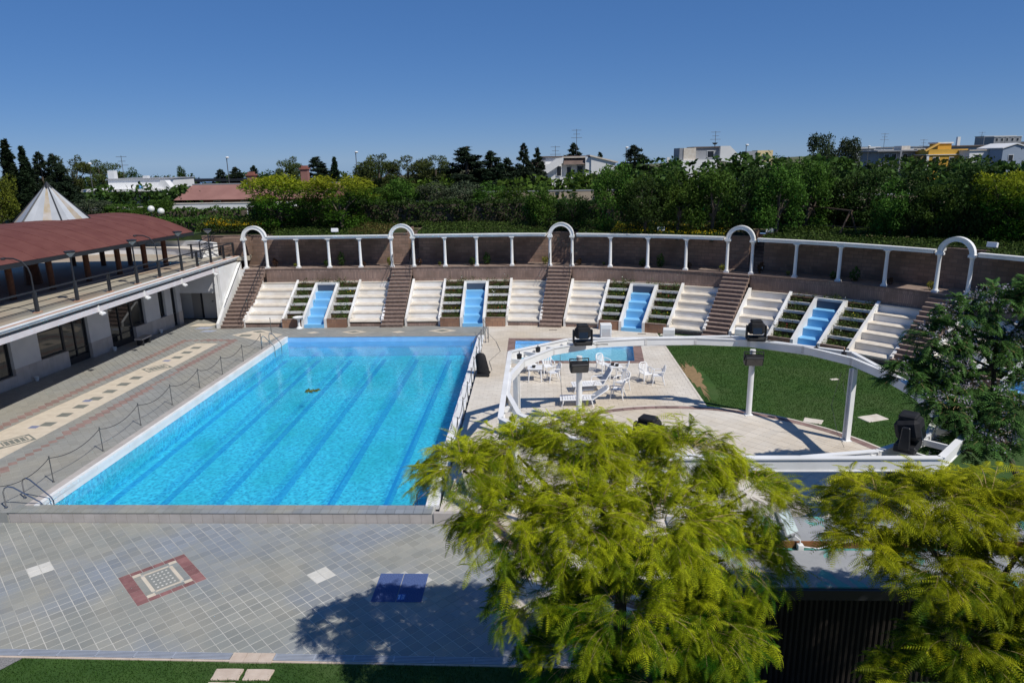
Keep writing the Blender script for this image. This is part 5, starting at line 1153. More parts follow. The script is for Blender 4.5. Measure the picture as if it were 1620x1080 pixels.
rr_ = n_.nodes.new('ShaderNodeValToRGB'); rr_.color_ramp.elements[0].position = .60; rr_.color_ramp.elements[1].position = .63; n_.links.new(tn.outputs[0], rr_.inputs[0])
mx_ = n_.nodes.new('ShaderNodeMixRGB'); mx_.inputs[2].default_value = (.12,.36,.32,1); n_.links.new(rr_.outputs[0], mx_.inputs[0]); n_.links.new(src, mx_.inputs[1]); n_.links.new(mx_.outputs[0], bs.inputs['Base Color'])
GREENT = mat('green_trim', (.06,.25,.22), (.09,.3,.27), .6, 4)
b = MB(); b.box(12.6,20.5,-6.22,-5.10,2.30,2.44); b.build('roof_panel', HR, hut, bevel=.01)
b = MB(); b.box(12.6,20.5,-7.72,-6.40,2.22,2.36); b.build('roof_panel', HR, hut, bevel=.01)
b = MB(); b.box(12.6,20.5,-6.398,-6.222,2.20,2.30); b.build('roof_gutter', GREENT, hut)
b = MB(); b.box(12.6,20.5,-6.225,-6.20,2.30,2.46); b.build('gutter_edge', mat('rust_edge', (.28,.12,.05), (.2,.09,.04), .8, 8), hut)
b = MB(); b.box(12.5,20.6,-7.80,-7.722,2.12,2.33); b.build('fascia', DARK, hut)
b = MB()
CORR = mat('dark_brown_sheet', (.014,.011,.009), (.022,.017,.014), .6, 3)
x = 12.8
k = 0
while x < 20.3:
    b = MB(); b.extr([(x,-7.42,PZ),(x+.035,-7.46,PZ),(x+.075,-7.46,PZ),(x+.11,-7.42,PZ),(x+.11,-7.40,PZ),(x,-7.40,PZ)], (0,0,2.22-PZ)); b.build('wall_sheet', CORR, hut); x += .112
b = MB(); b.box(12.8,20.3,-7.39,-5.4,PZ,.0); b.build('floor_plinth', GREYW, hut); b = MB(); b.box(12.8,12.9,-7.39,-5.4,0,2.2); b.box(20.2,20.3,-7.39,-5.4,0,2.2); b.box(12.9,20.2,-5.5,-5.4,0,1.0); b.build('wall', CORR, hut)
fl = thing('roof_floodlight', 'grey square floodlight tilted up on the hut roof gutter', 'floodlight', (15.0,-6.05,2.44)); ORG[fl.name] = Vector((0,0,0))
M3 = Matrix.Rotation(.55,3,'Z') @ Matrix.Rotation(-.62,3,'X')
b = MB(); b.obox((0,0,.36), .20,.06,.27, m=M3); b.build('housing', mat('lamp_grey', (.33,.34,.35), None, .5), fl, local=True, bevel=.02)
b = MB(); b.obox(Vector((0,0,.36))+M3@Vector((0,-.064,0)), .165,.006,.23, m=M3); b.build('glass', mat('pale_lamp_glass', (.50,.58,.56), None, .1, spec=.8), fl, local=True)
b = MB(); b.tube([(-.2,0,.32),(-.2,.02,.02)], .015, 5); b.tube([(.2,0,.32),(.2,.02,.02)], .015, 5); b.build('bracket', DARK, fl, local=True)
b = MB(); b.box(15.18,15.30,-6.36,-6.24,2.32,2.44); t = tag(b.build('junction_box', WHITE, bevel=.008), 'small white junction box beside the roof floodlight', 'junction box')
b = MB(); b.tube([(15.05,-6.1,2.5),(15.15,-6.2,2.58),(15.24,-6.28,2.52),(15.24,-6.3,2.4)], .014, 5); b.tube([(15.3,-6.3,2.38),(15.6,-6.34,2.36),(16.0,-6.25,2.42),(16.6,-6.2,2.5)], .014, 5); tag(b.build('lamp_cable', WHITE), 'white cable running along the hut roof from the junction box', 'cable')
# swing frame in the garden
sw = thing('swing_frame', 'weathered wooden swing frame standing under the trees behind the fourth bay', 'swing', (28.3,24.6,5.4))
WW = mat('grey_weathered_wood', (.08,.055,.038), (.12,.085,.06), .9, 8)
P0, P1 = (27.5,27.3,7.1), (28.7,24.3,7.0)
for p in (P0, P1):
    for dx, dy in ((-.75,-.25),(.75,.25)): b = MB(); b.tube([(p[0]+dx,p[1]+dy,gz(p[0],p[1])-.1),p], .055, 7); b.build('leg', WW, sw)
b = MB(); b.tube([(P0[0]-.06,P0[1]+.15,7.11),(P1[0]+.06,P1[1]-.15,7.01)], .05, 7); b.build('top_bar', WW, sw)

# ---------------------------------------------------------------- far houses
FW = mat('far_white_wall', (.78,.78,.77), (.70,.70,.69), .8, .3); FWD = mat('far_grey_wall', (.30,.31,.33), (.25,.26,.28), .85, .3); DKO = mat('dark_opening', (.02,.022,.026), None, .2, spec=.6)
PINKR = mat('pink_roof_tile', (.25,.125,.105), (.30,.155,.13), .85, .6, bump=.3, bscale=8); BRKR = mat('red_brick_far', (.25,.10,.075), (.31,.13,.10), .85, 1.5); YEL = mat('yellow_render', (.62,.36,.055), (.56,.32,.05), .8, .4)
TILE_B = mat('brown_roof_tile', (.13,.095,.08), (.18,.13,.11), .85, 1); BLUEW = mat('pale_blue_render', (.30,.36,.45), (.26,.32,.41), .85, .3); BEI = mat('beige_stone_wall', (.42,.35,.27), (.34,.28,.21), .9, .8, bump=.3, bscale=6)
def fbox(name, m, t, x0, x1, y0, y1, z0, z1): b = MB(); b.box(x0,x1,y0,y1,z0,z1); return b.build(name, m, t)
def fwin(t, x0, x1, y, z0, z1, name='window'):
    w = fbox(name, WHITE, t, x0-.08, x1+.08, y-.06, y+.02, z0-.08, z1+.08); p = fbox('pane', DKO, w, x0, x1, y-.09, y-.05, z0, z1); return w
# white bungalow
t = thing('white_bungalow', 'low white bungalow with a flat roof and a sloping buttress wall at the left', 'house', (-41.5,70,5))
fbox('wall', FW, t, -45.6,-37.6,69,76,4.5,7.25); fbox('roof', FW, t, -46.7,-36.6,67.5,77,7.25,7.55); fbox('upper_wall', FW, t, -44.9,-36.4,70.5,76,7.55,8.65); fbox('upper_roof', FWD, t, -45,-36.3,70.3,76.2,8.65,8.75)
fbox('chimney', FW, t, -45.1,-44.3,71,71.8,8.75,9.75); fbox('roof_box', FW, t, -40.6,-40.0,71,71.6,8.75,9.05)
b = MB(); b.extr([(-37.5,68.2,7.6),(-36.9,68.2,8.5),(-36.3,68.2,8.5),(-34.6,68.2,6.1),(-36.4,68.2,6.1)], (0,1.2,0)); b.build('buttress', FW, t)
for x in (-46.0,-45.2): fbox('porch_post', FW, t, x-.1,x+.1,67.8,68,4.5,7.25)
fwin(t,-40.0,-39.5,69,5.6,7.1); fwin(t,-38.9,-38.2,69,5.6,7.1); fwin(t,-45.5,-44.6,69,5.5,7.1,'glass_door'); fwin(t,-43.9,-41,69,6.0,6.9)
b = MB(); b.sphere((-39.4,67.8,7.75),.42,10,sz=.6); b.build('blue_cover', mat('blue_tarp', (.12,.33,.75), None, .5), t)
# long shed
t = thing('long_shed', 'long dark open shed with a flat roof between the bungalow and the pink roofed house', 'shed', (-41,85,5))
fbox('roof', DARK, t, -46,-30.5,83,89,7.9,8.25)
for k in range(8): fbox('post', DARK, t, -45.8+k*2.15,-45.6+k*2.15,83.1,83.3,5,7.9)
fbox('back_wall', FWD, t, -45,-31,88.5,88.8,4.5,7.3)
# pink roofed house
t = thing('pink_house', 'low house with a broad pink tiled roof and brick wall behind the golden trees', 'house', (-26,62,5))
b = MB(); b.extr([(-31.6,60.5,6.45),(-31.0,64.5,8.05),(-31.0,68.5,6.45)], (18,0,0)); b.build('roof', PINKR, t); fbox('wall', BRKR, t, -28.9,-14,62,67,4.3,6.5); fbox('ridge', FWD, t, -31.1,-13,64.3,64.7,8.0,8.12)
fwin(t,-24.4,-23.4,62,5.3,6.2); fwin(t,-27.6,-26.9,62,5.4,6.2)
for x, y, z1 in ((-23.4,63.2,9.0),(-17.3,63.8,9.6)):
    c = fbox('chimney', PINKR, t, x-.4,x+.4,y-.4,y+.4,7.2,z1); q = fbox('chimney_cap', BRKR, c, x-.52,x+.52,y-.52,y+.52,z1,z1+.16); fbox('chimney_pot', BRKR, c, x-.32,x+.32,y-.32,y+.32,z1+.16,z1+.42)
def parapet(label, x0, x1, y, z0, z1):
    t = thing('parapet_wall', label, 'wall', ((x0+x1)/2,y,z0)); fbox('wall', FW, t, x0,x1,y,y+.3,z0,z1); fbox('coping', CREAM, t, x0-.05,x1+.05,y-.05,y+.35,z1,z1+.08)
parapet('long white parapet wall in front of the pink roofed house', -26.4,-14,50,4.2,6.6); parapet('white parapet wall in front of the white bungalow', -37.5,-29.5,50,4.2,6.3)
# boundary stone wall
for x0, x1, y, z1, lb in ((-4.2,4.2,56,7.05,'pale boundary wall behind the olive trees'),(4.6,20.5,54,7.1,'long beige boundary wall below the white villa'),(34,48,48,6.6,'grey boundary wall glimpsed between the trees on the right'),(-6,9.6,44.5,6.75,'grey topped low wall just above the ivy hedge')):
    t = thing('boundary_wall', lb, 'wall', ((x0+x1)/2,y,5), 0, 'boundary walls beyond the garden'); fbox('wall', BEI, t, x0,x1,y,y+.35,4,z1); fbox('coping', FWD, t, x0-.05,x1+.05,y-.04,y+.4,z1,z1+.1)
# white villa
t = thing('white_villa', 'white villa with brown tiled eaves and an outside stair ramp, above the beige wall', 'house', (14,85,5))
fbox('wall', FW, t, 10.3,13.2,85,92,4.5,9.6); fbox('grey_wall', FWD, t, 9.4,10.3,84.6,90,5.5,9.3); fbox('wall', FW, t, 13.2,16.6,86,92,4.5,9.6); fbox('wall', FW, t, 16.6,17.6,84.6,92,4.5,10.4)
fbox('upper_wall', FW, t, 10.9,13.4,85.5,92,9.6,10.5); fbox('upper_wall', FWD, t, 10.0,10.9,85.4,92,9.3,10.5); fbox('roof', TILE_B, t, 9.9,17.4,85.2,92,10.5,10.64)
b = MB(); b.extr([(7.9,84,9.2),(9.3,84.5,10.3),(10.1,84.5,10.3),(10.1,84,9.2)], (0,3,-.0)); b.build('eave', TILE_B, t)
b = MB(); b.extr([(13.5,84.6,9.45),(13.5,85.6,10.35),(16.5,85.6,10.35),(16.5,84.6,9.45)], (0,.15,.1)); b.build('eave', TILE_B, t); fbox('eave_band', CREAM, t, 13.3,16.6,85.0,85.5,10.36,10.52)
b = MB(); b.extr([(10.3,84.2,8.3),(11.2,84.2,8.3),(13.4,84.2,9.7),(13.4,84.2,10.45),(12.4,84.2,10.3),(11.0,84.2,9.3),(10.3,84.2,9.3)], (0,.3,0)); b.build('stair_parapet', FW, t)
b = MB(); b.extr([(17.4,84.4,7.9),(20.6,84.4,8.3),(20.9,84.4,9.6),(17.4,84.4,10.5)], (0,7,0)); b.build('gable_wing', FW, t); b = MB(); b.extr([(17.2,84.2,10.55),(21.2,84.2,9.55),(21.2,84.2,9.75),(17.2,84.2,10.75)], (0,7.4,0)); b.build('wing_roof', CREAM, t)
fwin(t,12.55,13.15,84.95,7.9,9.2); fwin(t,15.5,16.3,85.95,8.0,9.2); fwin(t,14.0,14.6,85.95,8.1,9.1); fbox('balcony', FW, t, 12.9,14.8,83.6,85,6.9,7.7); fbox('terrace_wall', FW, t, 9.8,12.6,83.4,83.6,6.2,7.4)
# cream topped white building
t = thing('cream_building', 'white flat roofed building with a cream corner tower and a sloping end wall', 'house', (35.5,90,5))
fbox('wall', FW, t, 30.7,36.6,90,97,4.8,9.75); fbox('corner_tower', CREAM, t, 31.6,33.4,90.3,95,9.75,11.5); fbox('tower_side', FWD, t, 31.0,31.6,90.4,95,9.75,11.5); fbox('upper_wall', FWD, t, 33.4,37.0,91,96,9.75,11.5); fbox('roof', TILE_B, t, 33.2,37.4,90.8,96.2,11.5,11.66)
b = MB(); b.extr([(37,90.2,9.6),(37,90.2,11.7),(38.4,90.2,11.7),(40.9,90.2,9.3),(40.9,90.2,8.9)], (0,5,0)); b.build('sloping_wall', FW, t); fbox('low_wing', FW, t, 40.5,44.5,90,95,4.8,9.3)
fwin(t,35.3,36.2,91,10.1,11.0); fbox('chimney', FW, t, 29.2,29.6,90.5,90.9,8,10.2)
t = thing('roof_dish', 'dark satellite dish on the cream topped building', 'satellite dish', (36.3,90.9,11.66)); b = MB(); b.lathe([(.02,0),(.3,.1),(.42,.3)], (36.3,90.9,11.9), 10); b.build('dish', DARK, t); b = MB(); b.tube([(36.3,90.9,11.6),(36.3,90.9,12)], .05, 5); b.build('arm', DARK, t)
t = thing('yellow_annex', 'small pale yellow rooftop block behind the cream topped building', 'house', (45,96,5)); fbox('wall', mat('pale_yellow', (.62,.50,.28), None, .8), t, 44.2,46.6,96,99,5,11.0); fbox('side_wall', FWD, t, 42.6,44.2,96.2,99,5,10.9); fwin(t,45,45.6,96,9.6,10.4)
# town on the right
t = thing('grey_apartments', 'grey apartment block with deep balconies left of the yellow house', 'building', (77,120,6))
fbox('wall', FWD, t, 74,81.5,120,128,4,10.5); fbox('roof', FWD, t, 73.2,82,119,129,10.5,10.75); fbox('balcony', FW, t, 77.5,81.5,118.8,120,8.2,8.95); fbox('balcony', FW, t, 77.5,81.5,118.8,120,5.6,6.3)
for x in (75,76.3,78.4,80): fwin(t,x,x+.8,120,8.95,10.0)
for x in (75.4,79.2): fwin(t,x,x+.8,120,6.4,7.5)
fbox('corner_post', FWD, t, 77.3,77.6,118.8,119.1,5,10.5); fbox('roof_room', CREAM, t, 79,80.6,122,125,10.75,11.5)
t = thing('yellow_house', 'bright yellow house with white trim and a square stair tower', 'house', (83.5,115,6))
fbox('wall', YEL, t, 80.3,87.5,115,121,4,9.75); fbox('painted_shade_wall', mat('yellow_painted_shade', (.2,.14,.05), None, .8), t, 79.2,80.3,115.3,121,4,9.6); fbox('parapet', YEL, t, 80.6,87.5,115.2,121,9.85,10.75); fbox('trim', WHITE, t, 80.0,87.7,114.8,121.2,9.75,9.85); fbox('tower', YEL, t, 82.8,85.2,116.5,119.5,10.75,11.75); fbox('tower_cap', WHITE, t, 82.6,85.4,116.3,119.7,11.75,12.0)  # left wall's shade is painted as a darker copy of the yellow
fbox('corner_trim', WHITE, t, 80.2,80.6,114.9,115.1,5,9.75); fwin(t,81.4,82.4,115,7.2,9.3,'balcony_door'); fwin(t,84.3,85.0,115,8.1,9.3); fwin(t,86.2,86.9,115,8.1,9.3)
b = MB(); b.extr([(79.6,114.6,10.6),(82.7,116,11.9),(82.9,116,11.7),(79.8,114.6,10.4)], (0,.5,0)); b.build('stair_flank', mat('yellow_shade_trim', (.45,.27,.06), None, .8), t)
t = thing('brown_block', 'flat dark brown block with a white chimney behind the yellow house', 'building', (102,140,7)); fbox('wall', FWD, t, 97,106.5,140,148,4,11.3); fbox('roof', TILE_B, t, 96.6,107,139.6,148.4,11.3,11.5); fbox('chimney', FW, t, 99.3,99.9,140,140.6,11.5,13.3); fwin(t,100.5,103.5,140,9.9,10.7); fwin(t,104.5,105.6,140,9.9,10.7)
t = thing('blue_house', 'pale blue grey house with a white roof edge at the far right', 'house', (91,108,7)); b = MB(); b.extr([(89.2,108,4),(94.5,108,4),(94.5,108,10.3),(91.3,108,11.3),(89.2,108,10.6)], (0,7,0)); b.build('wall', BLUEW, t); b = MB(); b.extr([(89,107.8,10.65),(91.3,107.8,11.4),(94.8,107.8,10.35),(94.8,107.8,10.5),(91.3,107.8,11.56),(89,107.8,10.8)], (0,7.4,0)); b.build('roof_edge', FW, t); fwin(t,90.3,91,108,8.6,9.6)
t = thing('white_row_house', 'white flat roofed house left of the pale blue house', 'house', (87.5,112,7)); fbox('wall', FW, t, 86.0,90.2,112,118,4,10.4); fbox('roof', CREAM, t, 85.8,90.4,111.8,118.2,10.4,10.55); fwin(t,87,87.8,112,8.8,9.7)
hs = [(104,200,6,3.6,FW,'white'),(110.5,205,5,3.2,FWD,'grey'),(108,180,5,3.4,FW,'small white'),(113.5,182,5,3.2,CREAM,'cream'),(89,152,5,4.2,FW,'white narrow'),(84.5,150,4,3.8,FWD,'grey narrow'),(94,156,6,4.0,CREAM,'cream wide'),(186,262,10,7.2,FWD,'grey hillside'),(197,262,9,7.4,CREAM,'cream hillside'),(191,275,12,9.8,FWD,'upper grey hillside'),(120,170,8,4.4,FW,'long white')]
for k, (x, y, w_, h, m, nm) in enumerate(hs):
    z0 = gz(x, y)-3; top = {8:13.2}.get(k, 0) or (10.4+ (y-115)*.012 + (2.2 if y > 255 else 0) + h*.12)
    t = thing('town_house', '%s flat roofed town house on the right skyline, %s' % (nm, ['behind the eucalyptus pair','beside the first white one','behind the grey apartments','right of the small white one','left of the grey apartments','far left of the town','behind the street lamps','on the hill at the edge','highest right on the hill','topmost on the hill','behind the brown block'][k]), 'house', (x,y,z0), 0, 'town houses on the right skyline')
    fbox('wall', m, t, x-w_/2,x+w_/2,y,y+6,z0,top); fbox('roof', FW if m is FWD else FWD, t, x-w_/2-.2,x+w_/2+.2,y-.2,y+6.2,top,top+.18)
    for q in range(int(w_/2)): fwin(t, x-w_/2+.6+q*1.9, x-w_/2+1.4+q*1.9, y, top-1.5, top-.5)
# street lamps, antennas, globe lamps
def mast(name, label, cat, x, y, z1, kind, grp):
    z0 = gz(x,y)-.2 if kind == 'lamp' else z1-3.6
    t = thing(name, label, cat, (x,y,z0), 0, grp); b = MB(); b.tube([(x,y,z0),(x,y,z1)], .055 if kind == 'lamp' else .035, 5); b.build('pole', POSTM, t)
    if kind == 'lamp': b = MB(); b.sphere((x+.1,y,z1+.05), .24, 8, sz=.55); b.build('lamp_head', WHITE, t)
    else:
        for k, (h, w_) in enumerate(((.15,.7),(.7,.5),(1.2,.8))): b = MB(); b.tube([(x-w_,y,z1-h),(x+w_,y,z1-h)], .025, 4); b.build('aerial_bar', POSTM, t)
for x, y, z1, lb in ((-31.2,75,11.1,'thin street lamp left of the pink chimney'),(-14.0,75,11.5,'thin street lamp left of the olive pines'),(37.9,80,11.6,'street lamp in front of the yellow rooftop block'),(22.4,85,11.6,'thin street lamp right of the white villa'),(63,100,11.3,'street lamp left of the grey apartments'),(-44.2,66,10.6,'thin street lamp above the white bungalow')): mast('street_lamp', lb, 'street lamp', x, y, z1, 'lamp', 'far street lamps')
for x, y, z1, lb in ((15.5,88,14.4,'tall aerial mast on the white villa'),(36.6,92,13.9,'aerial mast on the cream topped building'),(75.6,122,13.9,'aerial mast on the grey apartments'),(105.4,142,14.3,'aerial mast on the brown block, left'),(110.4,142,13.2,'short aerial right of the brown block'),(-43.6,72,11.6,'thin aerial on the white bungalow'),(84,124,12.7,'short aerial behind the yellow tower'),(12.4,88,12.1,'small aerial on the white villa roof')): mast('roof_aerial', lb, 'aerial', x, y, z1, 'ant', 'roof aerials')
for x, y, z, lb in ((-22.0,38,6.9,'white globe lamp on a post above the red roof, left of the pair'),(-21.2,38,6.7,'white globe lamp on a post above the red roof, right of the pair')):
    t = thing('globe_lamp', lb, 'lamp', (x,y,gz(x,y)), 0, 'globe lamps beyond the pavilion'); b = MB(); b.tube([(x,y,gz(x,y)),(x,y,z-.25)], .04, 6); b.build('pole', DARK, t); b = MB(); b.sphere((x,y,z), .27, 14); b.build('globe', mat('milk_glass', (.72,.72,.68), None, .3) if not bpy.data.materials.get('milk_glass') else bpy.data.materials['milk_glass'], t, smooth=True)
# hill behind the town
b = MB(); vs = []; n = 24
for i in range(n+1):
    for j in range(6):
        x = 215+i*18; y = 240+j*60; vs.append((x, y, 4+(11 if j in (1,2,3) else 0)*math.sin(math.pi*i/n)*(.7+.3*math.sin(i*1.3+j))+gz(90,240)*.3))
b.add(vs, [(i*6+j,(i+1)*6+j,(i+1)*6+j+1,i*6+j+1) for i in range(n) for j in range(5)]); o = b.build('hills', GROUND, flip=False); struct(o)

# ---------------------------------------------------------------- trees
def norm(a): return a/(np.linalg.norm(a,axis=-1,keepdims=True)+1e-9)
def clump_crown(g, centers, radii, n_per, size, squash=.8, shell=.55, asp=.55, up=.4):
    P, T = [], []
    zmin, zmax = (centers[:,2]-radii).min(), (centers[:,2]+radii).max()
    for c, r in zip(centers, radii):
        n = int(n_per*r*r); d = norm(g.normal(size=(n,3))); rad = r*(shell+(1-shell)*g.uniform(0,1,n)**.6)*g.uniform(.75,1.12,n)
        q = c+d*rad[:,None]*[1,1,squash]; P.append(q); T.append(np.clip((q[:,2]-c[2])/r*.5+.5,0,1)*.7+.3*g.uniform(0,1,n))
    P = np.concatenate(P); T = np.concatenate(T)
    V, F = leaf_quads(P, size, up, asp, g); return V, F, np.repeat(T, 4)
def kind_mesh(kind, seed):
    g = np.random.default_rng(seed); rr = random.Random(seed)
    tk = MB()
    if kind in ('broad','broad_dark','broad_yellow','olive','poplar'):
        n = 36; el = {'poplar':1.6}.get(kind, 1.0)
        d = norm(g.normal(size=(n,3))); C = d*(g.uniform(.35,1,n)**.5)[:,None]*[.36,.36,.34*el]; C[:,2] += .60 if el == 1 else .66
        C[:,2] = np.clip(C[:,2]-g.uniform(0,.32,n)*(g.uniform(0,1,n) < .5), .12, .92); rad = g.uniform(.10,.19,n)
        V, F, A = clump_crown(g, C, rad, 8200, .021, .85)
        tk.tube([(0,0,-.08),(.01,0,.2),(.02,.01,.45)], [.035,.028,.018], 7)
        for k in range(6): c = C[rr.randrange(n)]; tk.tube([(.01,0,.18+.04*k),(c[0]*.5,c[1]*.5,.3+c[2]*.25),tuple(c)], [.018,.012,.004], 5)
    elif kind == 'pine':
        n = 24; d = norm(g.normal(size=(n,3))); C = d*(g.uniform(.4,1,n)**.5)[:,None]*[.42,.42,.25]; C[:,2] += .66; rad = g.uniform(.09,.16,n)
        V, F, A = clump_crown(g, C, rad, 13000, .026, .6, asp=.26, up=.8)
        tk.tube([(0,0,-.08),(.02,0,.3),(0,.01,.7)], [.035,.028,.014], 7)
        for k in range(7): c = C[rr.randrange(n)]; tk.tube([(.01,0,.28+.04*k),tuple(c)], [.016,.005], 5)
    elif kind == 'conifer':
        C, rad = [], []
        for k in range(84):
            z = .10+.88*(k/83)**.9; R_ = .32*(1-z)**.85+.015; a = rr.uniform(0,6.28); f = rr.uniform(.45,1.05); C.append((R_*f*math.cos(a),R_*f*math.sin(a),z)); rad.append(.028+.11*(1-z)*rr.uniform(.7,1.1))
        C = np.array(C); rad = np.array(rad); V, F, A = clump_crown(g, C, rad, 24000, .030, .5, asp=.22, up=.2)
        tk.tube([(0,0,-.08),(0,0,.5),(0,0,1.0)], [.03,.018,.004], 7)
    elif kind == 'cypress':
        C, rad = [], []
        for k in range(90):
            z = .04+.95*k/89; R_ = .125*min(1, (z+.08)*4)*max(.04,(1-z))**.5; a = rr.uniform(0,6.28); f = rr.uniform(.15,.6); C.append((R_*f*math.cos(a),R_*f*math.sin(a),z)); rad.append(max(.022, R_*.62))
        C = np.array(C); rad = np.array(rad); V, F, A = clump_crown(g, C, rad, 60000, .022, 1.5, asp=.3, up=1.5)
        tk.tube([(0,0,-.06),(0,0,.9)], [.02,.005], 6)
    elif kind == 'locust':
        C = []; rad = []
        for k in range(48):
            a = rr.uniform(0,6.28); lv = rr.choice((.25,.38,.5,.62,.72,.82,.9)); R_ = .42*min(1,math.sin(math.pi*min(.95,(1.05-lv)*.9+.12))+.15); f = rr.uniform(.2,1)**.5; C.append((R_*f*math.cos(a),R_*f*math.sin(a),lv-.06*f)); rad.append(rr.uniform(.09,.16))
        C = np.array(C); rad = np.array(rad); V, F, A = clump_crown(g, C, rad, 10000, .022, .8, asp=.35, up=.1)
        rxy = np.hypot(V[:,0],V[:,1]); A = np.clip(A*.6+np.repeat(np.repeat(g.uniform(0,1,1),1),len(A))*0+.55*np.clip((V[:,2]-.45)/.5,0,1),0,1)
        tk.tube([(0,0,-.08),(.01,0,.22),(.03,.01,.5)], [.03,.024,.014], 7)
        for k in range(8): c = C[rr.randrange(48)]; tk.tube([(.01,0,.2+.03*k),tuple(c)], [.014,.004], 5)
    return V, F, A, tk
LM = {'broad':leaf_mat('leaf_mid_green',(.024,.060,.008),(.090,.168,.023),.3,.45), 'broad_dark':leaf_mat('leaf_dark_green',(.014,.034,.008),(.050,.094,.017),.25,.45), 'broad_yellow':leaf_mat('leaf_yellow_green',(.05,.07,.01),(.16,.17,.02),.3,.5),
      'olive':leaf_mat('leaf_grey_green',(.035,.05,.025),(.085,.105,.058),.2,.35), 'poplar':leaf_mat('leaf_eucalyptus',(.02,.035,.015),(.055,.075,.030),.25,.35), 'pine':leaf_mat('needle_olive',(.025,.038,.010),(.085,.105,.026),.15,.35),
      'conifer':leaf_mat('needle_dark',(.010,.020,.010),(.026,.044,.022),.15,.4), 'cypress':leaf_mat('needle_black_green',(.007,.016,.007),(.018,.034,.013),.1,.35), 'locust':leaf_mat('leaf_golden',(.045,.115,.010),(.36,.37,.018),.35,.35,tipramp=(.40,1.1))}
VAR = {'broad':4,'broad_dark':4,'conifer':3,'pine':2,'locust':2}
PRO = {}
for i, k in enumerate(LM):
    PRO[k] = []
    for v in range(VAR.get(k, 1)):
        V, F, A, tk = kind_mesh(k, 100+i*10+v); c = raw_mesh('crown', V, F, LM[k], attr=A); t = tk.build('trunk', BARK, smooth=True, flip=False)
        PRO[k].append((c.data, t.data)); bpy.data.objects.remove(c); bpy.data.objects.remove(t)
NAME = {'broad':'leafy_tree','broad_dark':'leafy_tree','broad_yellow':'leafy_tree','olive':'olive_tree','poplar':'eucalyptus_tree','pine':'pine_tree','conifer':'conifer_tree','cypress':'cypress_tree','locust':'locust_tree'}
WF = {'broad':.80,'broad_dark':.80,'broad_yellow':.8,'olive':.8,'poplar':.72,'pine':.92,'conifer':.62,'cypress':.23,'locust':.95}
def plant(kind, x, y, z, h, w_, label, v=None):
    m = PRO[kind][rng.randrange(len(PRO[kind])) if v is None else v]
    t = thing(NAME[kind], label, 'tree', (x,y,z), rng.uniform(0,6.28), 'trees and tall shrubs beyond the pool'); f_ = {'conifer':1.8,'cypress':1.5,'pine':1.25,'locust':1.25}.get(kind, 1); t.scale = (w_/WF[kind]*f_, w_/WF[kind]*f_, h*{'pine':1.13,'conifer':1.0,'cypress':1.0}.get(kind, .95))
    for me, nm in ((m[0],'crown'),(m[1],'trunk')): o = bpy.data.objects.new(nm, me); COL.objects.link(o); o.parent = t
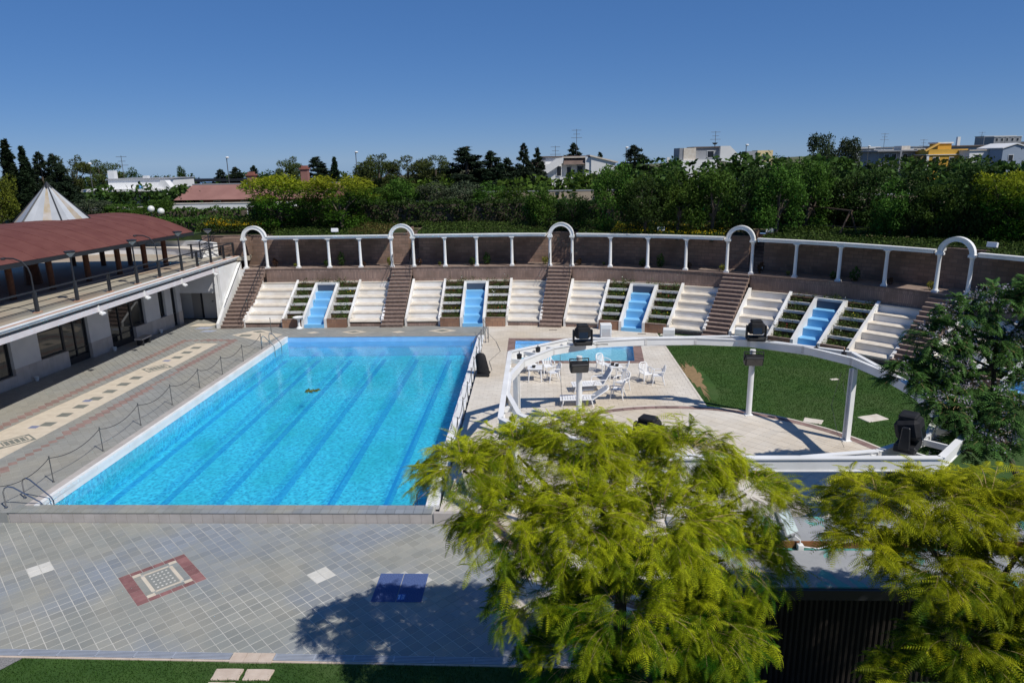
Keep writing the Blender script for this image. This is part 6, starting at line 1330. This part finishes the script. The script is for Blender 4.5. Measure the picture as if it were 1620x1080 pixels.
TREES = [
(-40.3,45.4,5.3,6.3,3.1,'broad_yellow','yellow green leafy tree at the far left edge behind the cone roof'),
(-42.9,50.9,5.3,7.7,1.7,'cypress','tallest dark cypress standing left of the roof cone'),
(-41.1,50.6,5.3,7.0,1.4,'cypress','second dark cypress just right of the tallest one'),
(-40.5,52.1,5.3,6.6,2.2,'conifer','ragged dark conifer beside the two cypresses'),
(-40.1,53.6,5.3,6.4,2.5,'conifer','dark conifer with an open top left of the white bungalow'),
(-40.1,56.3,5.3,5.9,3.3,'pine','dark rounded pine with layered crown left of the white bungalow'),
(-48.2,75.0,4.8,5.9,4.4,'pine','umbrella shaped pine rising over the white bungalow chimney'),
(-50.0,85.0,4.8,5.3,3.2,'broad_dark','small round dark tree behind the white bungalow roof'),
(-45.0,90.0,4.8,5.7,1.6,'broad_dark','slender lone tree behind the long dark shed'),
(-36.6,85.0,4.8,4.8,2.4,'conifer','bushy green conifer left of the pink chimney'),
(-34.4,85.0,4.8,5.1,2.8,'conifer','green conifer just behind the pink roofed house'),
(-29.8,80.0,4.8,5.3,2.1,'conifer','narrow conifer right of the pink chimney'),
(-27.4,80.0,4.8,5.0,3.9,'broad_dark','dark tree behind the left golden locust'),
(-22.8,75.0,4.8,5.9,3.4,'pine','round grey green pine between the two pink chimneys'),
(-19.2,75.0,4.8,6.3,3.7,'conifer','dark spiky conifer behind the second pink chimney'),
(-15.5,70.0,4.8,6.1,1.3,'cypress','pair of slim cypress tips right of the second pink chimney'),
(-10.7,70.0,4.8,5.1,3.2,'broad_dark','low dark bush tree below the thin street lamp'),
(-7.4,58.0,4.8,6.0,4.7,'pine','broad olive green pine, first of the row behind the ivy hedge'),
(-4.5,60.0,4.8,5.7,4.8,'pine','olive green pine in the middle of the row behind the ivy hedge'),
(-1.5,60.0,4.8,5.8,4.2,'pine','olive green pine ending the row beside the dark cedar'),
(2.0,60.0,4.8,7.0,5.1,'conifer','large dark cedar with a broad pointed top above the stone wall'),
(4.7,60.0,4.8,6.5,3.4,'conifer','dark cedar with a thinner top right of the largest cedar'),
(6.3,62.0,4.8,5.7,2.9,'conifer','small cedar left of the white villa'),
(8.0,72.0,4.8,7.5,2.1,'conifer','spindly conifer with a bare tip left of the white villa'),
(9.7,80.0,4.8,7.0,2.1,'conifer','spindly conifer peeking over the white villa roof edge'),
(15.4,95.0,4.8,7.8,3.4,'conifer','pale cedar tip rising behind the white villa roof'),
(19.5,95.0,4.8,6.4,1.8,'conifer','tiny dark conical tree right of the white villa'),
(-2.4,44.8,5.3,3.8,3.4,'broad','mid green round tree behind the ivy hedge, left of the others'),
(-4.3,44.4,5.3,3.2,3.2,'broad','low dark green tree right of the golden locusts'),
(0.5,45.0,5.3,3.5,3.9,'olive','grey green olive tree in front of the stone wall'),
(3.1,44.5,5.3,3.5,3.4,'olive','grey green olive tree next to the pale stone wall'),
(5.5,44.1,5.3,3.4,3.9,'broad','mid green tree below the dark cedars'),
(7.8,43.0,5.3,3.0,3.3,'broad','mid green tree left of the stone wall opening'),
(-9.4,32.6,5.3,4.6,4.7,'locust','golden locust tree in front of the pink house, left of the pair'),
(-4.7,32.5,5.3,4.5,4.7,'locust','golden locust tree behind the first roofline lamp, right of the pair'),
(10.0,31.4,5.3,3.7,2.5,'broad','slim tree with bare forked trunk in front of the white villa'),
(12.2,30.3,5.3,3.0,2.3,'broad_dark','young tree with a dark column trunk before the villa wall'),
(14.8,29.1,5.3,5.2,2.8,'broad','tall dense green tree right of the white villa'),
(21.0,65.0,4.8,6.9,3.9,'conifer','dark cedar with flat spreading branches behind the tall green trees'),
(16.9,28.0,5.3,4.3,2.9,'broad_dark','dense dark green tree behind the third arch'),
(19.0,27.7,5.3,4.5,3.0,'broad','leafy tree in front of the cream topped building, left one'),
(21.1,27.0,5.3,4.9,3.0,'broad','leafy tree in front of the cream topped building, right one'),
(26.1,70.0,4.8,5.7,3.5,'broad','round green tree beside the small white chimneys'),
(23.0,26.4,5.3,4.5,2.8,'broad_dark','dark bushy tree right of the cream topped building'),
(24.7,25.4,5.3,5.0,3.0,'broad','tall leafy tree above the fourth arch'),
(27.2,27.1,5.3,5.3,3.0,'broad','tall leafy tree right of the fourth arch'),
(40.2,60.0,4.8,7.8,2.8,'poplar','tall feathery eucalyptus, left of the pair above the tree line'),
(43.1,60.0,4.8,7.3,2.8,'poplar','tall feathery eucalyptus, right of the pair above the tree line'),
(29.1,27.6,5.3,4.7,2.8,'broad_dark','dark tree behind the wooden swing frame'),
(30.5,26.6,5.3,4.3,2.8,'broad_dark','dark leafy tree right of the wooden swing frame'),
(30.4,22.7,5.3,3.9,2.5,'broad','bright green tree below the grey apartment block'),
(31.4,22.2,5.3,4.4,2.2,'broad_dark','dark tree between the grey block and the yellow house'),
(32.4,21.5,5.3,3.7,2.3,'broad','leafy green tree below the yellow house'),
(33.5,21.1,5.3,4.7,2.6,'broad_dark','wide dark tree right of the yellow house'),
(34.6,20.3,5.3,3.7,2.4,'broad_dark','dark undergrowth tree left of the golden tree'),
(35.1,19.7,5.3,4.4,3.0,'locust','bright golden locust tree at the far right above the last arch'),
(36.4,19.0,5.3,4.5,2.7,'locust','golden locust tree cut by the right edge of the picture'),
(50.1,48.0,4.8,4.6,3.0,'broad_dark','round dark tree in front of the pale blue house'),
(-28.3,44.9,5.3,1.9,4.0,'broad','leafy shrub tree in front of the white bungalow wall'),
(-31.6,45.4,5.3,2.3,4.0,'olive','grey green shrub tree left of the globe lamps'),
(-26.7,48.2,5.3,2.1,3.2,'broad','leafy shrub tree behind the globe lamps'),
]
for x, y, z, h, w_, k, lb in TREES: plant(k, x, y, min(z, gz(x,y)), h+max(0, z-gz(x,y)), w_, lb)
# far wooded belt that reads as one mass
def belt(name, pts, n, hmin, hmax, m, label, depth=14):
    g = np.random.default_rng(len(name)+n); P, T = [], []
    seg = [math.hypot(pts[i+1][0]-pts[i][0], pts[i+1][1]-pts[i][1]) for i in range(len(pts)-1)]; tot = sum(seg); acc = 0
    for i in range(len(pts)-1):
        for k in range(int(n*seg[i]/tot)):
            t = g.uniform(); x = pts[i][0]+(pts[i+1][0]-pts[i][0])*t+g.normal()*depth*.3; y = pts[i][1]+(pts[i+1][1]-pts[i][1])*t+g.normal()*depth*.5
            h = g.uniform(hmin,hmax); r = g.uniform(1.2,2.4); q = norm(g.normal(size=(150,3)))*r*g.uniform(.7,1.05,(150,1))*[1,1,.8]; z0 = gz(x,y)
            q = q+[x,y,z0+h-r*.8]; P.append(q); T.append(np.clip((q[:,2]-z0)/h,0,1))
            q2 = g.normal(size=(60,3))*[1.1,1.1,h*.22]+[x,y,z0+h*.4]; P.append(q2); T.append(np.full(60,.1))
    P = np.concatenate(P); T = np.concatenate(T); V, F = leaf_quads(P, .30, .4, .6, g); stuff(raw_mesh(name, V, F, m, attr=np.repeat(T,4)), label)
belt('far_wood', [(-160,150),(-60,120),(-20,100),(40,110),(90,100)], 150, 3.0, 4.6, LM['broad_dark'], 'far low wood behind the houses', 30)
belt('far_wood', [(20,62),(45,55),(62,45),(70,30)], 90, 3.2, 5.4, LM['broad_dark'], 'dark wood filling the right behind the first row of trees', 10)
belt('far_wood', [(-10,62),(8,60),(22,60)], 50, 2.6, 3.8, LM['broad'], 'mid green scrub around the white villa', 8)
belt('far_wood', [(-60,60),(-40,64),(-24,70)], 40, 2.2, 3.6, LM['broad_dark'], 'dark scrub around the white bungalow', 10)
# hedges
def hedge(name, pts, wd, ht, m, size, dens, label, base=None):
    g = np.random.default_rng(int(1000*wd)+len(pts)+int(abs(pts[0][0])*10)); P = []
    t = thing(name, label, 'hedge', (pts[0][0],pts[0][1],gz(*pts[0])), 0); T = []
    core = MB()
    for a, c in zip(pts[:-1], pts[1:]):
        L_ = math.hypot(c[0]-a[0], c[1]-a[1]); d = ((c[0]-a[0])/L_, (c[1]-a[1])/L_); nr_ = (-d[1], d[0]); z0 = base or gz(*a)
        n = int(L_*(ht*2+wd)*dens); s = g.uniform(0,L_,n); f = g.uniform(0,1,n)
        per = 2*ht+wd; q = f*per; hh = np.where(q < ht, q, np.where(q > ht+wd, per-q, ht)); oo = np.where(q < ht, -wd/2, np.where(q > ht+wd, wd/2, q-ht-wd/2))
        bump = .13*np.sin(s*2.1+hh*3)+.1*np.sin(s*5.3)+g.normal(size=n)*.09
        oo = oo+np.sign(oo+1e-6)*bump*(np.abs(oo) > wd*.45); hh = hh+bump*.8*(hh > ht*.9)+g.normal(size=n)*.04
        P.append(np.stack([a[0]+d[0]*s+nr_[0]*oo, a[1]+d[1]*s+nr_[1]*oo, z0+hh], 1)); T.append(np.clip(hh/ht,0,1)*.6+.4*g.uniform(0,1,n))
        core.beam((a[0],a[1],z0+ht*.45), (c[0],c[1],z0+ht*.45), wd*.72, ht*.9)
    P = np.concatenate(P); T = np.concatenate(T); V, F = leaf_quads(P, size, .3, .7, g); raw_mesh('leaves', V-np.array(ORG[t.name]), F, m, t, np.repeat(T,4)); core.build('inner_branches', BARK, t)
IVY = leaf_mat('ivy_leaf', (.012,.030,.008), (.040,.080,.016), .2, .45); LAUR = leaf_mat('laurel_leaf', (.02,.05,.008), (.065,.13,.02), .3, .45)
hedge('ivy_hedge', [(-13,36.2),(-4.1,35.6),(2,35.4),(10.5,35.6)], 1.2, 1.95, IVY, .085, 190, 'tall dark ivy covered hedge behind the second bay', 5.3)
hedge('laurel_hedge', [(-24,33.8),(-17.6,34.2),(-12.4,34.6),(-10.2,34.8)], 1.3, 1.3, LAUR, .09, 150, 'bright green leafy hedge behind the red pavilion and first arch', 5.0)
hedge('dark_hedge', [(10.5,35.8),(18,35.0),(25,32),(31,28),(37,22),(42,14)], 1.6, 1.9, IVY, .10, 110, 'dark undergrowth hedge below the trees on the right', 5.2)
hedge('back_hedge', [(-36,46),(-26,47),(-18,47)], 1.8, 1.0, LAUR, .12, 60, 'green hedge in front of the white bungalow', 5.2)
# ---------------------------------------------------------------- foreground trees of feathery leaves
def frond_mesh(npair, llen, lw, length):                    # a pinnate leaf: leaflets in pairs along a drooping midrib
    vs, fs = [], []
    for k in range(npair):
        t = (k+.6)/npair; x = t*length; dr = -.35*length*t*t; sc_ = math.sin(math.pi*min(1,.18+t*.78))
        for s in (-1, 1):
            i = len(vs); vs += [(x-lw*.55,0,dr),(x+lw*.55,s*llen*.12,dr),(x+llen*.30*sc_,s*llen*sc_,dr-.25*llen*sc_)]; fs.append((i,i+1,i+2))
    return np.array(vs), np.array(fs)
def feathery(name, label, base, g, lobes, nbr, fr, pal, trunk_pts, frond, droop, limb_r=.09, per=15, tw=.012, group=None, extra=None):
    # lobes: list of (centre, radius xyz); twigs leave the lobe hearts, arch outwards and droop, and carry fronds along their length
    t = thing(name, label, 'tree', base, 0, group); FV, FF = frond
    tk = MB(); tk.tube(trunk_pts, [limb_r*2.0]+[limb_r*1.5]*(len(trunk_pts)-2)+[limb_r], 9); top = Vector(trunk_pts[-1]); mid = Vector(trunk_pts[len(trunk_pts)//2])
    tg = MB(); allV, allF, allT = [], [], []; nv = len(FV); cnt = 0
    tot = sum(r[0]*r[1]*1.0+r[0]*r[2] for c, r in lobes)
    for c, r in lobes:
        c = np.array(c); r = np.array(r); s = top if c[2] > top.z-.4 else mid
        tk.tube([tuple(s), tuple((s.x*.5+c[0]*.5, s.y*.5+c[1]*.5, s.z*.4+c[2]*.6-.1)), tuple(c)], [limb_r*.8,limb_r*.55,limb_r*.25], 6)
        n = int(nbr*(r[0]*r[1]+r[0]*r[2])/tot)
        for _ in range(n):
            d = norm(g.normal(size=3)); d[2] = abs(d[2])*.8+d[2]*.35; d = norm(d)
            p0 = c+d*r*g.uniform(.3,.75); p1 = c+d*r*g.uniform(.75,1.02); out_ = norm(d*[1,1,.45]); L_ = g.uniform(.35,.75)*np.mean(r)*.8
            p2 = p1+out_*L_*.5+np.array([0,0,-droop*L_*.25]); p3 = p1+out_*L_*.85+np.array([0,0,-droop*L_*g.uniform(.3,1.3)])
            ts = np.linspace(0,1,7)[:,None]; cv = (1-ts)**3*p0+3*(1-ts)**2*ts*p1+3*(1-ts)*ts**2*p2+ts**3*p3
            tg.tube([tuple(q) for q in cv], [tw,tw,tw*.8,tw*.75,tw*.6,tw*.5,tw*.3], 3)
            tt = g.uniform(.05,1.0,per); tt[-1] = 1.0; tt = tt[:,None]
            P = (1-tt)**3*p0+3*(1-tt)**2*tt*p1+3*(1-tt)*tt**2*p2+tt**3*p3
            D = norm(3*(1-tt)**2*(p1-p0)+6*(1-tt)*tt*(p2-p1)+3*tt**2*(p3-p2))
            sd = norm(np.cross(D, [0,0,1.0])); sgn = np.where(np.arange(per)%2, 1., -1.)[:,None]
            X = norm(D*g.uniform(.25,.9,(per,1))+sd*sgn*g.uniform(.5,1,(per,1))+np.array([0,0,-.25*droop])+g.normal(size=(per,3))*.25); X[-1] = D[-1]
            Zx = norm(np.array([0,0,1.])-X*X[:,2:3]+g.normal(size=(per,3))*.25); Y = norm(np.cross(Zx, X)); Zx = np.cross(X, Y); sc_ = g.uniform(.45,1.25,(per,1,1))*fr*g.uniform(.8,1.15)
            W_ = P[:,None,:]+sc_*(FV[None,:,0:1]*X[:,None,:]+FV[None,:,1:2]*Y[:,None,:]+FV[None,:,2:3]*Zx[:,None,:])
            allV.append(W_.reshape(-1,3)); allF.append((FF[None]+(np.arange(per)*nv)[:,None,None]+cnt).reshape(-1,FF.shape[1])); cnt += per*nv
            tone = np.clip(tt[:,0]*.36+.26*np.clip((P[:,2]-c[2])/r[2],-.5,1)+.55*np.clip((P[:,2]-1.2)/3.6,0,1)+g.normal()*.15+g.normal(size=per)*.08, 0, 1); allT.append(np.repeat(tone, nv))  # yellow new growth higher up; self-shade painted in lower down the crown
    V = np.concatenate(allV)-np.array(base); o = raw_mesh('crown', V, np.concatenate(allF), pal, t, np.concatenate(allT))
    tk.build('trunk', BARK, t, smooth=True, flip=False); tg.build('twigs', BARKP, t, flip=False)
    return t
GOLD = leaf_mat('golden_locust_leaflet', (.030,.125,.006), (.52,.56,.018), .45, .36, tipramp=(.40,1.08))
fm = frond_mesh(10, .064, .0175, .27)
g1 = np.random.default_rng(5)
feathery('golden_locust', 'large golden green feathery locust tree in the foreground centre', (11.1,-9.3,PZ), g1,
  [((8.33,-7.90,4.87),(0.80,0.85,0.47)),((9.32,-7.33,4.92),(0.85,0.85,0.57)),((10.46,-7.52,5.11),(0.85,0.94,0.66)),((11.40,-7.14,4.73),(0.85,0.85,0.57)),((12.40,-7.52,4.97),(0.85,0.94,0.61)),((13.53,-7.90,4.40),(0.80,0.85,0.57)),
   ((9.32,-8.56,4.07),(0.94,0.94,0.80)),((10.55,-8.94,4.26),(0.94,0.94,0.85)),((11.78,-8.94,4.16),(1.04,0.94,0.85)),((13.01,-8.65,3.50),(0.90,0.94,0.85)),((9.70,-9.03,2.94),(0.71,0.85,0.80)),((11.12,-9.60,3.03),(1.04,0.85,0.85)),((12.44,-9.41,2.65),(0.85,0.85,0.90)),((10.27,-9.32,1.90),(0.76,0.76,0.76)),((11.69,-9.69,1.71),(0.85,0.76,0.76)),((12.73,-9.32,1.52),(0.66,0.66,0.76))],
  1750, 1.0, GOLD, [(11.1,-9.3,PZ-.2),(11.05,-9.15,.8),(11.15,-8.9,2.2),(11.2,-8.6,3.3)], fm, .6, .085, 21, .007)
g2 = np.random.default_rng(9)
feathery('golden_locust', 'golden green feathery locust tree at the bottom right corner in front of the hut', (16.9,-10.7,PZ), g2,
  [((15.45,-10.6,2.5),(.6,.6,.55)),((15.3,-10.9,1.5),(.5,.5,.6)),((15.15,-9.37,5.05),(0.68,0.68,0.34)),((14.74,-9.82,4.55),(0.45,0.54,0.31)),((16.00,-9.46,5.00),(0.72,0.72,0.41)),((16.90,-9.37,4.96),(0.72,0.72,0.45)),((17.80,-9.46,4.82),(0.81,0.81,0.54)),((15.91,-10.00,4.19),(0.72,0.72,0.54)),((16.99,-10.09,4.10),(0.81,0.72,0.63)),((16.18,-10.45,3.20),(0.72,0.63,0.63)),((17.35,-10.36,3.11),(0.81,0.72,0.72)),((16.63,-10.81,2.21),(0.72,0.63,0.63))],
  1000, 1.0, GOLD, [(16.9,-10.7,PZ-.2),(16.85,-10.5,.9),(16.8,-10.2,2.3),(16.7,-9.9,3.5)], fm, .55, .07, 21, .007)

# melia with broader dark leaves and lilac flower clusters
MELL = leaf_mat('melia_leaflet', (.016,.040,.012), (.070,.135,.030), .25, .4)
fm2 = frond_mesh(6, .10, .060, .32)
g3 = np.random.default_rng(12)
ML = [(c, (r[0]*.95, r[1]*.95, r[2]*1.35)) for c, r in [((20.55,.1,4.0),(.8,.8,.5)),((21.3,.2,5.1),(.8,.8,.45)),((21.9,.3,5.75),(.7,.8,.4)),((22.8,.3,6.1),(.8,.8,.5)),((23.7,.2,6.3),(.8,.8,.5)),((21.6,-.1,3.9),(.9,.8,.45)),((22.6,.2,4.9),(.8,.8,.4)),((23.6,.3,4.9),(.9,.8,.45)),((22.2,-.4,3.1),(.8,.7,.4)),((24.6,0,5.6),(.9,.9,.5)),((21.2,-.2,4.5),(.7,.7,.4)),((20.9,-1.4,3.5),(.7,.7,.4)),((21.5,-2.1,3.0),(.7,.7,.4)),((22.3,-1.9,3.7),(.8,.8,.45)),((23.4,-1.2,4.3),(.8,.8,.4)),((21.5,-.9,2.3),(.6,.6,.35))]]
mel = feathery('lilac_tree', 'dark green tree with lilac flower clusters standing on the right lawn', (24.1,-.9,0), g3, ML, 820, .9, MELL, [(24.1,-.9,-.2),(23.7,-.7,.9),(23.3,-.4,1.9),(23.0,0,3.0),(22.9,.2,4.3)], fm2, .55, .06, 13, .009)
LIL = leaf_mat('lilac_blossom', (.26,.24,.27), (.48,.45,.50), .3, .3)
Pf = []
for c, r in ML:
    for k in range(11):
        d = norm(g3.normal(size=3)); d[2] = abs(d[2])*.8+.1; q = np.array(c)+norm(d)*np.array(r)*g3.uniform(.8,1.15); Pf.append(q+g3.normal(size=(34,3))*[.10,.10,.08])
Pf = np.concatenate(Pf); V, F = leaf_quads(Pf, .026, .4, .9, g3); raw_mesh('blossom', V-np.array((24.1,-.9,0)), F, LIL, mel, np.repeat(g3.uniform(0,1,len(Pf)),4))

# grass blades near the camera and over the right lawn
BLADE = leaf_mat('grass_blade', (.024,.062,.009), (.052,.112,.018), .3, .4)
def grass(name, poly, n, h, w_, z, label, holes=()):
    g = np.random.default_rng(n); xs = [p[0] for p in poly]; ys = [p[1] for p in poly]; P = np.stack([g.uniform(min(xs),max(xs),n*2), g.uniform(min(ys),max(ys),n*2)],1)
    ins = np.ones(len(P), bool)
    for i in range(len(poly)):
        a, c = poly[i], poly[(i+1)%len(poly)]; ins &= (c[0]-a[0])*(P[:,1]-a[1])-(c[1]-a[1])*(P[:,0]-a[0]) >= 0
    for f in holes: ins &= ~f(P)
    P = P[ins][:n]; k = len(P); a = g.uniform(0,6.28,k); d = np.stack([np.cos(a),np.sin(a),np.zeros(k)],1); hh = h*g.uniform(.5,1.3,k)[:,None]; b0 = np.concatenate([P,np.full((k,1),z)],1)
    ln = np.stack([g.normal(size=k)*.5,g.normal(size=k)*.5,np.ones(k)],1)*hh
    V = np.stack([b0-d*w_, b0+d*w_, b0+ln+d*w_*.2, b0+ln-d*w_*.2],1).reshape(-1,3); stuff(raw_mesh(name, V, np.arange(4*k).reshape(-1,4), BLADE, attr=np.tile([0,0,1,1],k)), label)
stone = lambda cx, cy, wx, wy: (lambda P: (np.abs(P[:,0]-cx) < wx/2-.02) & (np.abs(P[:,1]-cy) < wy/2-.015))
grass('grass', [(-2.0,-6.56),(-5.3,-11),(12.5,-11),(12.5,-6.75)], 70000, .05, .007, PZ-.035, 'short grass of the near lawn along the bottom edge', [stone(2.9,-7,.6,.33),stone(3.58,-7,.6,.33),stone(2.9,-7.42,.6,.33)])
grass('grass', [(16.95,9.2),(22.6,4.6),(33,4),(32.5,12),(30,17),(25,20.5),(21,22.6),(16.95,23.4)], 90000, .05, .012, -.01, 'short grass of the right lawn', [lambda P: (P[:,0]-CX)**2+(P[:,1]-CY)**2 < (CR+.08)**2, lambda P: ((P[:,0]-17.45)/.5)**2+((P[:,1]-12.6)/2.8)**2 < 1, stone(23.25,7.55,1.1,.8), stone(20.75,7.25,.8,.7)])
